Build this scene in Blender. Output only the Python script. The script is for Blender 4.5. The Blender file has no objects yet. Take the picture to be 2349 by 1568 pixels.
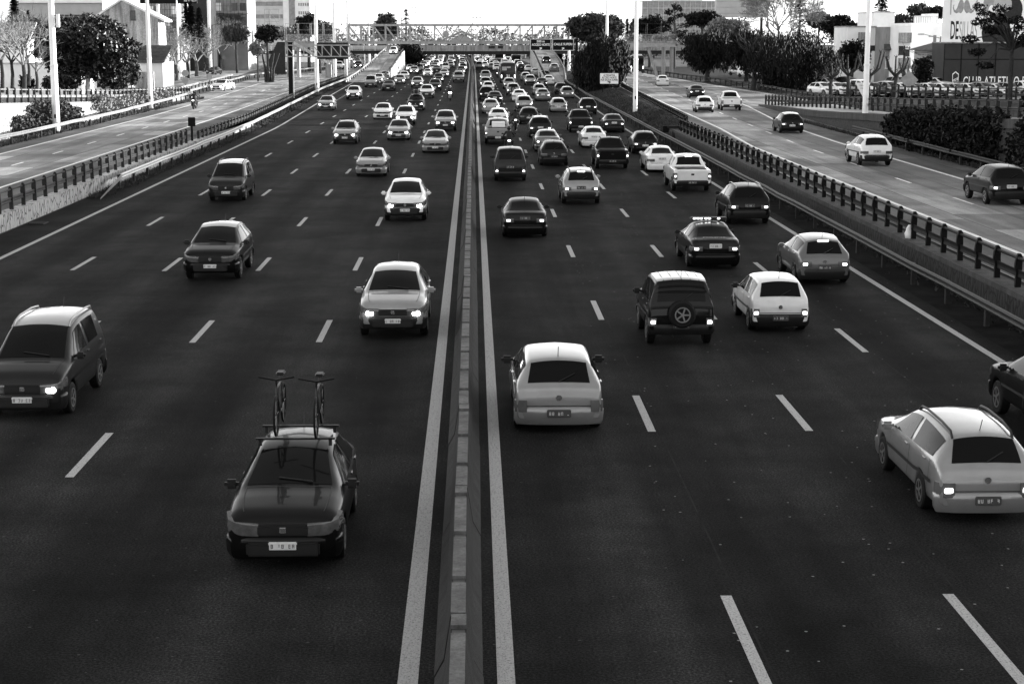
import bpy, bmesh, math, random
from mathutils import Vector, Matrix
random.seed(7)
R = math.radians
scene = bpy.context.scene
COL = scene.collection

# ------------------------------------------------------------------ camera
W2, H2 = 2349.0, 1568.0           # photograph measured on a 2349 x 1568 grid
F = 3974.0                        # focal length on that grid
PITCH = math.atan(704.0 / F)
YAW = math.atan(89 * math.cos(PITCH) / F)
CAMH = 7.78
cam_d = bpy.data.cameras.new('camera')
cam = bpy.data.objects.new('camera', cam_d)
COL.objects.link(cam)
cam.location = (0, 0, CAMH)
cam.rotation_euler = (math.pi / 2 - PITCH, 0, -YAW)
cam_d.sensor_width = 36.0
cam_d.lens = 36.0 * F / W2
cam_d.clip_start = 0.5
cam_d.clip_end = 6000
scene.camera = cam
CM = cam.rotation_euler.to_matrix()

def ray(x, y):
    return CM @ Vector(((x - W2 / 2) / F, -(y - H2 / 2) / F, -1.0))

def P(x, y, z=0.0):
    """point at height z seen at pixel x, y"""
    d = ray(x, y)
    t = (z - CAMH) / d.z
    return Vector((d.x * t, d.y * t, z))

def Q(x, y, Y):
    """point at distance Y along the road seen at pixel x, y"""
    d = ray(x, y)
    t = Y / d.y
    return Vector((d.x * t, Y, CAMH + d.z * t))

def cx(Y):
    return -4.8e-5 * (Y - 400) ** 2 if Y > 400 else 0.0

def interp(tab, v):
    if v <= tab[0][0]:
        return tab[0][1]
    for (a, b), (c, d) in zip(tab, tab[1:]):
        if v <= c:
            return b + (d - b) * (v - a) / (c - a)
    return tab[-1][1]

# ------------------------------------------------------------------ materials
def newmat(name):
    m = bpy.data.materials.new(name)
    m.use_nodes = True
    nt = m.node_tree
    b = nt.nodes['Principled BSDF']
    return m, nt, b

def g(v):
    return (v, v, v, 1)

def ramp(nt, src, stops):
    r = nt.nodes.new('ShaderNodeValToRGB')
    el = r.color_ramp.elements
    while len(el) < len(stops):
        el.new(0.5)
    for e, (p, c) in zip(el, stops):
        e.position = p
        e.color = g(c)
    nt.links.new(src, r.inputs[0])
    return r.outputs[0]

def noise(nt, scale, detail=4, vec=None, rough=0.6):
    n = nt.nodes.new('ShaderNodeTexNoise')
    n.inputs['Scale'].default_value = scale
    n.inputs['Detail'].default_value = detail
    n.inputs['Roughness'].default_value = rough
    if vec is not None:
        nt.links.new(vec, n.inputs['Vector'])
    return n.outputs['Fac']

def pos(nt, sc=(1, 1, 1)):
    ge = nt.nodes.new('ShaderNodeNewGeometry')
    mp = nt.nodes.new('ShaderNodeMapping')
    mp.inputs['Scale'].default_value = sc
    nt.links.new(ge.outputs['Position'], mp.inputs['Vector'])
    return mp.outputs['Vector']

def opos(nt, sc=(1, 1, 1)):
    ge = nt.nodes.new('ShaderNodeTexCoord')
    mp = nt.nodes.new('ShaderNodeMapping')
    mp.inputs['Scale'].default_value = sc
    nt.links.new(ge.outputs['Object'], mp.inputs['Vector'])
    return mp.outputs['Vector']

def math_n(nt, op, a, b=None):
    n = nt.nodes.new('ShaderNodeMath')
    n.operation = op
    for i, v in enumerate((a, b)):
        if v is None:
            continue
        if isinstance(v, (int, float)):
            n.inputs[i].default_value = v
        else:
            nt.links.new(v, n.inputs[i])
    return n.outputs[0]

def mixc(nt, fac, a, b):
    n = nt.nodes.new('ShaderNodeMix')
    n.data_type = 'RGBA'
    for i, v in ((0, fac), (6, a), (7, b)):
        if isinstance(v, (int, float)):
            n.inputs[i].default_value = v if i == 0 else g(v)
        else:
            nt.links.new(v, n.inputs[i])
    return n.outputs[2]

def bump(nt, b, h, dist=0.02, strength=0.5):
    n = nt.nodes.new('ShaderNodeBump')
    n.inputs['Distance'].default_value = dist
    n.inputs['Strength'].default_value = strength
    nt.links.new(h, n.inputs['Height'])
    nt.links.new(n.outputs[0], b.inputs['Normal'])

def simple(name, v, rough=0.6, metal=0.0, var=0.25, scale=3.0, spec=0.4, world=False):
    """plain surface with a little noise in its base colour"""
    m, nt, b = newmat(name)
    if var:
        f = noise(nt, scale, 5, pos(nt) if world else opos(nt))
        c = ramp(nt, f, [(0.3, v * (1 - var)), (0.7, min(1, v * (1 + var)))])
        nt.links.new(c, b.inputs['Base Color'])
    else:
        b.inputs['Base Color'].default_value = g(v)
    b.inputs['Roughness'].default_value = rough
    b.inputs['Metallic'].default_value = metal
    b.inputs['Specular IOR Level'].default_value = spec
    return m

def paint_mat(name, v, metal=0.0, rough=0.32):
    m, nt, b = newmat(name)
    f = noise(nt, 2.2, 3, opos(nt))
    c = ramp(nt, f, [(0.3, v * 0.9), (0.7, min(.95, v * 1.05))])
    nt.links.new(c, b.inputs['Base Color'])
    # road dust low on the body
    b.inputs['Roughness'].default_value = rough
    b.inputs['Metallic'].default_value = metal
    b.inputs['Coat Weight'].default_value = 0.32 if v < .1 else 1.0
    b.inputs['Specular IOR Level'].default_value = .08 if v < .1 else .5
    b.inputs['Coat Roughness'].default_value = 0.04
    return m

def emis(name, v, s):
    m, nt, b = newmat(name)
    b.inputs['Base Color'].default_value = g(v)
    b.inputs['Emission Color'].default_value = (1, 1, 1, 1)
    b.inputs['Emission Strength'].default_value = s
    b.inputs['Roughness'].default_value = 0.2
    return m

M = {}
def asphalt():
    m, nt, b = newmat('asphalt')
    p = pos(nt)
    sep = nt.nodes.new('ShaderNodeSeparateXYZ')
    nt.links.new(p, sep.inputs[0])
    fine = noise(nt, 27, 4, p, 0.8)
    fine = ramp(nt, fine, [(0.36, 0.3), (0.5, 0.85), (0.63, 2.1)])
    big = ramp(nt, noise(nt, 1.0, 5, pos(nt, (.45, .03, 1))), [(0.32, 0.55), (0.68, 1.8)])
    blot = ramp(nt, noise(nt, .3, 6, p, .7), [(0.35, 0.62), (0.65, 1.45)])
    # tyre tracks and oil line, one period a lane
    ph = math_n(nt, 'MULTIPLY', sep.outputs[0], 2 * math.pi / 3.17)
    tr = math_n(nt, 'COSINE', math_n(nt, 'ADD', ph, 1.25))
    tr = math_n(nt, 'ADD', math_n(nt, 'MULTIPLY', tr, 0.24), 1.0)
    v = math_n(nt, 'MULTIPLY', math_n(nt, 'MULTIPLY', fine, big), math_n(nt, 'MULTIPLY', tr, blot))
    v = math_n(nt, 'MULTIPLY', v, 0.0145)
    # pale flecks
    sp = nt.nodes.new('ShaderNodeTexVoronoi')
    sp.inputs['Scale'].default_value = 3.4
    nt.links.new(p, sp.inputs['Vector'])
    rnd = nt.nodes.new('ShaderNodeSeparateColor')
    nt.links.new(sp.outputs['Color'], rnd.inputs[0])
    fl = math_n(nt, 'MULTIPLY', math_n(nt, 'LESS_THAN', sp.outputs['Distance'], 0.075), math_n(nt, 'GREATER_THAN', rnd.outputs[0], 0.55))
    side = math_n(nt, 'GREATER_THAN', sep.outputs[0], 3.0)
    fl = math_n(nt, 'MULTIPLY', fl, math_n(nt, 'ADD', math_n(nt, 'MULTIPLY', side, 0.75), 0.2))
    c = mixc(nt, fl, v, 0.2)
    nt.links.new(c, b.inputs['Base Color'])
    b.inputs['Roughness'].default_value = 0.8
    b.inputs['Specular IOR Level'].default_value = 0.02
    bump(nt, b, fine, 0.006, 0.2)
    return m
M['asphalt'] = asphalt()

def slab_mat(name, v, ln=5.5, wd=3.3):
    """worn pale concrete slabs with dark tyre bands"""
    m, nt, b = newmat(name)
    p = pos(nt)
    br = nt.nodes.new('ShaderNodeTexBrick')
    br.offset = 0.35
    br.inputs['Scale'].default_value = 1.0
    br.inputs['Brick Width'].default_value = ln
    br.inputs['Row Height'].default_value = wd
    br.inputs['Mortar Size'].default_value = 0.025
    br.inputs['Color1'].default_value = g(1.35)
    br.inputs['Color2'].default_value = g(0.5)
    br.inputs['Mortar'].default_value = g(0.25)
    rot = nt.nodes.new('ShaderNodeMapping')
    rot.inputs['Rotation'].default_value = (0, 0, R(90))
    rot.inputs['Location'].default_value = (0, 0.9, 0)
    nt.links.new(p, rot.inputs[0])
    nt.links.new(rot.outputs[0], br.inputs['Vector'])
    st = ramp(nt, noise(nt, 1, 6, pos(nt, (0.9, 0.06, 1)), .7), [(0.3, 0.5), (0.55, 1.0), (0.75, 1.3)])
    bl = ramp(nt, noise(nt, 0.22, 6, p), [(0.35, 0.7), (0.65, 1.25)])
    fi = ramp(nt, noise(nt, 14, 3, p), [(0.3, 0.8), (0.7, 1.2)])
    v1 = math_n(nt, 'MULTIPLY', math_n(nt, 'MULTIPLY', st, bl), math_n(nt, 'MULTIPLY', br.outputs['Color'], fi))
    v1 = math_n(nt, 'MULTIPLY', v1, v)
    c = nt.nodes.new('ShaderNodeCombineColor')
    for i in range(3):
        nt.links.new(v1, c.inputs[i])
    nt.links.new(c.outputs[0], b.inputs['Base Color'])
    b.inputs['Roughness'].default_value = 0.8
    b.inputs['Specular IOR Level'].default_value = 0.25
    bump(nt, b, fi, 0.01, 0.3)
    return m
M['slab'] = slab_mat('worn_concrete_slabs', 0.3)
M['slab_dark'] = slab_mat('grey_asphalt_patches', 0.11)
M['slab_mid'] = slab_mat('worn_grey_slabs', 0.18)
M['seam'] = simple('joint_sealant', 0.022, .9, var=.4, scale=2, spec=.02, world=True)

def line_mat():
    m, nt, b = newmat('road_paint')
    p = pos(nt)
    n1 = noise(nt, 30, 4, p, .8)
    n2 = noise(nt, 1, 4, pos(nt, (30, 2.5, 1)))
    a = ramp(nt, n1, [(0.36, 0.05), (0.46, 0.33), (0.8, 0.45)])
    k = ramp(nt, n2, [(0.3, 0.25), (0.45, 1.0)])
    nt.links.new(mixc(nt, k, 0.2, a), b.inputs['Base Color'])
    b.inputs['Roughness'].default_value = 0.7
    return m
M['line'] = line_mat()
M['line_white'] = simple('fresh_white_road_paint', 0.8, .7, var=.2, scale=3, world=True)

def stone_mat(name, light, dark, sx=2.6, sz=1.1):
    m, nt, b = newmat(name)
    p = pos(nt, (1, sx, sz))
    w = nt.nodes.new('ShaderNodeTexNoise')
    w.inputs['Scale'].default_value = 1.3
    nt.links.new(p, w.inputs['Vector'])
    mx = nt.nodes.new('ShaderNodeVectorMath'); mx.operation = 'MULTIPLY_ADD'
    mx.inputs[1].default_value = (.5, .5, .5)
    nt.links.new(w.outputs['Color'], mx.inputs[0]); nt.links.new(p, mx.inputs[2])
    v = nt.nodes.new('ShaderNodeTexVoronoi'); v.feature = 'DISTANCE_TO_EDGE'
    v.inputs['Scale'].default_value = 1.45
    nt.links.new(mx.outputs[0], v.inputs['Vector'])
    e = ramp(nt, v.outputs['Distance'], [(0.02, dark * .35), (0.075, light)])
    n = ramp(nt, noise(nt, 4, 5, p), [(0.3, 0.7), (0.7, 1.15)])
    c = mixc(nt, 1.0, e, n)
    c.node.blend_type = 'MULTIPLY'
    nt.links.new(c, b.inputs['Base Color'])
    b.inputs['Roughness'].default_value = 0.85
    bump(nt, b, v.outputs['Distance'], 0.06, 0.6)
    return m
M['stone'] = stone_mat('sunlit_rubble_masonry', 0.42, 0.1)  # sunlit copy, the sun's brightness put into the stone colour
M['stone_shaded'] = stone_mat('shaded_rubble_masonry', 0.035, 0.02)  # shaded copy of the same stone, shade put into its colour

def conc_mat(name, v, streak=1.0, scale=2.0):
    m, nt, b = newmat(name)
    p = pos(nt)
    a = ramp(nt, noise(nt, scale * 9, 6, p, .8), [(0.3, 0.55), (0.72, 1.4)])
    s = ramp(nt, noise(nt, 1, 5, pos(nt, (2.2, 2.2, .25))), [(0.33, 1 - .45 * streak), (0.65, 1 + .2 * streak)])
    v1 = math_n(nt, 'MULTIPLY', math_n(nt, 'MULTIPLY', a, s), v)
    c = nt.nodes.new('ShaderNodeCombineColor')
    for i in range(3):
        nt.links.new(v1, c.inputs[i])
    nt.links.new(c.outputs[0], b.inputs['Base Color'])
    b.inputs['Roughness'].default_value = 0.85
    b.inputs['Specular IOR Level'].default_value = 0.25
    bump(nt, b, a, 0.01, 0.4)
    return m
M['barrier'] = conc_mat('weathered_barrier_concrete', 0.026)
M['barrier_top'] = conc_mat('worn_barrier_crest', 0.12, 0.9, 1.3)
M['concrete'] = conc_mat('grey_concrete', 0.3)
M['concrete_dark'] = conc_mat('dark_concrete', 0.055)  # plain darker concrete for the copings
M['concrete_pale'] = conc_mat('pale_concrete', 0.5)
M['plaster'] = conc_mat('stained_plaster', 0.36, 1.3, .6)
M['white_wall'] = simple('white_render', 0.86, .8, var=.08, scale=.6)
M['offwhite'] = simple('offwhite_render', 0.6, .8, var=.15, scale=.5)
M['pale_wall'] = simple('pale_grey_render', 0.42, .8, var=.12, scale=.4)
M['grey_wall'] = simple('grey_render', 0.25, .8, var=.2, scale=.5)
M['dark_wall'] = simple('dark_corrugated_cladding', 0.018, .6, var=.35, scale=.6)
M['roof_dark'] = simple('dark_roof_tiles', 0.06, .8, var=.5, scale=2)
M['roof_pale'] = simple('pale_roof_sheet', 0.6, .7, var=.2, scale=1)
M['galv'] = simple('galvanised_steel', 0.3, .38, .55, .25, 3, .5)
M['galv_dark'] = simple('weathered_dark_steel', 0.026, .6, .1, .35, 3, .2)
M['rail_dark'] = simple('dark_rail_steel', 0.016, .55, .1, .4, 3, .25)  # even dark tone for the away-side guardrail
M['steel_grey'] = simple('painted_grey_steel', 0.3, .55, .1, .25, 1.5)
M['steel_black'] = simple('black_painted_steel', 0.006, .6, 0, .3, 2, .12)
M['post_white'] = simple('white_painted_mast', 0.8, .5, 0, .1, .8)
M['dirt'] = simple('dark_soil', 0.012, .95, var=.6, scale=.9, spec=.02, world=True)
M['ground'] = simple('dry_ground', 0.10, .95, var=.6, scale=.25, spec=.1, world=True)
M['grass'] = simple('rough_grass', 0.018, .9, var=.7, scale=.8, spec=.1, world=True)
M['grass_blade'] = simple('grass_blades', 0.05, .8, var=.5, scale=.6, spec=.15, world=True)
M['pavement'] = simple('pavement_tiles', 0.42, .85, var=.3, scale=.5, world=True)
M['leaf_dark'] = simple('dark_leaves', 0.008, .6, var=.5, scale=.8, spec=.12)
M['leaf_glossy'] = simple('glossy_dark_leaves', 0.016, .42, var=.5, scale=.8, spec=.35)
M['leaf_mid'] = simple('mid_grey_leaves', 0.04, .6, var=.5, scale=.7, spec=.15)
M['leaf_pale'] = simple('pale_leaves', 0.16, .7, var=.5, scale=.6, spec=.3)
M['bark'] = simple('dark_bark', 0.035, .9, var=.5, scale=3, spec=.15)
M['bark_pale'] = simple('pale_bark', 0.22, .9, var=.5, scale=3, spec=.15)
M['twig_pale'] = simple('pale_twigs', 0.2, .9, var=.4, scale=2, spec=.15)
M['glass'] = simple('dark_car_glass', 0.006, .06, 0, .0, spec=.1)
M['win'] = simple('dark_window_glass', 0.04, .1, 0, .3, 1.0, .6)
M['win_pale'] = simple('pale_window_glass', 0.22, .15, 0, .3, 1.0, .6)
M['rubber'] = simple('tyre_rubber', 0.007, .75, var=.3, spec=.2)
M['rim'] = simple('alloy_rim', 0.35, .3, .8, .1)
M['black_plastic'] = simple('black_plastic', 0.008, .5, var=.3, spec=.35)
M['lamp_off'] = simple('clear_lamp_lens', 0.12, .1, .3, .3, 9, spec=.7)
M['tail_off'] = simple('dark_tail_lens', 0.10, .15, 0, .2, spec=.6)
M['chrome'] = simple('bright_trim', 0.6, .18, .9, 0)
M['plate'] = simple('number_plate', 0.62, .5, var=.1)
M['plate_dark'] = simple('dark_number_plate', 0.06, .5, var=.1)
M['ink'] = simple('plate_ink', 0.03, .6, var=0)
M['head_on'] = emis('lit_headlamp', .9, 5.0)
M['tail_on'] = emis('lit_tail_lamp', .8, 1.3)
M['white_paint'] = simple('white_sign_paint', 0.85, .5, var=.05)
M['sign_dark'] = simple('dark_sign_face', 0.008, .7, var=.15, scale=1, spec=.1)
M['cloth_black'] = simple('black_riding_clothes', 0.014, .8, var=.4, scale=6)
M['cloth_grey'] = simple('grey_clothes', 0.15, .9, var=.3, scale=6)
M['cloth_white'] = simple('white_shirt', 0.7, .9, var=.15, scale=6)
M['skin'] = simple('skin', 0.3, .6, var=.1)
for k, v, mt in (('white', .78, 0), ('silver', .29, .45), ('grey', .12, .25), ('dark', .015, .1), ('black', .004, 0)):
    M['car_' + k] = paint_mat(k + '_car_paint', v, mt)

# ------------------------------------------------------------------ object helpers
def mesh_obj(name, verts, faces, mat, parent=None, smooth=False, mats=None, fm=None):
    me = bpy.data.meshes.new(name)
    me.from_pydata([tuple(v) for v in verts], [], faces)
    if mats:
        for x in mats:
            me.materials.append(x)
        me.polygons.foreach_set('material_index', fm)
    elif mat is not None:
        me.materials.append(mat)
    if smooth:
        me.polygons.foreach_set('use_smooth', [True] * len(me.polygons))
    me.update()
    o = bpy.data.objects.new(name, me)
    COL.objects.link(o)
    if parent is not None:
        o.parent = parent
    return o

def tag(o, label=None, cat=None, group=None, kind=None):
    if label: o['label'] = label
    if cat: o['category'] = cat
    if group: o['group'] = group
    if kind: o['kind'] = kind
    return o

def empty(name, loc, rz=0.0, label=None, cat=None, group=None):
    o = bpy.data.objects.new(name, None)
    COL.objects.link(o)
    o.location = loc
    o.rotation_euler = (0, 0, rz)
    o.empty_display_size = .1
    return tag(o, label, cat, group)

def copy_tree(o, parent=None):
    c = o.copy()
    COL.objects.link(c)
    if parent is not None:
        c.parent = parent
    for ch in list(o.children):
        copy_tree(ch, c)
    return c

class MB:
    """collects boxes, bars, tubes into one mesh"""
    def __init__(s):
        s.v, s.f = [], []
    def add(s, vs, fs):
        n = len(s.v)
        s.v += [Vector(v) for v in vs]
        s.f += [tuple(i + n for i in f) for f in fs]
        return s
    def box(s, c, d, rot=None):
        hx, hy, hz = d[0] / 2, d[1] / 2, d[2] / 2
        vs = [Vector((x, y, z)) for x in (-hx, hx) for y in (-hy, hy) for z in (-hz, hz)]
        if rot is not None:
            vs = [rot @ v for v in vs]
        c = Vector(c)
        return s.add([v + c for v in vs], [(0, 1, 3, 2), (4, 6, 7, 5), (0, 4, 5, 1), (2, 3, 7, 6), (0, 2, 6, 4), (1, 5, 7, 3)])
    def rbox(s, c, d, r=.03):
        """box with chamfered edges"""
        bm = bmesh.new()
        bmesh.ops.create_cube(bm, size=1)
        for v in bm.verts:
            v.co = Vector((v.co.x * d[0], v.co.y * d[1], v.co.z * d[2])) + Vector(c)
        bmesh.ops.bevel(bm, geom=bm.edges[:], offset=min(r, min(d) * .45), segments=2, affect='EDGES')
        bm.verts.index_update()
        s.add([v.co.copy() for v in bm.verts], [tuple(v.index for v in f.verts) for f in bm.faces])
        bm.free()
        return s
    def bar(s, a, b, w, h=None, up=(0, 0, 1)):
        a, b = Vector(a), Vector(b)
        h = h or w
        d = (b - a)
        L = d.length
        d.normalize()
        u = Vector(up)
        if abs(d.dot(u)) > .98:
            u = Vector((0, 1, 0))
        x = d.cross(u).normalized()
        z = x.cross(d).normalized()
        rot = Matrix((x, d, z)).transposed()
        return s.box((a + b) / 2, (w, L, h), rot)
    def tube(s, pts, rad, n=8, cap=True):
        pts = [Vector(p) for p in pts]
        if not isinstance(rad, (list, tuple)):
            rad = [rad] * len(pts)
        vs, fs = [], []
        t0 = (pts[1] - pts[0]).normalized()
        u = Vector((0, 0, 1)) if abs(t0.z) < .9 else Vector((1, 0, 0))
        for i, p in enumerate(pts):
            t = (pts[min(i + 1, len(pts) - 1)] - pts[max(i - 1, 0)]).normalized()
            x = t.cross(u)
            if x.length < 1e-4:
                u = Vector((1, 0, 0)) if abs(t.x) < .9 else Vector((0, 1, 0))
                x = t.cross(u)
            x.normalize()
            y = x.cross(t)
            for k in range(n):
                a = 2 * math.pi * k / n
                vs.append(p + (x * math.cos(a) + y * math.sin(a)) * rad[i])
        for i in range(len(pts) - 1):
            for k in range(n):
                a, b = i * n + k, i * n + (k + 1) % n
                fs.append((a, b, b + n, a + n))
        if cap:
            fs.append(tuple(range(n - 1, -1, -1)))
            fs.append(tuple((len(pts) - 1) * n + k for k in range(n)))
        return s.add(vs, fs)
    def prism(s, poly, fn, a, b):
        """closed polygon of 2D points extruded between parameters a, b through fn(u, v, w)"""
        n = len(poly)
        vs = [fn(u, v, a) for u, v in poly] + [fn(u, v, b) for u, v in poly]
        fs = [tuple(range(n)), tuple(range(2 * n - 1, n - 1, -1))]
        for i in range(n):
            j = (i + 1) % n
            fs.append((i, i + n, j + n, j))
        return s.add(vs, fs)
    def sweep(s, path, prof, closed=True, cap=True):
        """profile (lateral, up) swept along a ground path; lateral is to the right of travel"""
        path = [Vector(p) for p in path]
        n = len(prof)
        vs, fs = [], []
        for i, p in enumerate(path):
            t = (path[min(i + 1, len(path) - 1)] - path[max(i - 1, 0)])
            t.z = 0
            t.normalize()
            x = Vector((t.y, -t.x, 0))
            for u, v in prof:
                vs.append(p + x * u + Vector((0, 0, v)))
        for i in range(len(path) - 1):
            for k in range(n if closed else n - 1):
                a, b = i * n + k, i * n + (k + 1) % n
                fs.append((a, a + n, b + n, b))
        if cap and closed:
            fs.append(tuple(range(n)))
            fs.append(tuple((len(path) - 1) * n + k for k in range(n - 1, -1, -1)))
        return s.add(vs, fs)
    def build(s, name, mat, parent=None, smooth=False):
        return mesh_obj(name, s.v, s.f, mat, parent, smooth)

def strip(name, left, right, mat, kind='structure', crack=0.0):
    n = len(left)
    v = list(left) + list(right)
    f = [(i, n + i, n + i + 1, i + 1) for i in range(n - 1)]
    o = mesh_obj(name, v, f, mat)
    if kind: o['kind'] = kind
    return o

def frange(a, b, st):
    n = max(1, int(math.ceil((b - a) / st)))
    return [a + (b - a) * i / n for i in range(n + 1)]

def text_mesh(s, size, width=None, weight=0.0, space=1.0):
    """verts, faces of a line of writing centred on the origin in the x/z plane"""
    c = bpy.data.curves.new('writing', 'FONT')
    c.body = s
    c.size = size
    c.align_x = 'CENTER'
    c.align_y = 'CENTER'
    c.offset = weight
    c.space_character = space
    c.resolution_u = 3
    o = bpy.data.objects.new('writing', c)
    COL.objects.link(o)
    dg = bpy.context.evaluated_depsgraph_get()
    me = o.evaluated_get(dg).to_mesh()
    vs = [v.co.copy() for v in me.vertices]
    fs = [tuple(p.vertices) for p in me.polygons]
    o.evaluated_get(dg).to_mesh_clear()
    bpy.data.objects.remove(o)
    bpy.data.curves.remove(c)
    if vs and width:
        w = max(v.x for v in vs) - min(v.x for v in vs)
        k = width / max(w, 1e-4)
        vs = [Vector((v.x * k, v.y, v.z)) for v in vs]
    return [Vector((v.x, 0, v.y)) for v in vs], fs
# ------------------------------------------------------------------ ground, roads, markings
ZL, ZR = 0.65, 0.80               # level of the service roads beside the sunken highway
HL = [(-40, -18.75), (130, -18.75), (150, -18.9), (238, -21.2), (290, -21.5), (330, -20.4), (390, -19.4), (402, -19.4), (420, -19), (900, -19)]
HR = [(-40, 14.75), (130, 14.75), (215, 14.6), (285, 15.4), (330, 17.2), (402, 17.2), (420, 16), (900, 16)]
def hl(Y): return interp(HL, Y) + cx(Y)
def hr(Y): return interp(HR, Y) + cx(Y)
YS = frange(-40, 130, 20) + frange(140, 420, 10) + frange(440, 900, 20)
strip('ground', [(-690, -70, -.06), (-690, 1380, -.06)], [(690, -70, -.06), (690, 1380, -.06)], M['ground'])
strip('highway', [(hl(y), y, 0) for y in YS], [(hr(y), y, 0) for y in YS], M['asphalt'])

def tl(Y): return hl(Y) - .55
def tr(Y): return hr(Y) + .75
YT = [y for y in YS if y <= 392]
strip('terrain', [(-260, y, ZL - .03) for y in YT], [(tl(y), y, ZL - .03) for y in YT], M['ground'])
strip('terrain', [(interp([(128, 15.4), (140, 17.4), (220, 18.2), (285, 18.6), (330, 18.9), (392, 18.2)], y), y, ZR - .03) for y in YT], [(300, y, ZR - .03) for y in YT], M['grass'])
# sloping verge between the highway and the right service road
YV = [y for y in frange(128, 392, 12)]
strip('verge', [(hr(y) - .02, y, .012) for y in YV], [(interp([(128, 15.4), (140, 17.4), (220, 18.2), (285, 18.6), (330, 18.9), (392, 18.2)], y) + .03, y, ZR - .02) for y in YV], M['grass'])
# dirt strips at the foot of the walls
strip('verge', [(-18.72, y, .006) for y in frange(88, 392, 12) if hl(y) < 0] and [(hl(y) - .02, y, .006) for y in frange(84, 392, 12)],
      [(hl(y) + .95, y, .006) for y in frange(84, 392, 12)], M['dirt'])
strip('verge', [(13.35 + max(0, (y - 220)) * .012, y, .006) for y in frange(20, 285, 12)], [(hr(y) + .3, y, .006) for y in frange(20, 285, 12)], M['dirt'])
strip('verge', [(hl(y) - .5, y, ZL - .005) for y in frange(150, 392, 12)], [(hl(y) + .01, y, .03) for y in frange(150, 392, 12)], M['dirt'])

# service roads
SL_L = [(-40, -30.4), (150, -30.4), (200, -32.6), (290, -36.3), (370, -29.6), (420, -27), (900, -27)]
SL_R = [(-40, -20.3), (130, -20.3), (238, -22.6), (300, -22.4), (392, -20.6), (900, -21)]
YA = frange(-40, 900, 20)
strip('service_road', [(interp(SL_L, y), y, ZL) for y in YA], [(interp(SL_R, y), y, ZL) for y in YA], M['slab'])
SR_L = [(-40, 15.75), (120, 15.75), (132, 17.2), (240, 20.0), (330, 25), (500, 36)]
SR_R = [(-40, 26.9), (100, 27.2), (174, 28.6), (190, 37.0), (240, 34.5), (320, 31.4), (500, 43)]
YB = frange(-40, 500, 12)
strip('service_road', [(interp(SR_L, y), y, ZR) for y in YB], [(interp(SR_R, y), y, ZR) for y in YB], M['slab'])

def line(pts, w, z=.004, name='road_marking'):
    """painted line of width w along a ground path"""
    pts = [Vector((p[0], p[1], (p[2] if len(p) > 2 else 0) + z)) for p in pts]
    l, r = [], []
    for i, p in enumerate(pts):
        t = pts[min(i + 1, len(pts) - 1)] - pts[max(i - 1, 0)]
        t.z = 0
        t.normalize()
        x = Vector((t.y, -t.x, 0)) * (w / 2)
        l.append(p - x); r.append(p + x)
    return l, r
class Paint:
    def __init__(s): s.v, s.f = [], []
    def add(s, pts, w, z=.004):
        l, r = line(pts, w, z)
        n0, n = len(s.v), len(l)
        s.v += l + r
        s.f += [(n0 + i, n0 + n + i, n0 + n + i + 1, n0 + i + 1) for i in range(n - 1)]
    def build(s, name):
        o = mesh_obj(name, s.v, s.f, M['line'])
        o['kind'] = 'structure'
        return o
def hpath(x, a, b, st=12):
    return [(x + cx(y), y, 0) for y in frange(a, b, st)]
pt = Paint()
pt.add(hpath(-.83, -20, 800), .25)
pt.add(hpath(.375, -20, 800), .22)
LEFT_EDGE = [(-20, -16.75), (150, -16.75), (232, -18.7), (290, -19.9), (330, -19.0), (390, -18.3)]
pt.add([(interp(LEFT_EDGE, y), y, 0) for y in frange(-20, 290, 8)], .2)
pt.add(hpath(-16.6, 402, 800), .16)
pt.add([(12.75, y, 0) for y in frange(-20, 160, 10)] + [(13.0, 200, 0), (13.3, 228, 0), (14.2, 262, 0), (14.9, 292, 0)], .2)
pt.add(hpath(12.6, 402, 800), .16)
pt.build('road_marking')
# lane dashes: one period of 13.4 m
pt = Paint()
PER, DL = 13.75, 3.5
y0 = P(1698, 1368).y - DL * 0
base_r = P(1474, 907).y            # far end of a dash in the away carriageway
base_l = P(757, 734).y
k = -6
for xs, base, sgn in (((3.53, 6.68, 9.75), base_r, 1), ((-4.0, -7.25, -10.38, -13.5), base_l, -1)):
    for j, x in enumerate(xs):
        off = base + (0, 0, -5.1, -5.1)[j] * (1 if sgn > 0 else 0)
        if sgn < 0:
            off = base + (0, .0, 0, .3)[j]
        kk = -7
        while True:
            yb = off + kk * PER
            kk += 1
            if yb > 760: break
            if yb - DL < 0 or (x == -13.5 and yb > 330): continue
            pt.add([(x + cx(yb), yb - DL, 0), (x + cx(yb), yb, 0)], .16)
# short blocks of the merge lane
for i in range(14):
    y = 205 + i * 3.2
    pt.add([(-16.4 - i * .05, y, 0), (-16.4 - i * .05, y + 1.4, 0)], .22)
pt.build('road_marking')
pt = Paint()
pt.add([(-28.75, y, ZL) for y in frange(-20, 160, 10)] + [(-29.6, 200, ZL), (-31.8, 260, ZL), (-31.0, 300, ZL), (-28.3, 370, ZL), (-26.2, 440, ZL)], .18)
pt.add([(-22.45, y, ZL) for y in frange(-20, 150, 10)] + [(-23.2, 200, ZL), (-23.9, 260, ZL), (-23.7, 300, ZL), (-22.5, 370, ZL), (-22.0, 440, ZL)], .18)
yy = 20
while yy < 420:
    pt.add([(-25.6 - max(0, min(2, (yy - 160) / 50)), yy, ZL), (-25.6 - max(0, min(2, (yy - 160) / 50)), yy + 2.6, ZL)], .14)
    yy += 9.6
pt.add([(17.7, y, ZR) for y in frange(-20, 110, 10)] + [(18.7, 132, ZR), (19.9, 185, ZR), (21.4, 240, ZR), (25.6, 330, ZR)], .2)
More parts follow.
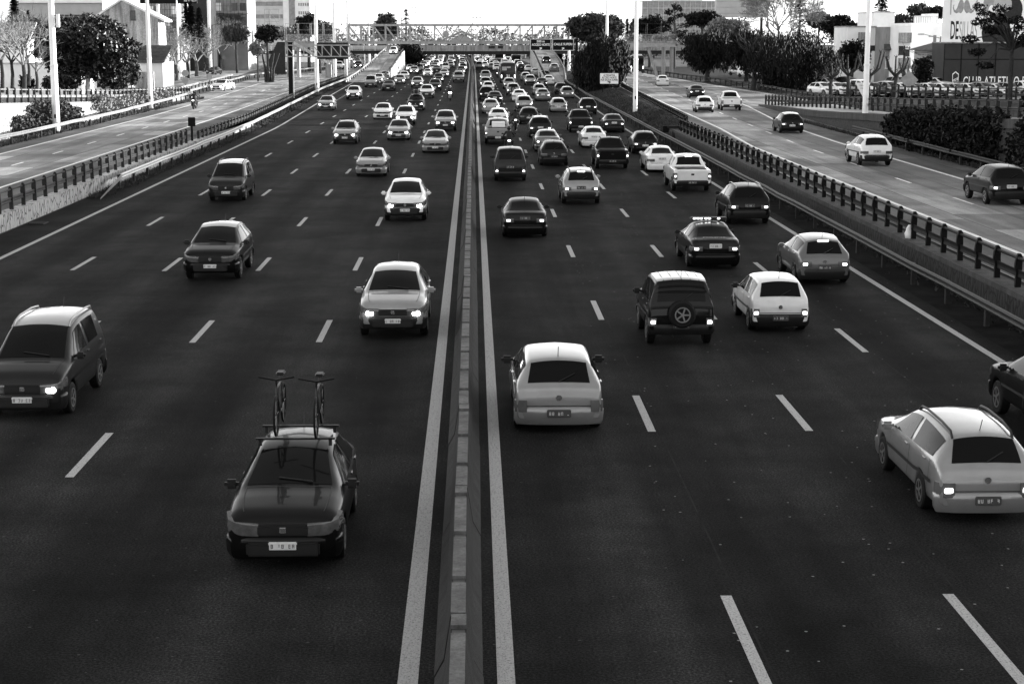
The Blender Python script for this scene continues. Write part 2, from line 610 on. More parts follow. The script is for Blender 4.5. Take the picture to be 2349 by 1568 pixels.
pt.add([(24.0, y, ZR) for y in frange(-20, 115, 10)] + [(24.7, 140, ZR), (27.2, 172, ZR), (28.6, 200, ZR)], .2)
pt.add([(36.2, 188, ZR), (33.9, 235, ZR), (30.8, 318, ZR)], .16)
yy = 30
while yy < 330:
    x = interp([(0, 20.9), (110, 20.9), (170, 22.8), (240, 25.2), (330, 28.6)], yy)
    x1 = interp([(0, 20.9), (110, 20.9), (170, 22.8), (240, 25.2), (330, 28.6)], yy + 3)
    pt.add([(x, yy, ZR), (x1, yy + 3, ZR)], .15)
    if yy > 178:
        x = interp([(170, 29.8), (240, 28.6), (330, 29.8)], yy)
        pt.add([(x, yy, ZR), (x, yy + 3, ZR)], .15)
    yy += 10.5
for pts_, hd in (((-25.0, 232), 1), ((-27.3, 226), 1)):
    x, y = pts_
    pt.add([(x, y, ZL), (x, y + 4, ZL)], .25); pt.add([(x - .5, y + 1.2, ZL), (x, y - .4, ZL), (x + .5, y + 1.2, ZL)], .3)
pt.build('road_marking').data.materials[0] = M['line_white']

# darker asphalt shoulders and lanes of the service roads
def shoulder(pa, pb, z):
    ys = frange(-30, 168, 12)
    strip('road_shoulder', [(interp(pa, y), y, z + .004) for y in ys], [(interp(pb, y), y, z + .004) for y in ys], M['slab_dark'])
shoulder([(-40, -30.4), (168, -30.4)], [(-40, -28.95), (150, -28.95), (168, -29.2)], ZL)
shoulder([(-40, -22.25), (150, -22.25), (168, -22.4)], [(-40, -20.3), (130, -20.3), (168, -21)], ZL)
shoulder([(-40, 15.8), (120, 15.8), (132, 17.3), (168, 18.1)], [(-40, 17.45), (110, 17.45), (132, 18.5), (168, 19.3)], ZR)
shoulder([(-40, 24.2), (115, 24.2), (140, 24.9), (168, 26.9)], [(-40, 26.85), (100, 27.1), (168, 28.4)], ZR)
ys = frange(-30, 300, 12)
strip('road_lane', [(interp([(-40, 21.0), (110, 21.0), (170, 22.9), (240, 25.3), (300, 27.2)], y), y, ZR + .002) for y in ys], [(interp([(-40, 23.85), (115, 23.85), (140, 24.55), (172, 27.0), (200, 28.4), (300, 29.5)], y), y, ZR + .002) for y in ys], M['slab_mid'])
pt = Paint()
for x in (3.68, 6.84, 9.92): pt.add(hpath(x, -10, 300), .03)
o = pt.build('joint_line'); o.data.materials[0] = M['seam']

# entrance and exit ramps to the road bridge
RZ = 4.3
def ramp_road(name, rows, mat):
    strip(name, [(a, y, z) for y, a, b, z in rows], [(b, y, z) for y, a, b, z in rows], mat)
RL = [(292, -21.2, -15.9, .006), (310, -20.9, -15.6, .5), (330, -20.3, -15.4, 1.5), (352, -19.8, -15.3, 2.7), (372, -19.5, -15.2, 3.75), (390, -19.4, -15.2, RZ)]
RRr = [(292, 12.2, 15.3, .006), (310, 12.4, 16.2, .5), (330, 12.6, 16.9, 1.5), (352, 12.8, 17.2, 2.7), (372, 12.9, 17.2, 3.75), (390, 12.9, 17.2, RZ)]
ramp_road('ramp_road', RL, M['slab'])
ramp_road('ramp_road', RRr, M['slab'])
def ramp_wall(rows, side, label):
    mb = MB()
    for (y, a, b, z), (y2, a2, b2, z2) in zip(rows, rows[1:]):
        for s in (0, 1):
            x, x2 = (a, a2) if s == 0 else (b, b2)
            o = -.25 if s == 0 else .25
            mb.add([(x, y, -.02), (x2, y2, -.02), (x2, y2, z2 + .25), (x, y, z + .25), (x + o, y, -.02), (x2 + o, y2, -.02), (x2 + o, y2, z2 + .25), (x + o, y, z + .25)],
                   [(0, 1, 2, 3), (4, 7, 6, 5), (3, 2, 6, 7)])
    tag(mb.build('ramp_wall', M['concrete_pale']), label, 'retaining wall')
ramp_wall(RL, 0, 'pale concrete walls carrying the sloping entrance ramp down to the oncoming lanes')
ramp_wall(RRr, 0, 'pale concrete walls carrying the sloping exit ramp up from the away-going lanes')

# ------------------------------------------------------------------ median barrier
BX = -.21
JP = [(-.30, 0), (-.30, .08), (-.18, .30), (-.095, .84), (.095, .84), (.18, .30), (.30, .08), (.30, 0)]
SEG = 6.05
def barrier_segment():
    root = empty('median_barrier', (BX, 0, 0), 0, 'grey precast concrete barrier segment in the row along the median between the white lines', 'barrier', 'concrete barrier segments along the median')
    mb = MB()
    mb.sweep([(0, .03, 0), (0, SEG - .03, 0)], JP)
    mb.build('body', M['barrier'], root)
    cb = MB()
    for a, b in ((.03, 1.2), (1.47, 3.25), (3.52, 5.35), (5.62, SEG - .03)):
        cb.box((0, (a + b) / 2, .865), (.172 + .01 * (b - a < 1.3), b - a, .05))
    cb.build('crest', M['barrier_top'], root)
    for y in (1.335, 3.385, 5.485):
        sb = MB(); sb.box((0, y, .848), (.15, .15, .02))
        sb.build('lifting_slot', M['black_plastic'], root)
    return root
seg0 = barrier_segment()
n_seg = 41
for i in range(n_seg):
    o = seg0 if i == 0 else copy_tree(seg0)
    o.location.y = 8 + i * SEG
    o.rotation_euler.z = R(random.uniform(-.12, .12))
mb = MB()
mb.sweep([(BX + cx(y), y, 0) for y in frange(8 + n_seg * SEG, 800, 12)], JP)
tag(mb.build('distant_median_barrier', M['barrier']), 'long grey barrier running on between the queues towards the road bridge', 'barrier')

# ------------------------------------------------------------------ guard rails
WP = [(-.03, .76), (.02, .745), (.05, .70), (.02, .655), (.02, .60), (.05, .555), (.02, .51), (-.03, .495), (-.05, .51), (-.035, .60), (-.035, .655), (-.05, .745)]
def path_points(path, st):
    """points every st metres along a polyline"""
    out = []
    path = [Vector(p) for p in path]
    d = 0
    for a, b in zip(path, path[1:]):
        L = (b - a).length
        while d <= L:
            out.append((a + (b - a) * (d / L), (b - a).normalized()))
            d += st
        d -= L
    return out
def dense(path, st=4.0):
    out = []
    for a, b in zip(path, path[1:]):
        a, b = Vector(a), Vector(b)
        n = max(1, int((b - a).length / st))
        out += [a + (b - a) * (i / n) for i in range(n)]
    return out + [Vector(path[-1])]
def guardrail(path, side, label, mat, st=4.0, double=False, posts=True, wob=0.02, h=0.0):
    """side +1: beam faces the right of travel"""
    path = [Vector(p) for p in path]
    root = empty('guardrail', path[0], 0, label, 'guardrail')
    p0 = path[0].copy()
    rnd = random.Random(len(label))
    dp = [p - p0 + Vector((rnd.uniform(-wob, wob), 0, rnd.uniform(-wob, wob))) for p in dense(path)]
    mb = MB()
    prof = [(u * side, v + h) for u, v in WP]
    if side < 0: prof = prof[::-1]
    mb.sweep(dp, prof)
    mb.build('beam', mat, root)
    if double:
        mb = MB(); mb.sweep(dp, [(u, v - .42) for u, v in prof]); mb.build('beam', mat, root)
    if posts:
        pm = MB()
        pts = path_points(path, st)
        proto = None
        for i, (p, t) in enumerate(pts[:98]):
            x = Vector((t.y, -t.x, 0)).normalized()
            if proto is None:
                q = MB(); q.box((0, 0, .34 + h / 2), (.12, .16, .72 + h)); q.box((.075 * side, 0, .62 + h), (.05, .12, .2))
                proto = q.build('post', M['galv_dark'], root)
                c = proto
            else:
                c = proto.copy(); COL.objects.link(c); c.parent = root
            c.location = p - p0 - x * (.11 * side)
            c.rotation_euler.z = math.atan2(-t.x, t.y)
    return root
# oncoming side, facing the highway
g0 = P(243, 432)
GL = [(-18.15, g0.y, 0), (-18.2, 130, 0), (-18.4, 150, 0), (-20.55, 238, 0), (-21.0, 292, 0), (-20.7, 310, .5), (-20.1, 330, 1.5), (-19.6, 352, 2.7), (-19.3, 372, 3.75), (-19.25, 389, RZ)]
guardrail(GL, 1, 'long bright steel guardrail with a flared end beside the oncoming lanes, climbing the ramp', M['galv'])
mb = MB()
mb.add([(-18.1, g0.y, .76), (-18.1, g0.y, .50), (-17.85, g0.y - 6.5, .03), (-17.85, g0.y - 6.5, .1)], [(0, 1, 2, 3)])
o = mb.build('turned_down_end', M['galv'])
o.parent = bpy.data.objects['guardrail']; o.location = -Vector(GL[0])
RG = [(-15.4, 302, .3), (-15.35, 330, 1.5), (-15.3, 352, 2.7), (-15.25, 372, 3.75), (-15.25, 389, RZ)]
guardrail(RG, -1, 'short dark guardrail on the inner edge of the entrance ramp', M['galv_dark'])
# away side
GR = [(13.75, 14, 0), (13.8, 130, 0), (13.95, 215, 0), (14.75, 285, 0), (15.6, 302, .3), (16.75, 330, 1.5), (17.05, 352, 2.7), (17.1, 372, 3.75), (17.1, 389, RZ)]
guardrail(GR, -1, 'long dark steel guardrail at the edge of the away-going lanes under the stone wall', M['rail_dark'])
guardrail([(12.55, 302, .3), (12.7, 330, 1.5), (12.85, 352, 2.7), (12.95, 372, 3.75), (12.95, 389, RZ)], 1, 'short dark guardrail on the inner edge of the exit ramp', M['galv_dark'])
guardrail([(-30.5, 40, ZL), (-30.5, 150, ZL), (-31.4, 180, ZL), (-32.3, 203, ZL)], 1, 'bright steel guardrail below the ivy covered wall of the oncoming service road', M['galv'])
guardrail([(-33.4, 206, ZL), (-36.8, 290, ZL), (-30.0, 372, ZL), (-27.5, 388, ZL)], 1, 'bright steel guardrail curving between the service road and the side street', M['galv'])
guardrail([(-34.6, 208, ZL), (-37.6, 275, ZL)], 1, 'second bright guardrail standing close behind the curving one on the side street', M['galv'], h=.35)
guardrail([(26.2, 30, ZR), (26.35, 60, ZR), (26.4, 121, ZR)], -1, 'dark steel guardrail at the foot of the hedge along the away-going service road', M['galv_dark'])
def upz(Y):   # surface of the raised side road on the right
    return interp([(20, 5.4), (60, 4.6), (102, 2.9), (142, 1.55), (174, .83), (400, .83)], Y)
G3 = [P(1479, 168, ZR), P(1600, 185, ZR), P(1735, 205, ZR), P(1835, 224, 1.05), P(1916, 238, 1.3), P(2021, 257, 1.65)]
guardrail(G3, -1, 'dark steel guardrail along the trees outside the away-going service road', M['galv_dark'])

# ------------------------------------------------------------------ rubble walls with post-and-rail fences on them
def wall(path, z0, zt, th, mat, label, cope=None, side=1, cm='concrete'):
    """path of (x, y); z0, zt functions of index"""
    root = empty('stone_wall', (path[0][0], path[0][1], 0), 0, label, 'retaining wall')
    o = Vector((path[0][0], path[0][1], 0))
    v, f = [], []
    n = len(path)
    for i, p in enumerate(path):
        t = Vector(path[min(i + 1, n - 1)]) - Vector(path[max(i - 1, 0)])
        t.normalize()
        x = Vector((t.y, -t.x)) * th * side
        q = Vector((p[0], p[1]))
        for a in (q, q - x):
            v += [Vector((a.x, a.y, z0[i])) - o, Vector((a.x, a.y, zt[i])) - o]
    for i in range(n - 1):
        a, b = 4 * i, 4 * i + 4
        f += [(a, b, b + 1, a + 1), (a + 1, b + 1, b + 3, a + 3), (a + 2, a + 3, b + 3, b + 2)]
    f += [(0, 1, 3, 2), (4 * n - 4, 4 * n - 2, 4 * n - 1, 4 * n - 3)]
    mesh_obj('masonry', v, f, mat, root)
    if cope:
        mb = MB()
        mb.sweep([Vector((p[0], p[1], zt[i])) - o for i, p in enumerate(path)], [(.12 * side, -cope), (.12 * side, .06), (-th * side - .06 * side, .06), (-th * side - .06 * side, -cope)][::side])
        mb.build('coping', M[cm], root)
    return root
def fence(path, label, mat, h=.95, st=1.93, tilt=0, most=98, rail=None):
    rail = rail or mat
    root = empty('post_and_rail_fence', Vector(path[0]), 0, label, 'fence')
    p0 = Vector(path[0])
    poly = [(-.08, 0), (-.075, .42), (-.12, .58), (-.10, .78), (-.045, .94), (.03, .94), (.08, .86), (.085, .5), (.08, 0)]
    k = h / .94
    proto = None
    pts = path_points(path, st)[:most]
    rnd = random.Random(3)
    for i, (p, t) in enumerate(pts):
        if proto is None:
            mb = MB(); mb.prism([(u, v * k) for u, v in poly], lambda u, v, w: Vector((u, w, v)), -.055, .055)
            proto = mb.build('post', mat, root); c = proto
        else:
            c = proto.copy(); COL.objects.link(c); c.parent = root
        c.location = p - p0
        c.rotation_euler = (R(rnd.uniform(-2, 2)), R(rnd.uniform(-1.5, 1.5)), math.atan2(-t.x, t.y))
    dp = [p - p0 for p in dense(path, 6)]
    mb = MB(); mb.tube([p + Vector((-.02, 0, h * .87)) for p in dp], .045, 6); mb.build('top_rail', rail, root, True)
    mb = MB(); mb.sweep(dp, [(u * .8, (v - .62) * .8 + .40 * k) for u, v in WP]); mb.build('middle_rail', rail, root)
    return root
ya = frange(20, 150, 10)
wall([(-18.9, y) for y in ya], [-.03] * len(ya), [interp([(120, .66), (150, .30)], y) for y in ya], .5, M['stone'], 'low pale rubble wall between the highway and the oncoming service road', None, 1)
fence([(-19.15, 20, .66), (-19.15, 118, .66)], 'row of dark posts with two rails on the low pale rubble wall', M['galv_dark'])
fence([(-19.2, 122, .6), (-19.35, 150, .6), (-21.7, 238, .6), (-22.0, 300, .6)], 'low dark fence of short posts running on behind the bright guardrail', M['galv_dark'], .62, 1.93)
yb = frange(16, 128, 8)
wall([(14.85, y) for y in yb], [-.03] * len(yb), [.82] * len(yb), .45, M['stone_shaded'], 'dark rubble wall with a rounded coping between the highway and the away-going service road', .1, -1, 'concrete_dark')
fence([(15.1, 30, .87), (15.1, 127.5, .87)], 'row of black posts with two rails on the dark rubble wall', M['steel_black'])
fence([(15.3, 129, .85), (17.2, 140, .85), (20.0, 236, .85)], 'low solid dark railing running on along the grassy verge', M['steel_black'], .6, 1.93)
# oncoming side: wall of the side street that rises towards the camera
yl = frange(40, 204, 8)
def ulz(Y): return interp([(30, 6.2), (75, 4.7), (119, 3.15), (160, 1.75), (204, .72)], Y)
wall([(-32.5, y) for y in yl], [ZL - .03] * len(yl), [ulz(y) for y in yl], .5, M['stone'], 'tall pale rubble wall with concrete coping under the side street', .38, 1)
fence([(-32.75, y, ulz(y) + .06) for y in frange(60, 203, 12)], 'bright post and rail fence on top of the tall pale wall', M['galv_dark'], 1.1, rail=M['galv'])
# away side: wall of the raised side road
yr = frange(16, 174, 8)
wall([(interp([(16, 27.2), (102, 27.3), (174, 28.6)], y), y) for y in yr], [ZR - .03] * len(yr), [upz(y) + .05 for y in yr], .5, M['stone_shaded'], 'dark rubble wall with concrete coping under the hedge of the raised side road', .42, -1, 'concrete_dark')
fence([(interp([(16, 27.5), (102, 27.6), (174, 28.9)], y), y, upz(y) + .1) for y in frange(172, 40, 12)], 'row of dark posts and rails on the wall of the raised side road', M['galv_dark'], 1.0)
yu = frange(20, 176, 12)
strip('side_road', [(interp([(16, 27.65), (102, 27.75), (176, 29.0)], y), y, upz(y)) for y in yu], [(interp([(20, 34), (102, 34), (142, 33.5), (176, 36.6)], y), y, upz(y)) for y in yu], M['slab'])
strip('grass_bank', [(interp([(20, 34), (102, 34), (142, 33.5), (176, 36.6), (195, 37.5)], y), y, upz(y) - .01) for y in yu + [195]],
      [(interp([(20, 62), (102, 52), (138, 45.4), (195, 43)], y), y, interp([(20, 5.5), (102, 3.6), (138, 2.4), (195, 1.0)], y)) for y in yu + [195]], M['grass'])
f2 = [P(1875, 212, .95), P(1990, 218, 1.3), P(2110, 223, 1.7), P(2349, 232, 2.35), P(2500, 240, 2.8)]
fence(f2, 'dark post and rail fence between the pruned trees and the parked cars', M['galv_dark'], 1.15, 2.2)
strip('parking_lot', [P(1850, 214, .95), P(2600, 236, .95)], [P(1850, 196, .95), P(2600, 190, .95)], M['slab_dark'])
# side street on the oncoming side
strip('side_street', [(-41, y, interp([(20, 6.2), (75, 4.7), (119, 3.1), (160, 1.7), (204, .68), (500, .66)], y)) for y in frange(20, 204, 12)],
      [(-33.0, y, interp([(20, 6.2), (75, 4.7), (119, 3.1), (160, 1.7), (204, .68)], y)) for y in frange(20, 204, 12)], M['slab'])
strip('side_street', [(-42.5, 204, .67), (-46.5, 260, .67), (-53, 350, .67), (-60, 460, .67)], [(-34.0, 204, .67), (-38.2, 260, .67), (-44.0, 350, .67), (-50, 460, .67)], M['slab'])
strip('side_street_pavement', [(-47.0, 204, .78), (-50.0, 260, .78), (-57, 350, .78), (-64, 460, .78)], [(-42.5, 204, .78), (-46.5, 260, .78), (-53, 350, .78), (-60, 460, .78)], M['pavement'])
strip('front_yards', [(-120, 60, 4.2), (-120, 119, 3.0), (-120, 160, 1.7), (-120, 204, .70)], [(-41, 60, 5.0), (-41, 119, 3.08), (-41, 160, 1.68), (-41, 204, .66)], M['ground'])
pt = Paint()
for i in range(7):
    t = i / 6
    pt.add([(-42.8 + t * 6.5 - 2.6, 292 + 1.0 * i * .1, .67), (-42.8 + t * 6.5 - 2.75, 296, .67)], .55)
pt.build('zebra_crossing')
# ------------------------------------------------------------------ vehicles
# stations front to rear: y low, y top, top height, shoulder height, half width, half width of the top
TYPES = {
 'hatch': dict(z0=.21, wb=(1.27, -1.23), wr=.305, st=[
  (1.99,1.97,.72,.67,.66,.50),(1.95,1.90,.82,.75,.78,.60),(1.80,1.74,.90,.80,.835,.67),(1.40,1.38,.97,.845,.86,.70),(.98,.98,1.03,.89,.865,.71),
  (.62,.50,1.25,.90,.865,.63),(.25,.08,1.42,.92,.865,.57),(-.35,-.35,1.48,.94,.865,.565),(-1.05,-1.05,1.455,.955,.86,.555),(-1.52,-1.48,1.385,.97,.845,.535),
  (-1.76,-1.70,1.14,.98,.83,.61),(-1.89,-1.86,.965,.91,.80,.66),(-1.96,-1.94,.88,.82,.77,.63),(-2.0,-1.98,.76,.70,.72,.6)],
  side=[[(4.75,.14),(7.15,.10),(7.1,.90),(5.95,.86)],[(7.35,.10),(8.75,.12),(8.95,.84),(7.3,.90)]], ws=(4.12,5.93), rw=(9.2,10.85)),
 'sedan': dict(z0=.20, wb=(1.38, -1.30), wr=.315, st=[
  (2.24,2.22,.70,.65,.68,.52),(2.19,2.13,.79,.72,.79,.61),(2.0,1.94,.87,.78,.85,.68),(1.55,1.5,.95,.83,.88,.71),(1.05,1.05,1.01,.88,.885,.72),
  (.65,.52,1.23,.90,.885,.64),(.25,.05,1.40,.92,.885,.57),(-.35,-.35,1.455,.94,.885,.565),(-.92,-.92,1.425,.955,.88,.555),(-1.22,-1.17,1.365,.96,.875,.545),
  (-1.48,-1.48,1.19,.965,.87,.60),(-1.74,-1.76,1.06,.97,.86,.68),(-2.02,-2.04,1.03,.95,.84,.70),(-2.19,-2.19,.98,.89,.80,.66),(-2.25,-2.24,.80,.74,.74,.6)],
  side=[[(4.75,.14),(7.1,.10),(7.05,.90),(5.95,.86)],[(7.3,.10),(9.0,.14),(8.85,.84),(7.25,.90)]], ws=(4.12,5.93), rw=(9.15,10.9)),
 'suv': dict(z0=.30, wb=(1.32, -1.28), wr=.345, st=[
  (2.13,2.10,.80,.74,.66,.50),(2.09,2.03,.92,.84,.79,.60),(1.92,1.86,1.0,.90,.86,.69),(1.5,1.46,1.07,.95,.89,.73),(1.05,1.05,1.12,1.0,.895,.74),
  (.70,.58,1.38,1.03,.90,.67),(.32,.15,1.56,1.05,.90,.61),(-.35,-.35,1.635,1.07,.90,.60),(-1.1,-1.1,1.615,1.09,.895,.595),(-1.68,-1.64,1.55,1.10,.88,.575),
  (-1.86,-1.82,1.30,1.10,.87,.66),(-1.98,-1.96,1.11,1.03,.85,.71),(-2.06,-2.04,1.0,.92,.82,.68),(-2.11,-2.10,.84,.78,.77,.64)],
  side=[[(4.75,.14),(7.15,.10),(7.1,.90),(5.95,.86)],[(7.35,.10),(8.95,.12),(9.1,.82),(7.3,.90)]], ws=(4.12,5.93), rw=(9.2,10.85)),
 'van': dict(z0=.24, wb=(1.30, -1.36), wr=.32, st=[
  (2.05,2.03,.74,.68,.64,.50),(2.02,1.97,.88,.80,.76,.60),(1.88,1.83,.98,.88,.83,.68),(1.55,1.52,1.07,.96,.86,.72),(1.25,1.25,1.13,1.02,.865,.74),
  (.85,.78,1.45,1.06,.87,.69),(.45,.32,1.70,1.08,.87,.65),(-.3,-.3,1.80,1.09,.87,.66),(-1.3,-1.3,1.80,1.10,.865,.66),(-1.90,-1.88,1.74,1.10,.855,.64),
  (-1.98,-1.97,1.45,1.10,.85,.68),(-2.04,-2.03,1.14,1.06,.84,.73),(-2.07,-2.06,1.0,.94,.82,.72),(-2.09,-2.09,.80,.75,.79,.70)],
  side=[[(4.7,.14),(6.9,.10),(6.85,.86),(5.95,.82)],[(7.15,.12),(8.1,.12),(8.1,.86),(7.12,.86)]], ws=(4.12,5.93), rw=(9.2,10.8)),
 'pickup': dict(z0=.36, wb=(1.62, -1.55), wr=.375, st=[
  (2.62,2.60,.86,.80,.72,.56),(2.58,2.52,1.0,.92,.84,.66),(2.40,2.34,1.10,1.0,.91,.75),(1.9,1.86,1.17,1.05,.945,.79),(1.35,1.35,1.22,1.10,.95,.80),
  (1.0,.90,1.50,1.12,.95,.72),(.62,.45,1.70,1.13,.95,.66),(.05,.05,1.79,1.14,.95,.65),(-.40,-.40,1.78,1.15,.945,.65),(-.74,-.70,1.72,1.15,.945,.63),
  (-.86,-.84,1.40,1.15,.945,.68),(-.92,-.92,1.20,1.145,.945,.82),(-1.05,-1.05,1.17,1.14,.95,.86),(-2.4,-2.4,1.15,1.12,.945,.86),(-2.60,-2.60,1.13,1.10,.93,.85),(-2.64,-2.64,1.0,.96,.92,.84)],
  side=[[(4.75,.14),(7.1,.10),(7.05,.90),(5.95,.86)],[(7.3,.10),(9.05,.12),(8.95,.84),(7.25,.90)]], ws=(4.12,5.93), rw=(9.2,10.6)),
 'jeep': dict(z0=.34, wb=(1.15, -1.05), wr=.36, st=[
  (1.84,1.82,.82,.76,.66,.54),(1.80,1.76,.98,.90,.76,.62),(1.68,1.64,1.05,.95,.80,.68),(1.35,1.33,1.10,.98,.83,.72),(.88,.88,1.14,1.02,.84,.74),
  (.60,.55,1.42,1.05,.845,.70),(.35,.26,1.66,1.06,.845,.66),(-.3,-.3,1.74,1.07,.845,.66),(-1.0,-1.0,1.74,1.08,.84,.655),(-1.58,-1.56,1.70,1.08,.835,.64),
  (-1.64,-1.63,1.40,1.08,.83,.68),(-1.68,-1.68,1.12,1.05,.82,.72),(-1.70,-1.70,1.0,.94,.81,.72),(-1.72,-1.72,.80,.75,.79,.70)],
  side=[[(4.7,.12),(6.95,.10),(6.9,.88),(5.95,.84)],[(7.2,.10),(9.0,.10),(9.0,.86),(7.15,.88)]], ws=(4.12,5.93), rw=(9.2,10.8)),
 'box': dict(z0=.20, wb=(1.14, -1.22), wr=.28, st=[
  (1.82,1.80,.66,.60,.62,.48),(1.79,1.74,.76,.69,.72,.57),(1.66,1.61,.83,.75,.765,.63),(1.3,1.27,.90,.79,.78,.65),(.88,.88,.95,.85,.785,.66),
  (.55,.46,1.2,.88,.79,.61),(.22,.1,1.37,.89,.79,.565),(-.3,-.3,1.43,.90,.79,.565),(-1.05,-1.05,1.425,.91,.785,.56),(-1.56,-1.53,1.37,.92,.775,.545),
  (-1.68,-1.66,1.15,.92,.765,.59),(-1.77,-1.76,.93,.88,.755,.64),(-1.81,-1.80,.86,.81,.745,.63),(-1.83,-1.83,.70,.66,.72,.61)],
  side=[[(4.7,.14),(7.1,.10),(7.05,.90),(5.95,.86)],[(7.3,.10),(8.9,.12),(9.0,.84),(7.25,.90)]], ws=(4.12,5.93), rw=(9.2,10.8)),
}
WAG = {k: v for k, v in TYPES['hatch'].items()}
WAG['st'] = [(a + (.12 if a > 0 else 0), b + (.12 if b > 0 else 0), c, d, e, f) for a, b, c, d, e, f in TYPES['hatch']['st'][:8]] + [
  (-1.2,-1.2,1.465,.955,.86,.56),(-1.88,-1.80,1.39,.97,.845,.545),(-2.05,-2.0,1.16,.97,.83,.61),(-2.14,-2.12,.965,.91,.81,.66),(-2.2,-2.18,.88,.82,.78,.63),(-2.24,-2.22,.74,.70,.73,.6)]
WAG['wb'] = (1.37, -1.25)
TYPES['wagon'] = WAG

class Body:
    def __init__(s, T):
        s.T = T
        s.st = T['st']
        s.n = len(s.st)
    def at(s, t):
        t = max(0, min(s.n - 1.0001, t))
        i = int(t); u = t - i
        p1, p2 = s.st[i], s.st[i + 1]
        p0, p3 = s.st[max(i - 1, 0)], s.st[min(i + 2, s.n - 1)]
        out = []
        for a, b, c, d in zip(p0, p1, p2, p3):
            m1 = (c - a) * .5 * .75; m2 = (d - b) * .5 * .75
            u2, u3 = u * u, u * u * u
            out.append((2*u3-3*u2+1)*b + (u3-2*u2+u)*m1 + (-2*u3+3*u2)*c + (u3-u2)*m2)
        return out
    def crown(s, w, zt, zb):
        return min(.06, max(.02, (zt - zb) * .16))
    def ring(s, t):
        yl, yt, zt, zb, w, wr = s.at(t)
        T = s.T
        z0 = T['z0']
        zs = z0 + .1
        zf = z0
        Ra = T['wr'] + .065
        for yw in T['wb']:
            d = abs(yl - yw)
            if d < Ra:
                zs = max(zs, T['wr'] + math.sqrt(Ra * Ra - d * d))
        zm = max(zs + .03, z0 + .1 + (zb - z0 - .1) * .55)
        zm = min(zm, zb - .02)
        cr = s.crown(w, zt, zb)
        return [Vector((0, yl, zf)), Vector((w - .1, yl, min(zs, z0 + .1) if zs <= z0 + .1 else zs)), Vector((w - .02, yl, zs)), Vector((w, yl, zm)),
                Vector((w - .022, yl, zb)), Vector((wr, yt, zt - cr)), Vector((wr * .6, yt, zt - .36 * cr)), Vector((0, yt, zt))]
    def half(s, t, rounds=2):
        p = s.ring(t)
        for r in (.2, .25)[:rounds]:
            q = [p[0]]
            for i in range(1, len(p) - 1):
                a, b, c = p[i - 1], p[i], p[i + 1]
                q += [b + (a - b) * r * .9, b + (c - b) * r * .9]
            q.append(p[-1])
            p = q
            if rounds == 1: break
        return p
    def mesh(s, sub, rounds):
        ts = []
        for i in range(s.n - 1):
            ts += [i + k / sub for k in range(sub)]
        ts.append(s.n - 1)
        V, Fc = [], []
        rows = []
        for t in ts:
            h = s.half(t, rounds)
            n = len(h)
            row = [len(V) + k for k in range(n)]
            V += h
            row2 = [row[0]]
            for k in range(1, n - 1):
                row2.append(len(V)); V.append(Vector((-h[k].x, h[k].y, h[k].z)))
            row2.append(row[-1])
            rows.append((row, row2))
        for (a, a2), (b, b2) in zip(rows, rows[1:]):
            for k in range(len(a) - 1):
                Fc.append((a[k], b[k], b[k + 1], a[k + 1]))
                Fc.append((a2[k], a2[k + 1], b2[k + 1], b2[k]))
        for (a, a2), fl in ((rows[0], 0), (rows[-1], 1)):
            for k in range(len(a) - 1):
                q = [a[k], a[k + 1], a2[k + 1], a2[k]]
                q = list(dict.fromkeys(q))
                Fc.append(tuple(q if not fl else q[::-1]))
        return V, Fc
    def sidept(s, t, q, sg):
        p = s.ring(t)
        v = p[4] + (p[5] - p[4]) * q
        return Vector((v.x * sg, v.y, v.z))
    def lowpt(s, t, q, sg):
        p = s.ring(t)
        v = p[3] + (p[4] - p[3]) * q
        return Vector((v.x * sg, v.y, v.z))
    def toppt(s, t, x):
        yl, yt, zt, zb, w, wr = s.at(t)
        cr = s.crown(w, zt, zb)
        return Vector((x * wr, yt, zt - cr * x * x))

def patch(fn, corners, nu, nv, off):
    """grid over the quad of parameter corners (A B C D), pushed off the surface"""
    A, B, C, D = [Vector((c[0], c[1], 0)) for c in corners]
    V, Fc = [], []
    def pr(i, j):
        u, v = i / nu, j / nv
        return (A * (1 - u) + B * u) * (1 - v) + (D * (1 - u) + C * u) * v
    for j in range(nv + 1):
        for i in range(nu + 1):
            a = pr(i, j)
            p = fn(a.x, a.y)
            du = fn(a.x + .01, a.y) - fn(a.x - .01, a.y)
            dv = fn(a.x, a.y + .01) - fn(a.x, a.y - .01)
            n = du.cross(dv)
            if n.length > 1e-9:
                n.normalize()
            if n.dot(Vector((p.x, p.y * .35, p.z - .6))) < 0: n = -n
            V.append(p + n * off)
    for j in range(nv):
        for i in range(nu):
            k = j * (nu + 1) + i
            Fc.append((k, k + 1, k + nu + 2, k + nu + 1))
    return V, Fc

def band(path, prof, dz=None):
    """profile (out, up) along a plan path (x, y) running round a car's end"""
    mb = MB()
    n = len(path)
    vs, fs = [], []
    m = len(prof)
    for i, p in enumerate(path):
        t = Vector(path[min(i + 1, n - 1)]) - Vector(path[max(i - 1, 0)])
        t.normalize()
        o = Vector((t.y, -t.x))
        for u, v in prof:
            vs.append(Vector((p[0] + o.x * u, p[1] + o.y * u, v + (dz[i] if dz else 0))))
    for i in range(n - 1):
        for k in range(m):
            a, b = i * m + k, i * m + (k + 1) % m
            fs.append((a, b, b + m, a + m))
    fs.append(tuple(range(m))[::-1]); fs.append(tuple((n - 1) * m + k for k in range(m)))
    return vs, fs

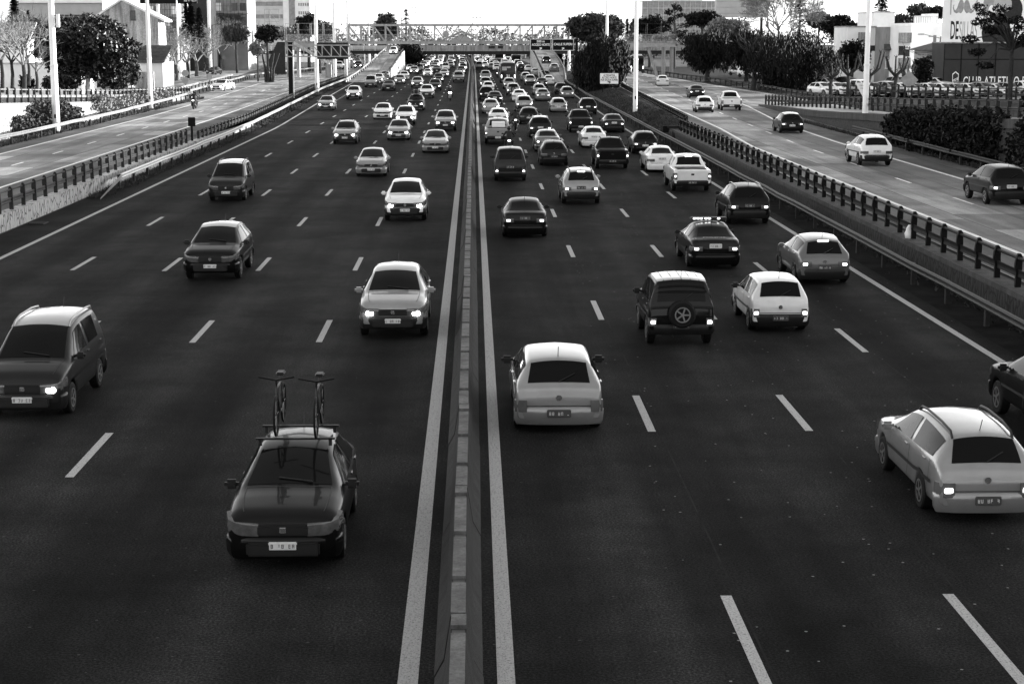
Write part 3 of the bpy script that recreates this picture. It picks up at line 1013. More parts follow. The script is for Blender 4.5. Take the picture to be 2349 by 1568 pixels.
def lathe_x(prof, n=20):
    """profile (x, r) turned round the x axis"""
    V, Fc = [], []
    for x, r in prof:
        for k in range(n):
            a = 2 * math.pi * k / n
            V.append(Vector((x, r * math.cos(a), r * math.sin(a))))
    for i in range(len(prof) - 1):
        for k in range(n):
            a, b = i * n + k, i * n + (k + 1) % n
            Fc.append((a, b, b + n, a + n))
    Fc.append(tuple(range(n))[::-1]); Fc.append(tuple((len(prof) - 1) * n + k for k in range(n)))
    return V, Fc

def sharpen(me, ang=38):
    bm = bmesh.new(); bm.from_mesh(me)
    bmesh.ops.remove_doubles(bm, verts=bm.verts[:], dist=.0008)
    bmesh.ops.recalc_face_normals(bm, faces=bm.faces[:])
    for f in bm.faces: f.smooth = True
    for e in bm.edges:
        if len(e.link_faces) == 2 and e.calc_face_angle(0) > R(ang): e.smooth = False
    bm.to_mesh(me); bm.free()

MESH = {}
def cached(key, make):
    if key not in MESH:
        v, f = make()
        me = bpy.data.meshes.new(key[-1] if isinstance(key, tuple) else key)
        me.from_pydata([tuple(p) for p in v], [], [tuple(x) for x in f])
        sharpen(me)
        me.materials.append(M['black_plastic'])
        MESH[key] = me
    return MESH[key]

def part(name, me, mat, parent, loc=None, rz=0):
    o = bpy.data.objects.new(name, me)
    COL.objects.link(o)
    o.parent = parent
    o.material_slots[0].link = 'OBJECT'
    o.material_slots[0].material = mat
    if loc is not None: o.location = loc
    if rz: o.rotation_euler.z = rz
    return o

def end_path(B, rear, grow=.0, xin=.0, n=7):
    """plan path round the rear or front corners at bumper height"""
    st = B.st[-1] if rear else B.st[0]
    k = (-3 if rear else 2)
    w1 = B.st[k][4]; w2 = st[4]
    ye = st[0]; y1 = B.st[k][0]
    s = -1 if rear else 1
    L = abs(ye - y1)
    pts = [(w1 + .012 + grow, ye - s * (L + .08)), (w1 + .01 + grow, y1), (w2 + (w1 - w2) * .62 + grow, ye - s * .06 * 1.0), (w2 * .72, ye + s * (.012 + grow)), (w2 * .35, ye + s * (.03 + grow)), (0, ye + s * (.034 + grow))]
    pts = pts + [(-x, y) for x, y in pts[-2::-1]]
    if rear:
        return pts[::-1]
    return pts

def make_car(typ, colour, face, detail, name, loc, rz, label, group, lights=True, extras=(), lower=None):
    """detail 2 near, 1 middle, 0 far (one mesh). rz: heading, 0 = driving away"""
    T = TYPES[typ]; B = Body(T)
    pm = M['car_' + colour]
    st = T['st']
    yf, yr = st[0][0], st[-1][0]
    z0, wr = T['z0'], T['wr']
    cat = {'hatch': 'car', 'sedan': 'car', 'box': 'car', 'wagon': 'car', 'suv': 'car', 'van': 'van', 'pickup': 'pickup truck', 'jeep': 'car'}[typ]
    rear_z = st[-1][2]
    tyre = lambda: lathe_x([(-.10, wr * .62), (-.10, wr * .92), (-.075, wr), (.075, wr), (.10, wr * .92), (.10, wr * .62)], 22 if detail == 2 else 12)
    rimv = lambda: rim_mesh(wr * .64)
    if detail == 0:
        return far_car(typ, colour, name, loc, rz, label, group, cat, B, lights, face)
    root = empty(name, loc, rz, label, cat, group)
    if 'big' in extras: root.scale = (1.13, 1.14, 1.06)
    if 'tall' in extras: root.scale = (1.02, 1, 1.12)
    D = detail
    sub, rd = ((5, 2) if D == 2 else (3, 1))
    part('body', cached((typ, D, 'body'), lambda: B.mesh(sub, rd)), pm, root)
    gl = M['glass']
    part('windscreen', cached((typ, D, 'windscreen'), lambda: patch(B.toppt, [(T['ws'][0], -.92), (T['ws'][0], .92), (T['ws'][1], .90), (T['ws'][1], -.90)], 8, 6, .006)), gl, root)
    part('rear_window', cached((typ, D, 'rear_window'), lambda: patch(B.toppt, [(T['rw'][0], -.88), (T['rw'][0], .88), (T['rw'][1], .86), (T['rw'][1], -.86)], 8, 6, .006)), gl, root)
    for sg in (1, -1):
        for i, c in enumerate(T['side']):
            part('side_window', cached((typ, D, sg, i, 'side_window'), lambda: patch(lambda t, q: B.sidept(t, q, sg), c, 5, 3, .008)), gl, root)
    # wheels
    for yw in T['wb']:
        for sg in (1, -1):
            w = st[4][4] - .115
            o = part('wheel', cached((typ, D, 'wheel'), tyre), M['rubber'], root, (w * sg, yw, wr))
            if D == 2 or sg == (1 if abs(rz) > 1 else -1):
                part('rim', cached((typ, sg, 'rim'), lambda: [[Vector((p.x * sg, p.y, p.z)) for p in rimv()[0]], rimv()[1]]), M['rim'], o)
    lw = lower or ('black_plastic' if typ in ('suv', 'jeep', 'box', 'pickup') else None)
    lm = M[lw] if lw else pm
    # bumpers wrap the corners
    for rear in (0, 1):
        zt = z0 + (.30 if typ not in ('pickup', 'jeep') else .24)
        prof = [(-.14, z0 - .03), (-.03, z0 - .03), (.01, z0 + .05), (.026, zt - .10), (.022, zt - .03), (-.004, zt), (-.14, zt)]
        part('bumper', cached((typ, D, rear, 'bumper'), lambda: band(end_path(B, rear), prof)), lm, root)
    s = 1
    # rear end
    def bx(c, d, r=.012):
        mb = MB(); mb.rbox(c, d, r); return mb.v, mb.f
    pz = {'hatch': .56, 'sedan': .80, 'suv': .80, 'van': .78, 'pickup': .50, 'jeep': .55, 'box': .40, 'wagon': .40}[typ]
    py = yr - .015 if pz > z0 + .3 else yr - .07
    np_ = part('number_plate', cached((typ, 'rear', 'number_plate'), lambda: bx((0, py, pz), (.42, .035, .15))), M['plate'] if 'dark_plate' not in extras else M['plate_dark'], root)
    if D == 2:
        part('lettering', cached((typ, colour, 'rear_plate', 'lettering'), lambda: plate_glyphs(py - .0195, pz, -1, len(label))), M['ink'] if 'dark_plate' not in extras else M['plate'], np_)
        if typ not in ('pickup',):
            part('badge', cached((typ, 'badge'), lambda: [[Vector((0, yr + .01 - .0, 0)) + Vector((p.y * .055, -.018 + p.x * .01, rear_z * 1.0 - .015 + p.z * .055)) for p in lathe_x([(-1, 1), (1, .9)], 14)[0]], lathe_x([(-1, 1), (1, .9)], 14)[1]]), M['chrome'], root)
    # tail lamps wrap the rear corners
    tz = rear_z - (.02 if typ not in ('van', 'wagon', 'box', 'jeep') else .06)
    th = {'van': .34, 'pickup': .34, 'jeep': .20, 'box': .22, 'wagon': .24}.get(typ, .15)
    tw = {'van': .16, 'pickup': .14, 'jeep': .16, 'box': .16, 'wagon': .2}.get(typ, .30)
    w2 = st[-1][4]
    for sg in (1, -1):
        def tl():
            pth = [((w2 - tw) * sg, yr - .012), ((w2 - .05) * sg, yr - .008), ((w2 + .012) * sg, yr + .035), ((st[-2][4] + .012) * sg, st[-2][0] + .03), ((st[-3][4] + .01) * sg, st[-3][0] + .05)]
            pr = [(.014, tz - th), (.022, tz - th * .5), (.012, tz), (-.03, tz), (-.03, tz - th)]
            if sg > 0: pr = [(a, b) for a, b in pr]
            return band(pth if sg < 0 else pth, [(a * (1 if sg > 0 else -1), b) for a, b in pr])
        lit = lights and face == 'rear'
        o = part('tail_lamp', cached((typ, sg, 'tail_lamp'), tl), M['tail_off'], root)
        if lit:
            part('lit_bulb', cached((typ, sg, 'lit_bulb'), lambda: bx(((w2 - min(.10, tw * .5)) * sg, yr - .028, tz - th * .5), (min(.15, tw * .8), .03, min(.085, th * .5)), .04)), M['tail_on'], o)
    if D == 2 and typ in ('hatch', 'suv', 'wagon', 'box', 'sedan'):
        part('tailgate_seam', cached((typ, 'tailgate_seam'), lambda: bx((0, yr - .004, z0 + .33), (w2 * 1.7, .02, .014), .004)), M['ink'], root)
    if typ == 'pickup':
        part('tailgate', cached((typ, 'tailgate'), lambda: bx((0, yr - .012, .84), (1.50, .05, .48), .03)), pm, root)
        part('badge', cached((typ, 'badge'), lambda: bx((0, yr - .045, .90), (.16, .03, .09), .03)), M['black_plastic'], root)
        part('cargo_bed', cached((typ, 'cargo_bed'), lambda: bx((0, -1.76, 1.165), (1.48, 1.42, .02), .005)), M['black_plastic'], root)
    # front end
    fz = st[0][2]
    part('grille', cached((typ, 'grille'), lambda: bx((0, yf - .0, fz - .10), (.80, .09, .17), .03)), M['black_plastic'], root)
    part('lower_grille', cached((typ, 'lower_grille'), lambda: bx((0, yf + .05, z0 + .135), (1.08, .09, .21), .03)), M['black_plastic'], root)
    if D == 2:
        part('front_badge', cached((typ, 'front_badge'), lambda: bx((0, yf + .05, fz - .09), (.10, .02, .09), .03)), M['chrome'], root)
    np_ = part('number_plate', cached((typ, 'front', 'number_plate'), lambda: bx((0, yf + .085, z0 + .19), (.42, .03, .13))), M['plate'], root)
    if D == 2:
        part('lettering', cached((typ, colour, 'front_plate', 'lettering'), lambda: plate_glyphs(yf + .1025, z0 + .19, 1, len(label) + 3)), M['ink'], np_)
    for sg in (1, -1):
        def hl_():
            pth = [((.36) * sg, yf + .012), ((st[0][4] - .06) * sg, yf + .004), ((st[0][4] + .05) * sg, yf - .03), ((st[1][4] + .014) * sg, st[1][0] - .03), ((st[2][4] + .012) * sg, st[2][0] - .12)]
            return band(pth, [(a * (-1 if sg > 0 else 1), b) for a, b in [(.014, fz - .19), (.03, fz - .11), (.016, fz - .015), (-.05, fz - .0), (-.05, fz - .19)]], [0, .012, .03, .065, .12])
        o = part('headlight', cached((typ, sg, 'headlight'), hl_), M['lamp_off'], root)
        if lights and face == 'front':
            part('lit_bulb', cached((typ, sg, 'front', 'lit_bulb'), lambda: bx(((st[0][4] - .07) * sg, yf + .02, fz - .115), (.22, .06, .12), .04)), M['head_on'], o)
    # mirrors, handles, seams
    for sg in (1, -1):
        m5 = B.sidept(4.9, .12, sg)
        part('mirror', cached((typ, sg, 'mirror'), lambda: bx((m5.x + .11 * sg, m5.y - .02, m5.z + .03), (.22, .13, .15), .045)), pm if colour not in ('black', 'dark') and typ not in ('box',) else M['black_plastic'], root)
    if D == 2:
        for sg in (1, -1):
            for t, yq in ((6.95, .86), (8.35, .86)):
                h = B.lowpt(t, yq, sg)
                part('door_handle', cached((typ, sg, t, 'door_handle'), lambda: bx((h.x + .008 * sg, h.y, h.z), (.03, .18, .03), .01)), pm, root)
            def seams():
                V, Fc = [], []
                for t in (4.85, 7.22, 8.75):
                    a, b = patch(lambda tt, q: B.lowpt(tt, q, sg), [(t, -.9), (t + .022, -.9), (t + .022, 1), (t, 1)], 1, 6, .004)
                    n = len(V); V += a; Fc += [tuple(i + n for i in f) for f in b]
                return V, Fc
            part('door_seam', cached((typ, sg, 'door_seam'), seams), M['ink'], root)
            part('side_trim', cached((typ, sg, 'side_trim'), lambda: patch(lambda tt, q: B.lowpt(tt, q, sg), [(4.2, -.25), (9.1, -.25), (9.1, -.05), (4.2, -.05)], 20, 1, .007)), M['black_plastic'] if typ in ('suv', 'box', 'jeep', 'wagon') else pm, root)
        def panel_lines():
            V, Fc = [], []
            def ln(c, nu, nv):
                a, b = patch(B.toppt, c, nu, nv, .005)
                n = len(V); V.extend(a); Fc.extend([tuple(i + n for i in f) for f in b])
            for sg in (1, -1):
                ln([(1.6, .90 * sg), (1.6, .917 * sg), (3.95, .917 * sg), (3.95, .90 * sg)], 1, 10)
                if typ == 'sedan': ln([(10.95, .86 * sg), (10.95, .878 * sg), (13.2, .84 * sg), (13.2, .822 * sg)], 1, 8)
            ln([(3.92, -.9), (3.96, -.9), (3.96, .9), (3.92, .9)], 1, 12)
            if typ == 'sedan': ln([(10.96, -.86), (11.0, -.86), (11.0, .86), (10.96, .86)], 1, 12)
            return V, Fc
        if typ != 'pickup': part('panel_seam', cached((typ, 'panel_seam'), panel_lines), M['ink'], root)
        part('aerial', cached((typ, 'aerial'), lambda: MBtube([B.toppt(8.7, 0) + Vector((0, 0, -.01)), B.toppt(8.7, 0) + Vector((0, -.12, .2))], .007)), M['black_plastic'], root)
        # wiper and high brake lamp
        yw, ww = B.toppt(T['rw'][1], 0), B.toppt(T['rw'][0] + .1, 0)
        if typ in ('hatch', 'suv', 'wagon', 'box', 'van', 'jeep'):
            part('rear_wiper', cached((typ, 'rear_wiper'), lambda: MBtube([yw + Vector((0, -.03, .02)), yw * .55 + ww * .45 + Vector((.28, -.035, .0))], .012)), M['black_plastic'], root)
        a0 = B.toppt(T['ws'][0] + .08, -.5); a1 = B.toppt(T['ws'][0] + .25, .25)
        part('wiper', cached((typ, 'wiper'), lambda: MBtube([a0 + Vector((0, .02, .02)), a1 + Vector((0, .015, .02))], .012)), M['black_plastic'], root)
    if 'brake' in extras:
        p = B.toppt(9.0, 0)
        part('high_brake_lamp', cached((typ, 'high_brake_lamp'), lambda: bx((0, p.y - .10, p.z - .028), (.36, .05, .045), .015)), M['tail_on'], root)
    if 'rails' in extras:
        for sg in (1, -1):
            pts = [B.toppt(t, .9 * sg) + Vector((0, 0, .055 if 6.3 < t < 8.9 else -.01)) for t in (6.05, 6.35, 7, 8, 8.8, 9.1)]
            part('roof_rail', cached((typ, sg, 'roof_rail'), lambda: MBtube(pts, .022)), M['galv'] if 'silver_rails' in extras else M['black_plastic'], root)
    if 'spare' in extras:
        V, Fc = lathe_x([(-.12, .1), (-.12, .30), (-.08, .345), (.06, .345), (.1, .30), (.1, .1)], 22)
        rot = lambda p: Vector((p.y, p.x + yr - .12, p.z + .86))
        o = part('spare_wheel', cached((typ, 'spare_wheel'), lambda: ([rot(p) for p in V], Fc)), M['rubber'], root)
        V2, F2 = rim_mesh(.20)
        part('rim', cached((typ, 'spare', 'rim'), lambda: ([Vector((p.y, yr - .245 - p.x * .3, p.z + .86)) for p in V2], F2)), M['rim'], o)
    if 'ribs' in extras:
        for i in range(5):
            x = -.7 + i * .35
            pts = [B.toppt(t, x) + Vector((0, 0, .008)) for t in (6.2, 7, 8, 9)]
            part('roof_rib', cached((typ, i, 'roof_rib'), lambda: MBtube(pts, .012)), pm, root)
    return root

def MBtube(pts, r, n=6):
    mb = MB(); mb.tube(pts, r, n); return mb.v, mb.f

def rim_mesh(r):
    mb = MB()
    n = 20
    V, Fc = lathe_x([(.06, r), (.104, r), (.104, r * .86), (.07, r * .84)], n)
    mb.add(V, Fc[:-2])
    for k in range(5):
        a = 2 * math.pi * k / 5
        d = Vector((0, math.cos(a), math.sin(a)))
        mb.bar(Vector((.095, 0, 0)) + d * .02, Vector((.095, 0, 0)) + d * r * .9, r * .2, .02, (1, 0, 0))
    V, Fc = lathe_x([(.06, r * .2), (.108, r * .18)], 10)
    mb.add(V, Fc)
    return mb.v, mb.f

def plate_glyphs(y, z, sg, seed=5):
    mb = MB()
    rnd = random.Random(seed)
    for i in range(7):
        x = -.155 + i * .052
        if i == 2 or i == 5: continue
        for k in range(3):
            if rnd.random() < .7: mb.box((x, y, z + (.026, 0, -.026)[k]), (.026, .004, .009))
        for k in range(2):
            if rnd.random() < .75: mb.box((x + (-.012, .012)[k], y + .0005 * sg, z), (.008, .004, .058))
    return mb.v, mb.f

FARM = {}
def far_car(typ, colour, name, loc, rz, label, group, cat, B, lights, face):
    key = (typ, colour, face, lights)
    if key not in FARM:
        T = B.T; st = T['st']
        V, Fc, idx = [], [], []
        mats = [M['car_' + colour], M['glass'], M['rubber'], M['head_on'] if face == 'front' else M['tail_on'], M['black_plastic'], M['plate']]
        def put(v, f, m):
            n = len(V)
            V.extend(v); Fc.extend([tuple(i + n for i in q) for q in f]); idx.extend([m] * len(f))
        put(*B.mesh(2, 1), 0)
        put(*patch(B.toppt, [(T['ws'][0], -.92), (T['ws'][0], .92), (T['ws'][1], .90), (T['ws'][1], -.90)], 3, 2, .01), 1)
        put(*patch(B.toppt, [(T['rw'][0], -.88), (T['rw'][0], .88), (T['rw'][1], .86), (T['rw'][1], -.86)], 3, 2, .01), 1)
        for sg in (1, -1):
            for c in T['side']:
                put(*patch(lambda t, q: B.sidept(t, q, sg), c, 2, 1, .01), 1)
            for yw in T['wb']:
                v, f = lathe_x([(-.1, T['wr']), (.1, T['wr'])], 10)
                put([p + Vector(((st[4][4] - .11) * sg, yw, T['wr'])) for p in v], f, 2)
            if lights:
                mb = MB()
                if face == 'front': mb.box(((st[0][4] - .1) * sg, st[0][0] + .02, st[0][2] - .11), (.24, .08, .13))
                else: mb.box(((st[-1][4] - .1) * sg, st[-1][0] - .02, st[-1][2] - .1), (.14, .06, .14))
                put(mb.v, mb.f, 3)
        mb = MB()
        mb.box((0, st[0][0] + .02, T['z0'] + .1), (1.3, .08, .26)); mb.box((0, st[-1][0] - .02, T['z0'] + .08), (1.3, .08, .2)); mb.box((0, st[0][0] + .01, st[0][2] - .1), (.8, .06, .16))
        put(mb.v, mb.f, 4)
        mb = MB(); mb.box((0, st[-1][0] - .05, .7), (.42, .04, .14)); mb.box((0, st[0][0] + .07, T['z0'] + .2), (.42, .04, .12))
        put(mb.v, mb.f, 5)
        me = bpy.data.meshes.new(name)
        me.from_pydata([tuple(p) for p in V], [], Fc)
        for m in mats: me.materials.append(m)
        me.polygons.foreach_set('material_index', idx)
        bm = bmesh.new(); bm.from_mesh(me)
        bmesh.ops.recalc_face_normals(bm, faces=bm.faces[:])
        for f in bm.faces: f.smooth = True
        for e in bm.edges:
            if len(e.link_faces) == 2 and e.calc_face_angle(0) > R(40): e.smooth = False
        bm.to_mesh(me); bm.free()
        FARM[key] = me
    o = bpy.data.objects.new(name, FARM[key])
    COL.objects.link(o)
    o.location = loc; o.rotation_euler = (0, 0, rz)
    return tag(o, label, cat, group)

NAMES = {'hatch': 'hatchback', 'sedan': 'sedan', 'suv': 'suv', 'van': 'small_van', 'pickup': 'pickup_truck', 'jeep': 'off_road_car', 'box': 'old_hatchback', 'wagon': 'estate_car'}
WORDS = {'hatch': 'hatchback', 'sedan': 'saloon', 'suv': 'SUV', 'van': 'van', 'pickup': 'pickup', 'jeep': 'off-roader', 'box': 'boxy hatchback', 'wagon': 'estate'}
CARS = []      # (typ, colour, x, y, z, direction, lane key, label, detail, extras ...)
def car(typ, colour, px, py, way, label=None, z=0.0, extras=(), lights=True, detail=None, rot=0.0, lane=None, lower=None):
    """px, py: pixel midway between the wheels of the axle that faces the camera, on the ground"""
    p = P(px, py, z)
    car_at(typ, colour, p.x, p.y, z, way, label, extras, lights, detail, rot, lane, lower)
def car_at(typ, colour, x, y, z, way, label=None, extras=(), lights=True, detail=None, rot=0.0, lane=None, lower=None):
    T = TYPES[typ]
    if way == 'away':
        y = y - T['wb'][1]; rz = 0.0
    else:
        y = y + T['wb'][0]; rz = math.pi
    CARS.append(dict(typ=typ, colour=colour, x=x, y=y, z=z, way=way, label=label, extras=extras, lights=lights, detail=detail, rz=rz + R(rot), lane=lane, lower=lower))
# ------------------------------------------------------------------ the traffic, one line a car
A, O = 'away', 'oncoming'
# away-going carriageway, nearest first
car('box', 'silver', 1277, 972, A, 'old boxy silver hatchback, first in the lane beside the median going away', extras=('big', 'dark_plate'), lights=False, lower='car_silver')
car('wagon', 'silver', 2222, 1163, A, 'silver estate with black roof rails and lit tail lamps at the picture edge', extras=('rails', 'dark_plate'))
car('suv', 'black', 2478, 1012, A, 'black car only half in view beside the silver estate', extras=('rails',), lights=False)
car('jeep', 'black', 1555, 785, A, 'black off-roader with a spare wheel on its tailgate', extras=('spare', 'ribs', 'dark_plate'))
car('box', 'white', 1780, 754, A, 'white boxy old hatchback beside the black off-roader', extras=('dark_plate',))
car('hatch', 'grey', 1880, 646, A, 'grey hatchback with a bright high brake lamp and lit tail lamps', extras=('brake', 'dark_plate'), lower='black_plastic')
car('sedan', 'black', 1632, 610, A, 'black police saloon with a light bar across its roof', extras=('police',))
car('suv', 'black', 1712, 511, A, 'black SUV with pale roof rails just ahead of the police saloon', extras=('rails', 'silver_rails', 'dark_plate'))
car('sedan', 'black', 1203, 541, A, 'black fastback saloon alone in the lane beside the median', extras=('dark_plate',))
car('suv', 'silver', 1331, 466, A, 'pale silver SUV with black mirrors and a bright high brake lamp', extras=('rails', 'brake', 'dark_plate'))
car('pickup', 'white', 1582, 437, A, 'white double cab pickup with round lit tail lamps', extras=('brake', 'dark_plate'))
car('pickup', 'black', 1402, 386, A, 'black double cab pickup with roof rails', extras=('rails', 'dark_plate'))
car('sedan', 'white', 1515, 393, A, 'white saloon half hidden by the white pickup', lights=False)
car('van', 'dark', 1170, 414, A, 'dark van with twin tail lamps following a motorcyclist', extras=('dark_plate',))
car('hatch', 'dark', 1270, 378.5, A, 'dark hatchback beside the dark van', extras=('dark_plate',), lights=False)
car('sedan', 'grey', 1255, 347, A, 'grey saloon tucked in ahead of the dark hatchback')
car('hatch', 'black', 1478, 352, A, 'black hatchback beside the guardrail ahead of the white saloon')
car('sedan', 'white', 1361, 338, A, 'white budget saloon with dark tail lamps ahead of the black pickup', lights=False)
car('suv', 'dark', 1239, 315, A, 'dark SUV with pale roof and white plate ahead of the grey saloon', extras=('rails', 'silver_rails'))
car('pickup', 'silver', 1142, 329, A, 'silver pickup with an open bed carrying a white crate', extras=('load',))
car('pickup', 'dark', 1331, 303, A, 'dark small pickup with roof bars', extras=('rails',))
car('sedan', 'dark', 1407, 303, A, 'dark saloon with wide lit tail lamps beside the dark small pickup')
car('sedan', 'white', 1143, 286, A, 'white saloon just ahead of the silver pickup', lights=False)
car('hatch', 'dark', 1213, 284, A, 'dark hatchback just past the motorcyclist in black', lights=False)
car('sedan', 'silver', 1126, 260, A, 'pale silver saloon in the median lane just ahead of the white saloon')
car('suv', 'silver', 1202, 255, A, 'silver crossover abreast of the pale silver saloon')
car('hatch', 'silver', 1281, 257.5, A, 'silver hatchback with a wide plate recess, abreast of the black SUV at the guardrail', lights=False)
car('suv', 'black', 1348, 262.5, A, 'black SUV with bright tail lamps and white plate along the guardrail', extras=('rails',))
car('sedan', 'black', 1135, 239, A, 'black saloon with reflective rear window in the median lane')
car('suv', 'black', 1116, 229, A, 'black SUV next to the black saloon with the reflective rear window')
car('sedan', 'white', 1191, 233.5, A, 'white saloon with thin tail lamps behind the silver car with a spare wheel', lights=False)
car('sedan', 'grey', 1245, 231.5, A, 'grey old saloon with a wide dark tail panel')
car('suv', 'silver', 1177, 219.5, A, 'silver SUV with a black spare wheel on its tailgate', extras=('spare', 'rails'))
car('hatch', 'silver', 1237, 218, A, 'silver hatchback just ahead of the grey old saloon', lights=False)
car('hatch', 'dark', 1287, 215, A, 'dark hatchback half hidden at the guardrail', lights=False)
car('hatch', 'grey', 1301, 225.5, A, 'grey hatchback with high tail lamps by the guardrail', lights=True)
car('hatch', 'white', 1120, 211, A, 'white hatchback hidden up to its roof behind a black SUV', lights=False)
car('suv', 'grey', 1114, 202, A, 'grey SUV with a dull tailgate in the median lane')
car('suv', 'silver', 1168, 204, A, 'silver SUV right behind the city bus')
car('sedan', 'dark', 1243, 201, A, 'dark saloon in the middle of the packed exit queue')
car('sedan', 'white', 1259, 194, A, 'white saloon with a dark plate in the packed exit queue', lights=False)
car('suv', 'silver', 1216, 195.5, A, 'silver crossover with an arched rear window abreast of the city bus')
car('hatch', 'silver', 1206, 185.5, A, 'pale hatchback peeping out ahead of the silver crossover', lights=False)
car('pickup', 'silver', 1114, 186, A, 'silver pickup abreast of the city bus in the median lane')
car('hatch', 'dark', 1250, 180, A, 'dark hatchback entering the exit lane', lights=False)
car('sedan', 'silver', 1228, 174, A, 'silver saloon at the mouth of the exit ramp', lights=False)
car('hatch', 'white', 1212, 165, A, 'small white hatchback at the nose of the exit ramp', lights=False)
car('sedan', 'black', 1196, 162, A, 'black saloon under the concrete side of the exit ramp', lights=False)
car('hatch', 'white', 1139, 163, A, 'white hatchback by the far side of the city bus', lights=False)
car('hatch', 'white', 1128, 159, A, 'white hatchback behind the grey coach', lights=False)
car('suv', 'white', 1112, 157, A, 'white SUV queueing beside the grey coach', lights=False)
car('jeep', 'silver', 1099, 158.5, A, 'silver off-roader with a spare wheel beside the median', extras=('spare',), lights=False)
# ramp
def ramp_z(Y): return interp([(292, .006), (310, .5), (330, 1.5), (352, 2.7), (372, 3.75), (390, RZ)], Y)
car_at('sedan', 'grey', 14.9, 322, ramp_z(324), A, 'grey saloon starting up the exit ramp', lights=False)
car_at('hatch', 'dark', 14.3, 343, ramp_z(345), A, 'dark hatchback higher up the exit ramp')
car_at('suv', 'white', -16.9, 372, ramp_z(371), O, 'white SUV with lit headlights coming down the entrance ramp')
# oncoming carriageway
car('van', 'dark', 76, 945, O, 'dark minivan with a pale roof and lit headlights, cut by the picture edge', extras=('rails', 'silver_rails'))
car('hatch', 'black', 663, 1275, O, 'black car carrying two upright bicycles on its roof rack', lights=False)
car('suv', 'silver', 905, 766, O, 'silver SUV with lit headlights and a black grille in the lane beside the median')
car('suv', 'black', 492, 637, O, 'black tall hatchback with a pale roof in the middle of the oncoming lanes', lights=False, lower='car_black')
car('suv', 'white', 931, 504, O, 'white SUV with lit headlights and a wide dark grille')
car('hatch', 'silver', 853, 403, O, 'silver hatchback without lights, in the second oncoming lane', lights=False)
car('van', 'dark', 524, 459, O, 'dark van with a white roof alone in the outer oncoming lanes', extras=('rails',), lights=False)
car('suv', 'silver', 793, 330, O, 'silver SUV with roof rails and low lit lamps in the middle oncoming lane', extras=('rails',))
car('hatch', 'silver', 915, 321, O, 'silver hatchback with a wide grinning grille and lit headlights')
car('sedan', 'silver', 999, 350, O, 'silver saloon without lights beside the median', lights=False)
car('suv', 'silver', 1022, 299.5, O, 'silver crossover with very bright headlights beside the median')
car('suv', 'white', 930, 286, O, 'white SUV directly behind the silver hatchback with the grinning grille', extras=('rails',))
car('hatch', 'white', 878, 273.5, O, 'white sporty hatchback with a small shield grille', lights=False)
car('hatch', 'silver', 748.5, 252.5, O, 'silver hatchback with glaring headlights in the outermost oncoming lane')
car('suv', 'white', 811, 228, O, 'white SUV with dark roof rails in the outermost oncoming lane', extras=('rails',))
car('suv', 'black', 954, 253, O, 'black SUV with luggage on its roof rack and round headlights', extras=('rails',))
car('suv', 'white', 979, 224.5, O, 'white SUV with a wide dark grille right behind the car with roof luggage', extras=('rails',), lights=False)
car('suv', 'dark', 998, 208, O, 'dark SUV with silver roof rails behind the white SUV with the wide grille', extras=('rails', 'silver_rails'))
car('sedan', 'dark', 891, 208, O, 'dark saloon without lights in the fourth oncoming lane', lights=False)
car('van', 'silver', 850, 200.5, O, 'silver van with a dark bumper in the outermost lane', lights=False, lower='black_plastic')
car('suv', 'silver', 957, 201.5, O, 'silver SUV with a big dark grille in the middle oncoming lane', extras=('rails',))
car('hatch', 'silver', 917.5, 193, O, 'silver hatchback with bright headlights behind the dark saloon')
car('hatch', 'white', 868.5, 190, O, 'white hatchback half hidden behind the silver van')
car('sedan', 'silver', 883, 182, O, 'silver saloon behind the half hidden white hatchback', lights=False)
car('hatch', 'white', 927, 183, O, 'white hatchback close behind the silver one with bright headlights', lights=False)
car('pickup', 'silver', 1052, 189, O, 'silver pickup with a dark face in the median lane', lights=False)
car('sedan', 'white', 1052, 180.5, O, 'white saloon right behind the silver pickup', lights=False)
car('suv', 'dark', 1058, 170.5, O, 'dark SUV with headlights close to the median')
car('hatch', 'dark', 1006, 189, O, 'dark hatchback with glaring headlights in the second lane')
car('sedan', 'silver', 1019, 176.5, O, 'silver saloon with glaring headlights in the second lane')
car('sedan', 'white', 981, 175.5, O, 'white saloon with lit headlights in the middle lane')
car('suv', 'silver', 950, 170.5, O, 'silver SUV with a pointed dark grille behind the close-packed hatchbacks', extras=('rails',))
car('suv', 'white', 906, 171, O, 'white SUV joining at the foot of the entrance ramp', lights=False)
car('van', 'white', 1022, 162.5, O, 'tall white van in the second lane', lights=False)
car('hatch', 'white', 941, 163.5, O, 'white hatchback at the foot of the ramp wall')
car('sedan', 'silver', 963, 163, O, 'silver saloon behind the SUV with the pointed grille', lights=False)
car('sedan', 'dark', 1002, 166, O, 'dark saloon in front of the tall white van', lights=False)
# service roads
car('sedan', 'white', 508, 209, O, 'white saloon joining the oncoming service road', z=ZL, rot=-14)
car('suv', 'dark', 822, 158, O, 'dark SUV with lit headlights on the oncoming service road', z=ZL)
car('sedan', 'dark', 819, 147.5, O, 'second dark car on the oncoming service road under the bridge', z=ZL)
car('pickup', 'white', 777, 160.5, O, 'white pickup on the oncoming service road', z=ZL, lights=False)
car('suv', 'white', 785.5, 156.5, O, 'white SUV beside the dark coach on the service road', z=ZL, lights=False)
car('sedan', 'black', 489, 172, O, 'black saloon parked beside the street trees', z=.67, lights=False, rot=-9)
car('van', 'dark', 537, 157, O, 'dark van parked ahead of the zebra crossing', z=.67, lights=False, rot=-9)
car('suv', 'white', 554, 152.5, O, 'white SUV parked behind the dark van', z=.67, lights=False, rot=-9)
car('sedan', 'white', 1521, 197, A, 'white saloon far along the away-going service road', z=ZR, lights=False, rot=-4)
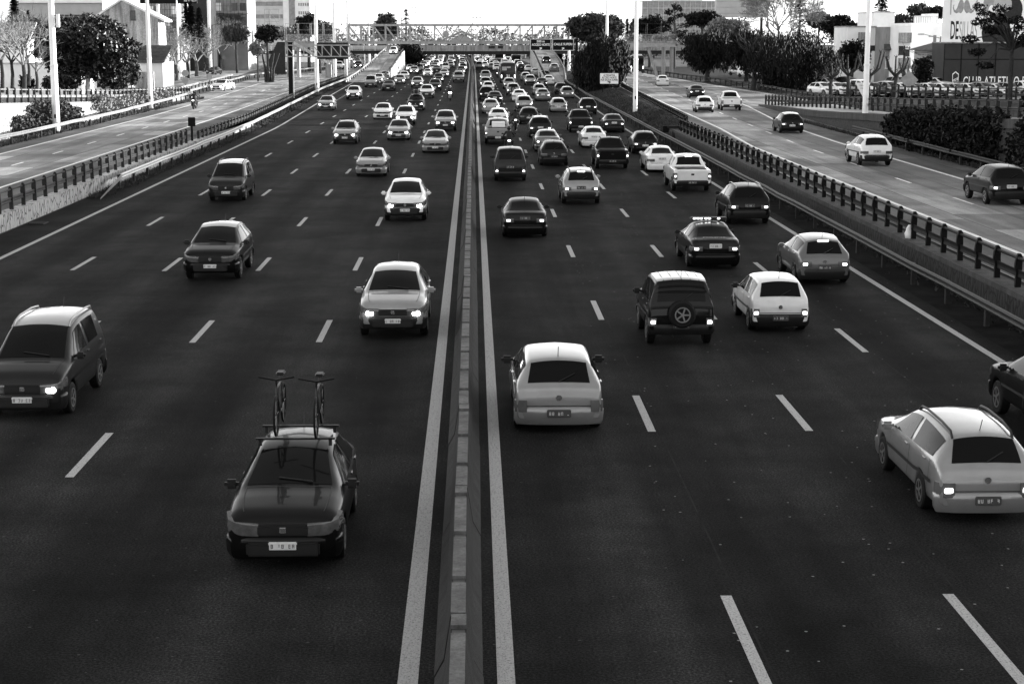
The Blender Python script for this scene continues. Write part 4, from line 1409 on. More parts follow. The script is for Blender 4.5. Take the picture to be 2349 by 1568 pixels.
car('sedan', 'black', 1599, 225, A, 'black saloon beside the white patch on the service road', z=ZR, rot=-3)
car('hatch', 'white', 1617, 258, A, 'white hatchback with a black bumper on the service road', z=ZR, lower='black_plastic', lights=False, rot=-3)
car('pickup', 'white', 1678, 253.5, A, 'white pickup with a dark tailgate badge on the service road', z=ZR, lights=False, rot=-3)
car('hatch', 'black', 1814, 305, A, 'black hatchback with a white roof panel on the service road', z=ZR, rot=-1)
car('suv', 'white', 2003, 379, A, 'white SUV with a black bumper on the service road', z=ZR, lights=False)
car('suv', 'black', 2305, 468, A, 'black SUV on the service road at the picture edge', z=ZR)
car('suv', 'white', 1439, 171, A, 'white SUV by the coach on the service road', z=ZR, lights=False, rot=-5)
# parked row behind the fence
rnd = random.Random(11)
px = 1892
i = 0
cols = ['white', 'white', 'silver', 'white', 'dark', 'silver', 'white', 'silver', 'white', 'white', 'silver', 'white', 'grey', 'white', 'silver', 'white']
typs = ['hatch', 'hatch', 'sedan', 'van', 'hatch', 'suv', 'sedan', 'sedan', 'hatch', 'hatch', 'sedan', 'hatch', 'suv', 'sedan', 'suv', 'pickup', 'hatch']
ords = ['first', 'second', 'third', 'fourth', 'fifth', 'sixth', 'seventh', 'eighth', 'ninth', 'tenth', 'eleventh', 'twelfth', 'thirteenth', 'fourteenth', 'fifteenth', 'sixteenth', 'seventeenth', 'eighteenth', 'nineteenth', 'twentieth']
while px < 2372:
    c, t = cols[i % len(cols)], typs[i % len(typs)]
    car(t, c, px, 219 + (px - 1892) * .009, O, '%s %s parked %s from the hedge in the front row behind the fence' % (c, WORDS[t], ords[i]), z=.95, lights=False, rot=26 + rnd.uniform(-3, 3), detail=1, lane='parked')
    px += 31; i += 1
for j, (x, c, t) in enumerate([(1905, 'silver', 'hatch'), (1952, 'dark', 'suv'), (2068, 'silver', 'suv'), (2103, 'white', 'suv'), (2132, 'silver', 'hatch'), (2160, 'white', 'sedan'), (2192, 'silver', 'hatch'), (2228, 'black', 'suv'), (2262, 'silver', 'sedan'), (2300, 'white', 'hatch'), (2334, 'silver', 'wagon')]):
    car(t, c, x, 206 - (x - 1900) * .004, O, '%s %s parked %s from the hedge in the back row by the club wall' % (c, WORDS[t], ords[j]), z=.95, lights=False, rot=26, detail=0, lane='parked')
for j, (x, y, c, t) in enumerate([(1720, 178, 'white', 'van'), (1697, 174, 'silver', 'hatch'), (1742, 180, 'white', 'hatch'), (1762, 176, 'silver', 'sedan')]):
    car(t, c, x, y, O, '%s %s parked %s in the gap under the tree crowns' % (c, WORDS[t], ords[j]), z=ZR, lights=False, rot=30, detail=0, lane='parked')
for j, (x, c, t) in enumerate([(487, 'dark', 'sedan'), (536, 'dark', 'hatch')]):
    p = P(x, 219, 1.0)
car('sedan', 'dark', 262, 205, O, 'dark saloon parked behind the bright fence under the big tree', z=1.6, lights=False, rot=60, detail=0, lane='parked')
car('hatch', 'silver', 305, 203, O, 'silver hatchback parked behind the bright fence by the white mast', z=1.4, lights=False, rot=60, detail=0, lane='parked')

# the jam beyond, filled lane by lane
rnd = random.Random(4)
COLW = ['white'] * 9 + ['silver'] * 6 + ['grey'] * 3 + ['dark'] * 3 + ['black'] * 3
TYPW = ['hatch'] * 4 + ['sedan'] * 4 + ['suv'] * 5 + ['pickup', 'van']
for lx, start in ((1.95, 412), (5.1, 398), (8.2, 408), (11.2, 418)):
    y = start
    while y < 735:
        if abs(y - 470) < 9 and lx == 8.2 or abs(y - 505) < 9 and lx == 11.2:
            y += 14; continue
        t, c = rnd.choice(TYPW), rnd.choice(COLW)
        car_at(t, c, lx + cx(y) + rnd.uniform(-.3, .3), y, 0, A, None, (), rnd.random() < .45, 0, 0, 'jam')
        y += rnd.uniform(8.5, 13.5)
for lx, start in ((-2.4, 385), (-5.6, 405), (-8.8, 372), (-12.0, 410), (-15.1, 425)):
    y = start + rnd.uniform(0, 10)
    while y < 735:
        t, c = rnd.choice(TYPW), rnd.choice(COLW)
        car_at(t, c, lx + cx(y) + rnd.uniform(-.3, .3), y, 0, O, None, (), rnd.random() < .6, 0, 0, 'jam')
        y += rnd.uniform(15, 34)

# build them
def colw(c): return {'dark': 'dark grey', 'grey': 'mid grey', 'silver': 'silver', 'white': 'white', 'black': 'black'}[c]
BUILT = {}
for c in CARS:
    d = c['detail']
    if d is None:
        d = 2 if c['y'] < 235 else 1
        if c['y'] > 345: d = 0
    lab = c['label']
    if lab is None:
        if c['way'] == A:
            lab = 'distant %s %s in the away-going jam beyond the road bridge' % (colw(c['colour']), WORDS[c['typ']])
        else:
            lab = 'distant %s %s in the oncoming traffic beyond the road bridge' % (colw(c['colour']), WORDS[c['typ']])
        if c['lights']: lab += ' with lit lamps'
    grp = 'parked cars' if c['lane'] == 'parked' else ('away-going traffic' if c['way'] == A else 'oncoming traffic')
    o = make_car(c['typ'], c['colour'], 'rear' if c['way'] == A else 'front', d, NAMES[c['typ']], (c['x'], c['y'], c['z']), c['rz'], lab, grp, c['lights'], c['extras'], c['lower'])
    if c['label']: BUILT[c['label']] = (o, c)

def find(s):
    for k, v in BUILT.items():
        if s in k: return v
# ramp cars follow the slope
for s, a in (('starting up the exit ramp', 3.0), ('higher up the exit ramp', 3.2), ('coming down the entrance ramp', -3.0)):
    find(s)[0].rotation_euler.x = R(a)
# sky sheen on dark car roofs, painted as pale panels
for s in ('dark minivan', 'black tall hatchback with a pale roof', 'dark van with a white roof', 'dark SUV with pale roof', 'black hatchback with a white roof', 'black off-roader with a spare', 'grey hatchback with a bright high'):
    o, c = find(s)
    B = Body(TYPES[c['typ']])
    me = cached((c['typ'], 'roof_sheen_panel'), lambda: patch(B.toppt, [(6.02, -.97), (6.02, .97), (9.0, .97), (9.0, -.97)], 8, 14, .004))
    part('roof_sheen_panel', me, M['car_silver'] if 'white' not in s else M['car_white'], o)
# police light bar and lettering
o, c = find('police')
mb = MB(); mb.rbox((0, -.25, 1.53), (1.25, .32, .09), .03); mb.box((.4, -.25, 1.475), (.06, .2, .05)); mb.box((-.4, -.25, 1.475), (.06, .2, .05))
lb = mb.build('light_bar', M['black_plastic'], o)
mb = MB()
for x in (-.5, -.38, -.26, -.1, .02, .34): mb.rbox((x, -.42, 1.535), (.09, .03, .045), .01)
mb.build('lit_bulb', M['tail_on'], lb)
B = Body(TYPES['sedan'])
v, f = text_mesh('POLICIA', .15, .8, .004)
pn = B.toppt(11.6, 0)
mesh_obj('lettering', [Vector((p.x, pn.y + p.z * 1.6, pn.z + .016 - p.z * .06)) for p in v], f, M['white_paint'], o)
# roof rack with two boards on the black car
o, c = find('two upright')
B = Body(TYPES['hatch'])
for y in (.0, -.9):
    mb = MB(); mb.bar((-.62, y, 1.53), (.62, y, 1.53), .05, .03)
    for sx in (-.55, .55): mb.bar((sx, y, 1.42), (sx, y, 1.53), .05, .05)
    mb.build('rack_bar', M['black_plastic'], o)
def bicycle(loc, rz, label):
    root = empty('bicycle', loc, rz, label, 'bicycle', 'bicycles on the roof rack')
    r = .33
    for y in (.52, -.52):
        V, Fc = [], []
        n, m = 28, 6
        for i in range(n):
            a = 2 * math.pi * i / n
            for k in range(m):
                b = 2 * math.pi * k / m
                rr = r - .02 + .02 * math.cos(b)
                V.append(Vector((.02 * math.sin(b), y + rr * math.cos(a), r + rr * math.sin(a))))
        for i in range(n):
            for k in range(m):
                i2, k2 = (i + 1) % n, (k + 1) % m
                Fc.append((i * m + k, i2 * m + k, i2 * m + k2, i * m + k2))
        wh = mesh_obj('wheel', V, Fc, M['rubber'], root, True)
        mb = MB()
        for k in range(8): mb.bar((0, y, r), (0, y + .31 * math.cos(k * .785), r + .31 * math.sin(k * .785)), .006, .006, (1, 0, 0))
        mb.build('rim', M['galv'], wh)
    mb = MB()
    for p, q in (((0, .52, r), (0, .38, .78)), ((0, .38, .74), (0, -.18, .74)), ((0, .38, .68), (0, -.05, .28)), ((0, -.05, .28), (0, -.22, .84)), ((0, -.05, .28), (0, -.52, r)), ((0, -.2, .72), (0, -.52, r))): mb.tube([p, q], .018, 6)
    mb.build('frame', M['car_black'], root)
    mb = MB(); mb.tube([(-.28, .36, .92), (0, .42, .88), (.28, .36, .92)], .014, 6); mb.tube([(0, .38, .76), (0, .42, .88)], .014, 6); mb.build('handlebar', M['steel_black'], root)
    mb = MB(); mb.rbox((0, -.25, .87), (.14, .26, .05), .02); mb.build('saddle', M['black_plastic'], root)
for x, yy, lb in ((-.34, -.45, 'dark bicycle standing upright on the roof of the black car, outer lane side'), (.30, -.6, 'dark bicycle standing upright on the roof of the black car, median side')):
    bicycle(o.location + Vector((-x, -yy, 1.55)), math.pi, lb)
# crate in the silver pickup's bed, luggage on the black SUV
o, c = find('open bed')
mb = MB(); mb.rbox((0, 0, .2), (.95, .8, .4), .03); mb.box((.1, -.41, .28), (.7, .03, .03))
b = mb.build('crate', M['white_paint']); b.location = o.location + Vector((.05, -1.2, 1.175)); tag(b, 'white crate riding in the bed of the silver pickup', 'crate')
o, c = find('luggage on its roof rack')
mb = MB(); mb.rbox((0, 0, .2), (.85, .9, .40), .12); b = mb.build('luggage_bag', M['black_plastic'])
b.location = o.location + Vector((.0, .25, 1.68)); tag(b, 'black bag strapped on the roof of the black SUV', 'bag')
mb = MB()
for x in (-.22, .22): mb.box((x, 0, .205), (.05, .94, .43))
mb.build('strap', M['galv'], b)

# buses and trucks
def bus(px, py, way, label, colour, z=0.0, w=2.55, h=3.25, L=11.5, number=None, glass_top=.62, name='bus', cat='bus', rot=0):
    p = P(px, py, z)
    root = empty(name, (p.x, p.y, z), (0 if way == A else math.pi) + R(rot), label, cat, 'buses in the traffic')
    # local: the end facing the camera is at y = -1 for both ways (rear for away, front for oncoming)
    s = 1 if way == A else -1
    def Y(v): return v * s
    mb = MB()
    prof = []
    hw = w / 2
    for x, zz in ((-hw + .02, .35), (-hw, .8), (-hw, h * .62), (-hw + .06, h - .22), (-hw + .25, h - .04), (0, h), (hw - .25, h - .04), (hw - .06, h - .22), (hw, h * .62), (hw, .8), (hw - .02, .35)):
        prof.append((x, zz))
    rows = [(-2.3, .9), (-2.42, .0)]
    V, Fc = [], []
    for y, k in ((-2.45, .93), (-2.36, .98), (-2.2, 1), (L - 2.7, 1), (L - 2.5, .97)):
        for x, zz in prof:
            V.append(Vector((x * k, Y(y), .35 + (zz - .35) * (k if zz > 1 else 1))))
    n = len(prof)
    for i in range(4):
        for k in range(n):
            a, b = i * n + k, i * n + (k + 1) % n
            Fc.append((a, b, b + n, a + n))
    Fc += [tuple(range(n)), tuple(4 * n + k for k in range(n))[::-1]]
    me = cached((name, colour, px, 'body'), lambda: (V, Fc))
    part('body', me, M['car_' + colour], root)
    def pbox(nm, c, d, mat, r=.04, par=None):
        mb = MB(); mb.rbox((c[0], Y(c[1]), c[2]), d, r)
        return mb.build(nm, mat, par or root)
    pbox('rear_window' if way == A else 'windscreen', (0, -2.44, h * .69), (w * .84, .08, h * .33), M['glass'] if not number else M['win'], .06)
    pbox('engine_cover' if way == A else 'front_panel', (0, -2.44, h * .34), (w * .66, .07, h * .22), M['black_plastic'], .03)
    pbox('bumper', (0, -2.46, .48), (w * .96, .14, .3), M['black_plastic'], .05)
    pbox('number_plate', (0, -2.54, .55), (.5, .03, .14), M['plate'], .01)
    for sx in (-1, 1):
        tl = pbox('tail_lamp' if way == A else 'headlight', (sx * w * .42, -2.44, h * .34), (.17, .09, .62 if way == A else .3), M['tail_off'], .04)
        pbox('lit_bulb', (sx * w * .42, -2.50, h * .34), (.12, .06, .5 if way == A else .24), M['tail_on'] if way == A else M['head_on'], .03, tl)
        for j in range(6):
            mb = MB(); mb.box((sx * (hw + .0), Y(-1.2 + j * 1.7), h * .66), (.04, 1.5, h * .28)); mb.build('side_window', M['glass'], root)
        for yw in (0.0, 5.6):
            V2, F2 = lathe_x([(-.14, .3), (-.14, .48), (.14, .48), (.14, .3)], 18)
            part('wheel', cached(('bus', 'wheel'), lambda: (V2, F2)), M['rubber'], root, (sx * (hw - .17), Y(yw), .48))
        if way == O: pbox('mirror', (sx * (hw + .2), -2.5, h * .7), (.16, .12, .4), M['black_plastic'], .03)
    pbox('air_conditioner', (0, 2, h + .08), (1.6, 2.6, .24), M['car_white'], .06)
    if number:
        v, f = text_mesh(number, .6, None, .03)
        lt = mesh_obj('lettering', [Vector((q.x, -2.482, h * .345 + q.z)) for q in v], f, M['white_paint'], root)
        v, f = text_mesh('EXPO', .36, None, .01)
        mesh_obj('lettering', [Vector((q.x + .45, -2.486, h * .72 + q.z)) for q in v], f, M['ink'], root)
        mb = MB(); mb.box((-.62, -2.487, h * .72), (.75, .008, .6)); mb.box((.1, -2.4865, h * .78), (.6, .006, .25)); mb.build('advert_panel', M['pale_wall'], root)
    return root
bus(1165, 190.5, A, 'city bus with the number 21 on its dark engine cover', 'dark', number='21', h=3.3)
bus(1145, 148, A, 'grey coach ahead of the city bus beside the jammed cars', 'grey', L=11)
bus(1167, 143.5, A, 'pale coach with a dark rear window beyond the grey one', 'white', L=11)
bus(1184, 149.5, A, 'dark box lorry beside the side wall of the exit ramp', 'dark', L=8, h=2.7, name='lorry', cat='lorry')
bus(1461, 168.5, A, 'dark coach seen beyond the white mast on the service road', 'dark', z=ZR, rot=-4)
bus(790, 158, O, 'dark coach under the road bridge on the oncoming service road', 'dark', z=ZL)
# ------------------------------------------------------------------ people and motorcycles
def skin_body(name, joints, edges, mat, parent=None):
    """one continuous figure grown over connected joints: joints = [(x, y, z, radius)]"""
    me = bpy.data.meshes.new(name)
    me.from_pydata([j[:3] for j in joints], edges, [])
    o = bpy.data.objects.new(name, me)
    COL.objects.link(o)
    md = o.modifiers.new('skin', 'SKIN')
    for v, j in zip(me.skin_vertices[0].data, joints):
        v.radius = (j[3], j[3]) if len(j) == 4 else (j[3], j[4])
    me.skin_vertices[0].data[0].use_root = True
    sb = o.modifiers.new('smooth', 'SUBSURF'); sb.levels = 1; sb.render_levels = 1
    dg = bpy.context.evaluated_depsgraph_get()
    m2 = bpy.data.meshes.new_from_object(o.evaluated_get(dg))
    o.modifiers.clear()
    o.data = m2
    bpy.data.meshes.remove(me)
    m2.name = name
    m2.materials.clear(); m2.materials.append(mat)
    m2.polygons.foreach_set('use_smooth', [True] * len(m2.polygons))
    if parent is not None: o.parent = parent
    return o

def hand(j, e, wi, d, down):
    """palm, four fingers and a thumb from wrist joint wi"""
    w = Vector(j[wi][:3]); d = Vector(d).normalized(); down = Vector(down)
    side = d.cross(down).normalized()
    base = len(j)
    j.append((*(w + d * .07), .032)); e.append((wi, base))
    for k, (off, ln) in enumerate(((-.03, .06), (-.01, .07), (.01, .065), (.03, .05))):
        p = w + d * .09 + side * off
        j.append((*p, .010)); e.append((base, len(j) - 1))
        j.append((*(p + d * ln * .6 + down * ln * .5), .008)); e.append((len(j) - 2, len(j) - 1))
    p = w + d * .05 - side * .045
    j.append((*p, .011)); e.append((base, len(j) - 1))

def head_part(loc, parent, helmet=None, face=1):
    """helmet with visor, or a bare head with hair, nose and ears"""
    x, y, z = loc
    V, Fc = [], []
    n, m = 14, 9
    for i in range(m + 1):
        a = math.pi * i / m
        for k in range(n):
            b = 2 * math.pi * k / n
            rx, ry, rz = (.135, .165, .15)
            V.append(Vector((x + rx * math.sin(a) * math.cos(b), y + ry * math.sin(a) * math.sin(b), z + rz * math.cos(a))))
    for i in range(m):
        for k in range(n):
            p, q = i * n + k, i * n + (k + 1) % n
            Fc.append((p, q, q + n, p + n))
    h = mesh_obj('helmet', V, Fc, helmet, parent, True)
    mb = MB()
    vs = []
    for i in range(7):
        b = math.pi / 2 * face + (i - 3) * .33
        for zz, k in ((-.05, 1.03), (.0, 1.06), (.045, 1.03)):
            vs.append((x + .135 * k * math.cos(b), y + .165 * k * math.sin(b), z + zz))
    mb.add(vs, [(i * 3 + k, i * 3 + 3 + k, i * 3 + 4 + k, i * 3 + 1 + k) for i in range(6) for k in range(2)])
    mb.build('visor', M['glass'], h)
    return h

def motorcycle(loc, rz, label, face):
    """faces +y"""
    root = empty('motorcycle', loc, rz, label, 'motorcycle', 'motorcycles in the traffic')
    r = .31
    for y, w in ((.72, .055), (-.68, .08)):
        V, Fc = [], []
        n, m = 24, 8
        for i in range(n):
            a = 2 * math.pi * i / n
            for k in range(m):
                b = 2 * math.pi * k / m
                rr = r - .06 + .06 * math.cos(b)
                V.append(Vector((w * math.sin(b), y + rr * math.cos(a), r + rr * math.sin(a))))
        for i in range(n):
            for k in range(m):
                i2, k2 = (i + 1) % n, (k + 1) % m
                Fc.append((i * m + k, i2 * m + k, i2 * m + k2, i * m + k2))
        wh = mesh_obj('wheel', V, Fc, M['rubber'], root, True)
        mb = MB()
        for k in range(6):
            a = math.pi * k / 3
            mb.bar((0, y, r), (0, y + .2 * math.cos(a), r + .2 * math.sin(a)), .03, .02, (1, 0, 0))
        mb.build('rim', M['rim'], wh)
    mb = MB()
    mb.tube([(.09, .72, r), (.09, .52, .82), (.09, .44, .98)], .028); mb.tube([(-.09, .72, r), (-.09, .52, .82), (-.09, .44, .98)], .028)
    mb.build('fork', M['galv'], root)
    mb = MB(); mb.rbox((0, .02, .45), (.34, .52, .38), .08); mb.tube([(.07, -.68, r), (.07, -.1, .42)], .035); mb.tube([(-.07, -.68, r), (-.07, -.1, .42)], .035)
    mb.build('engine', M['galv_dark'], root)
    mb = MB(); mb.tube([(0, .45, .82), (0, .3, .87), (0, .05, .86), (0, -.1, .78)], [.09, .16, .17, .11], 10); mb.build('fuel_tank', M['car_dark'], root, True)
    mb = MB(); mb.tube([(0, -.08, .78), (0, -.35, .77), (0, -.72, .86), (0, -.9, .92)], [.12, .15, .13, .05], 8); mb.build('seat', M['black_plastic'], root, True)
    mb = MB(); mb.tube([(-.40, .32, 1.06), (-.2, .42, 1.02), (.2, .42, 1.02), (.40, .32, 1.06)], .018); mb.build('handlebar', M['steel_black'], root)
    for sx in (-1, 1):
        mb = MB(); mb.tube([(.30 * sx, .38, 1.05), (.38 * sx, .40, 1.22)], .01); mb.rbox((.42 * sx, .40, 1.25), (.15, .04, .1), .03); mb.build('mirror', M['black_plastic'], root)
    mb = MB(); mb.tube([(.17, .1, .3), (.2, -.4, .36), (.2, -.85, .5)], [.03, .05, .055]); mb.build('exhaust', M['chrome'], root)
    for sx in ((-.1, .1) if face == 'front' else (0,)):
        V, Fc = lathe_x([(-.05, .05), (.03, .10), (.05, .09)], 14)
        hl_ = mesh_obj('headlight', [Vector((p.y * .9 + sx, .62 + p.x, .95 + p.z * .9)) for p in V], Fc, M['lamp_off'] if face != 'front' else M['head_on'], root, True)
    mb = MB(); mb.rbox((0, -.93, .86), (.2, .06, .09), .02); tl = mb.build('tail_lamp', M['tail_on'] if face == 'rear' else M['tail_off'], root)
    mb = MB(); mb.box((0, -.98, .66), (.2, .015, .16)); mb.build('number_plate', M['plate_dark'], root)
    mb = MB(); mb.box((0, -.9, .66), (.16, .3, .02)); mb.tube([(0, -.62, .66), (0, -.8, .64), (0, -.98, .56)], .07, 6); mb.build('mudguard', M['black_plastic'], root)
    return root

def rider(loc, rz, label, jacket, trousers, helm):
    root = empty('person', loc, rz, label, 'person', 'motorcycle riders')
    j = [(0, -.30, .90, .17, .15), (0, -.24, 1.08, .17, .14), (0, -.16, 1.28, .20, .14), (0, -.12, 1.42, .13, .11), (0, -.08, 1.50, .06)]
    e = [(0, 1), (1, 2), (2, 3), (3, 4)]
    for s in (-1, 1):
        b = len(j)
        j += [(.20 * s, -.12, 1.38, .085), (.34 * s, .02, 1.18, .062), (.37 * s, .24, 1.09, .042)]
        e += [(3, b), (b, b + 1), (b + 1, b + 2)]
        hand(j, e, b + 2, (-.05 * s, .9, -.05), (0, .1, -.9))
        b = len(j)
        j += [(.13 * s, -.22, .86, .11), (.27 * s, .14, .74, .085), (.26 * s, -.12, .40, .06), (.25 * s, -.10, .32, .05), (.25 * s, .06, .28, .045)]
        e += [(0, b), (b, b + 1), (b + 1, b + 2), (b + 2, b + 3), (b + 3, b + 4)]
    skin_body('body', j, e, jacket, root)
    head_part((0, -.04, 1.64), root, helm)
    return root

def stander(loc, rz, label, top, bottom, stride=.15, cat='person'):
    root = empty('person', loc, rz, label, 'person')
    j = [(0, 0, .95, .15, .11), (0, 0, 1.15, .15, .11), (0, .02, 1.35, .18, .12), (0, .02, 1.45, .11, .09), (0, .02, 1.53, .055), (0, .03, 1.62, .085, .10), (0, .03, 1.72, .08, .09)]
    e = [(0, 1), (1, 2), (2, 3), (3, 4), (4, 5), (5, 6)]
    for s in (-1, 1):
        b = len(j)
        j += [(.20 * s, .02, 1.42, .065), (.25 * s, -.03 + stride * s * .4, 1.15, .048), (.25 * s, .10 + stride * s * .8, .92, .036)]
        e += [(3, b), (b, b + 1), (b + 1, b + 2)]
        hand(j, e, b + 2, (0, .2, -.9), (0, .7, -.3))
        b = len(j)
        j += [(.10 * s, 0, .88, .10), (.11 * s, .06 - stride * s, .50, .068), (.11 * s, -.05 - 1.5 * stride * s, .10, .048), (.12 * s, .12 - 1.5 * stride * s, .045, .04)]
        e += [(0, b), (b, b + 1), (b + 1, b + 2), (b + 2, b + 3)]
    body = skin_body('body', j, e, top, root)
    # trousers and hair as clothing over the figure
    jt = [(0, 0, .97, .155, .118)] ; et = []
    for s in (-1, 1):
        b = len(jt)
        jt += [(.10 * s, 0, .86, .108), (.11 * s, .06 - stride * s, .50, .076), (.11 * s, -.05 - 1.5 * stride * s, .12, .057)]
        et += [(0, b), (b, b + 1), (b + 1, b + 2)]
    skin_body('trousers', jt, et, bottom, root)
    V, Fc = lathe_x([(0, .095), (.06, .09), (.10, .05)], 12)
    mesh_obj('hair', [Vector((p.y, .02 + p.z * 1.1, 1.71 + p.x)) for p in V], Fc, M['cloth_black'], root, True)
    return root

def moto_pair(px, py, way, l1, l2, jacket, helm, z=0.0):
    p = P(px, py, z)
    rz = 0 if way == A else math.pi
    if way == A: p.y += .68
    else: p.y += .72
    motorcycle(p, rz, l1, 'rear' if way == A else 'front')
    rider(p, rz, l2, jacket, jacket, helm)
moto_pair(1182.5, 299, A, 'motorcycle ridden between the silver pickup and the dark hatchback', 'rider in black with a black helmet between the silver pickup and the dark hatchback', M['cloth_black'], M['car_black'])
moto_pair(1168, 352, A, 'motorcycle hidden behind the roof of the dark van', 'rider with a dark shiny helmet showing over the roof of the dark van', M['cloth_black'], M['car_dark'])
moto_pair(1032.5, 231, O, 'oncoming motorcycle with two lit round headlamps beside the median', 'rider in a dark open jacket with a pale helmet on the oncoming motorcycle', M['cloth_black'], M['car_silver'])
moto_pair(444, 251, A, 'motorcycle on the sunlit service road by the end of the pale wall', 'rider in dark clothes leaning along the sunlit service road', M['cloth_black'], M['car_black'], ZL)
moto_pair(1072.0 + 1075 * .0 + 68.5, 178.5, A, 'motorcycle squeezed between the city bus and the median lane', 'rider in black beside the city bus', M['cloth_black'], M['car_black'])
stander(P(469.5, 165, .78), 2.6, 'pedestrian in dark clothes walking along the side street pavement', M['cloth_black'], M['cloth_black'])
stander(P(516, 150, .78), 2.8, 'pedestrian in a dark top near the parked white SUV', M['cloth_black'], M['cloth_grey'])
# ------------------------------------------------------------------ trees
def leaf_cloud(lobes, n, size, seed, hang=0.0, clump=7, flat=.0):
    """leaf sized faces in small clumps spread over ellipsoid lobes: (cx, cy, cz, rx, ry, rz)"""
    rnd = random.Random(seed)
    V, Fc = [], []
    vol = [l[3] * l[4] * l[5] for l in lobes]
    tot = sum(vol)
    for l, vv in zip(lobes, vol):
        k = max(3, int(n * vv / tot / clump))
        for _ in range(k):
            while True:
                d = Vector((rnd.uniform(-1, 1), rnd.uniform(-1, 1), rnd.uniform(-1, 1)))
                if .05 < d.length <= 1: break
            rr = rnd.uniform(.45, 1.08) ** .6
            d = d.normalized() * rr
            c = Vector((l[0] + d.x * l[3], l[1] + d.y * l[4], l[2] + d.z * l[5]))
            cs = size * rnd.uniform(1.2, 2.4)
            for _ in range(clump):
                p = c + Vector((rnd.gauss(0, cs * .55), rnd.gauss(0, cs * .55), rnd.gauss(0, cs * .45)))
                if hang: p.z -= abs(rnd.gauss(0, hang))
                s = size * rnd.uniform(.5, 1.2)
                nrm = Vector((rnd.gauss(0, 1), rnd.gauss(0, 1), rnd.gauss(.5, 1))).normalized()
                if hang:
                    nrm.z *= .25; nrm.normalize()
                u = nrm.orthogonal().normalized()
                u = Matrix.Rotation(rnd.uniform(0, 6.3), 3, nrm) @ u
                w = nrm.cross(u)
                if hang: u, w = Vector((u.x, u.y, 0)).normalized() * .35, Vector((0, 0, 1)) * 1.7
                b = len(V)
                V += [p - u * s - w * s * .6, p + u * s - w * s * .5, p + u * s * .7 + w * s * .7, p - u * s * .8 + w * s * .6]
                Fc.append((b, b + 1, b + 2, b + 3))
    return V, Fc

def limbs(mb, base, top, r, rnd, depth, n, spread, length, sides=5, minr=.012):
    mb.tube([base, base.lerp(top, .5) + Vector((rnd.uniform(-1, 1), rnd.uniform(-1, 1), 0)) * r * .6, top], [r, r * .8, r * .62], sides, False)
    if depth == 0: return
    d = (top - base).normalized()
    for i in range(n):
        a = rnd.uniform(0, 6.283)
        o = d.orthogonal().normalized()
        o = Matrix.Rotation(a + i * 6.283 / n, 3, d) @ o
        nd = (d + o * spread * rnd.uniform(.6, 1.3)).normalized()
        nd.z += .12
        L = length * rnd.uniform(.7, 1.2)
        st = base.lerp(top, rnd.uniform(.6, 1.0))
        limbs(mb, st, st + nd * L, max(minr, r * .55), rnd, depth - 1, n, spread, length * .72, 4 if depth > 1 else 3, minr)

def tree(name, loc, lobes, n, size, leaf, label, trunk=None, hang=0.0, bark='bark', seed=None, group=None, cat='tree', clump=7):
    root = empty(name, loc, 0, label, cat, group)
    sd = seed if seed is not None else len(label) * 7 + int(abs(loc[0]) * 3)
    rnd = random.Random(sd)
    V, Fc = leaf_cloud([(a, b, c, d * 1.1, e * 1.1, f * 1.08) for a, b, c, d, e, f in lobes], n * (3.6 if hang else 2.8), size * (.92 if hang else 1.05), sd, hang, clump)
    mesh_obj('crown', V, Fc, M[leaf], root)
    h = trunk[0] if trunk else 3
    r = trunk[1] if trunk else .2
    mb = MB()
    zc = sum(l[2] for l in lobes) / len(lobes)
    mb.tube([(0, 0, -.3), (rnd.uniform(-.1, .1), 0, h * .5), (0, rnd.uniform(-.1, .1), h)], [r * 1.25, r, r * .8], 8)
    if 'several trunks' in label:
        for dx, dy in ((.8, .2), (-.7, .1), (1.5, -.1)): mb.tube([(dx * .5, dy, -.3), (dx * .6, dy, h * .3), (dx * 1.2, dy, h * .65)], [r * 1.1, r * .9, r * .6], 7)
    for l in lobes:
        c = Vector((l[0], l[1], l[2]))
        mb.tube([Vector((0, 0, h * .85)), Vector((0, 0, h)).lerp(c, .5) + Vector((0, 0, .3)), c], [r * .6, r * .4, r * .15], 5, False)
    mb.build('trunk', M[bark], root)
    return root

def bare_tree(name, loc, h, r, label, seed, twig='twig_pale', depth=4, n=3, spread=.7, length=2.2, bark='bark', group=None, minr=.016):
    root = empty(name, loc, 0, label, 'tree', group)
    rnd = random.Random(seed)
    mb = MB(); mb.tube([(0, 0, -.3), (.1, 0, h * .5), (0, .1, h)], [r * 1.3, r, r * .8], 8); 
    mb.build('trunk', M[bark], root)
    tb = MB()
    for i in range(4):
        a = i * 1.57 + rnd.uniform(-.4, .4)
        d = Vector((math.cos(a) * spread, math.sin(a) * spread, 1)).normalized()
        b = Vector((0, .1, h * rnd.uniform(.85, 1)))
        limbs(tb, b, b + d * length, r * .55, rnd, depth, n, spread, length * .8, 5, minr)
    tb.build('crown', M[twig], root)
    return root

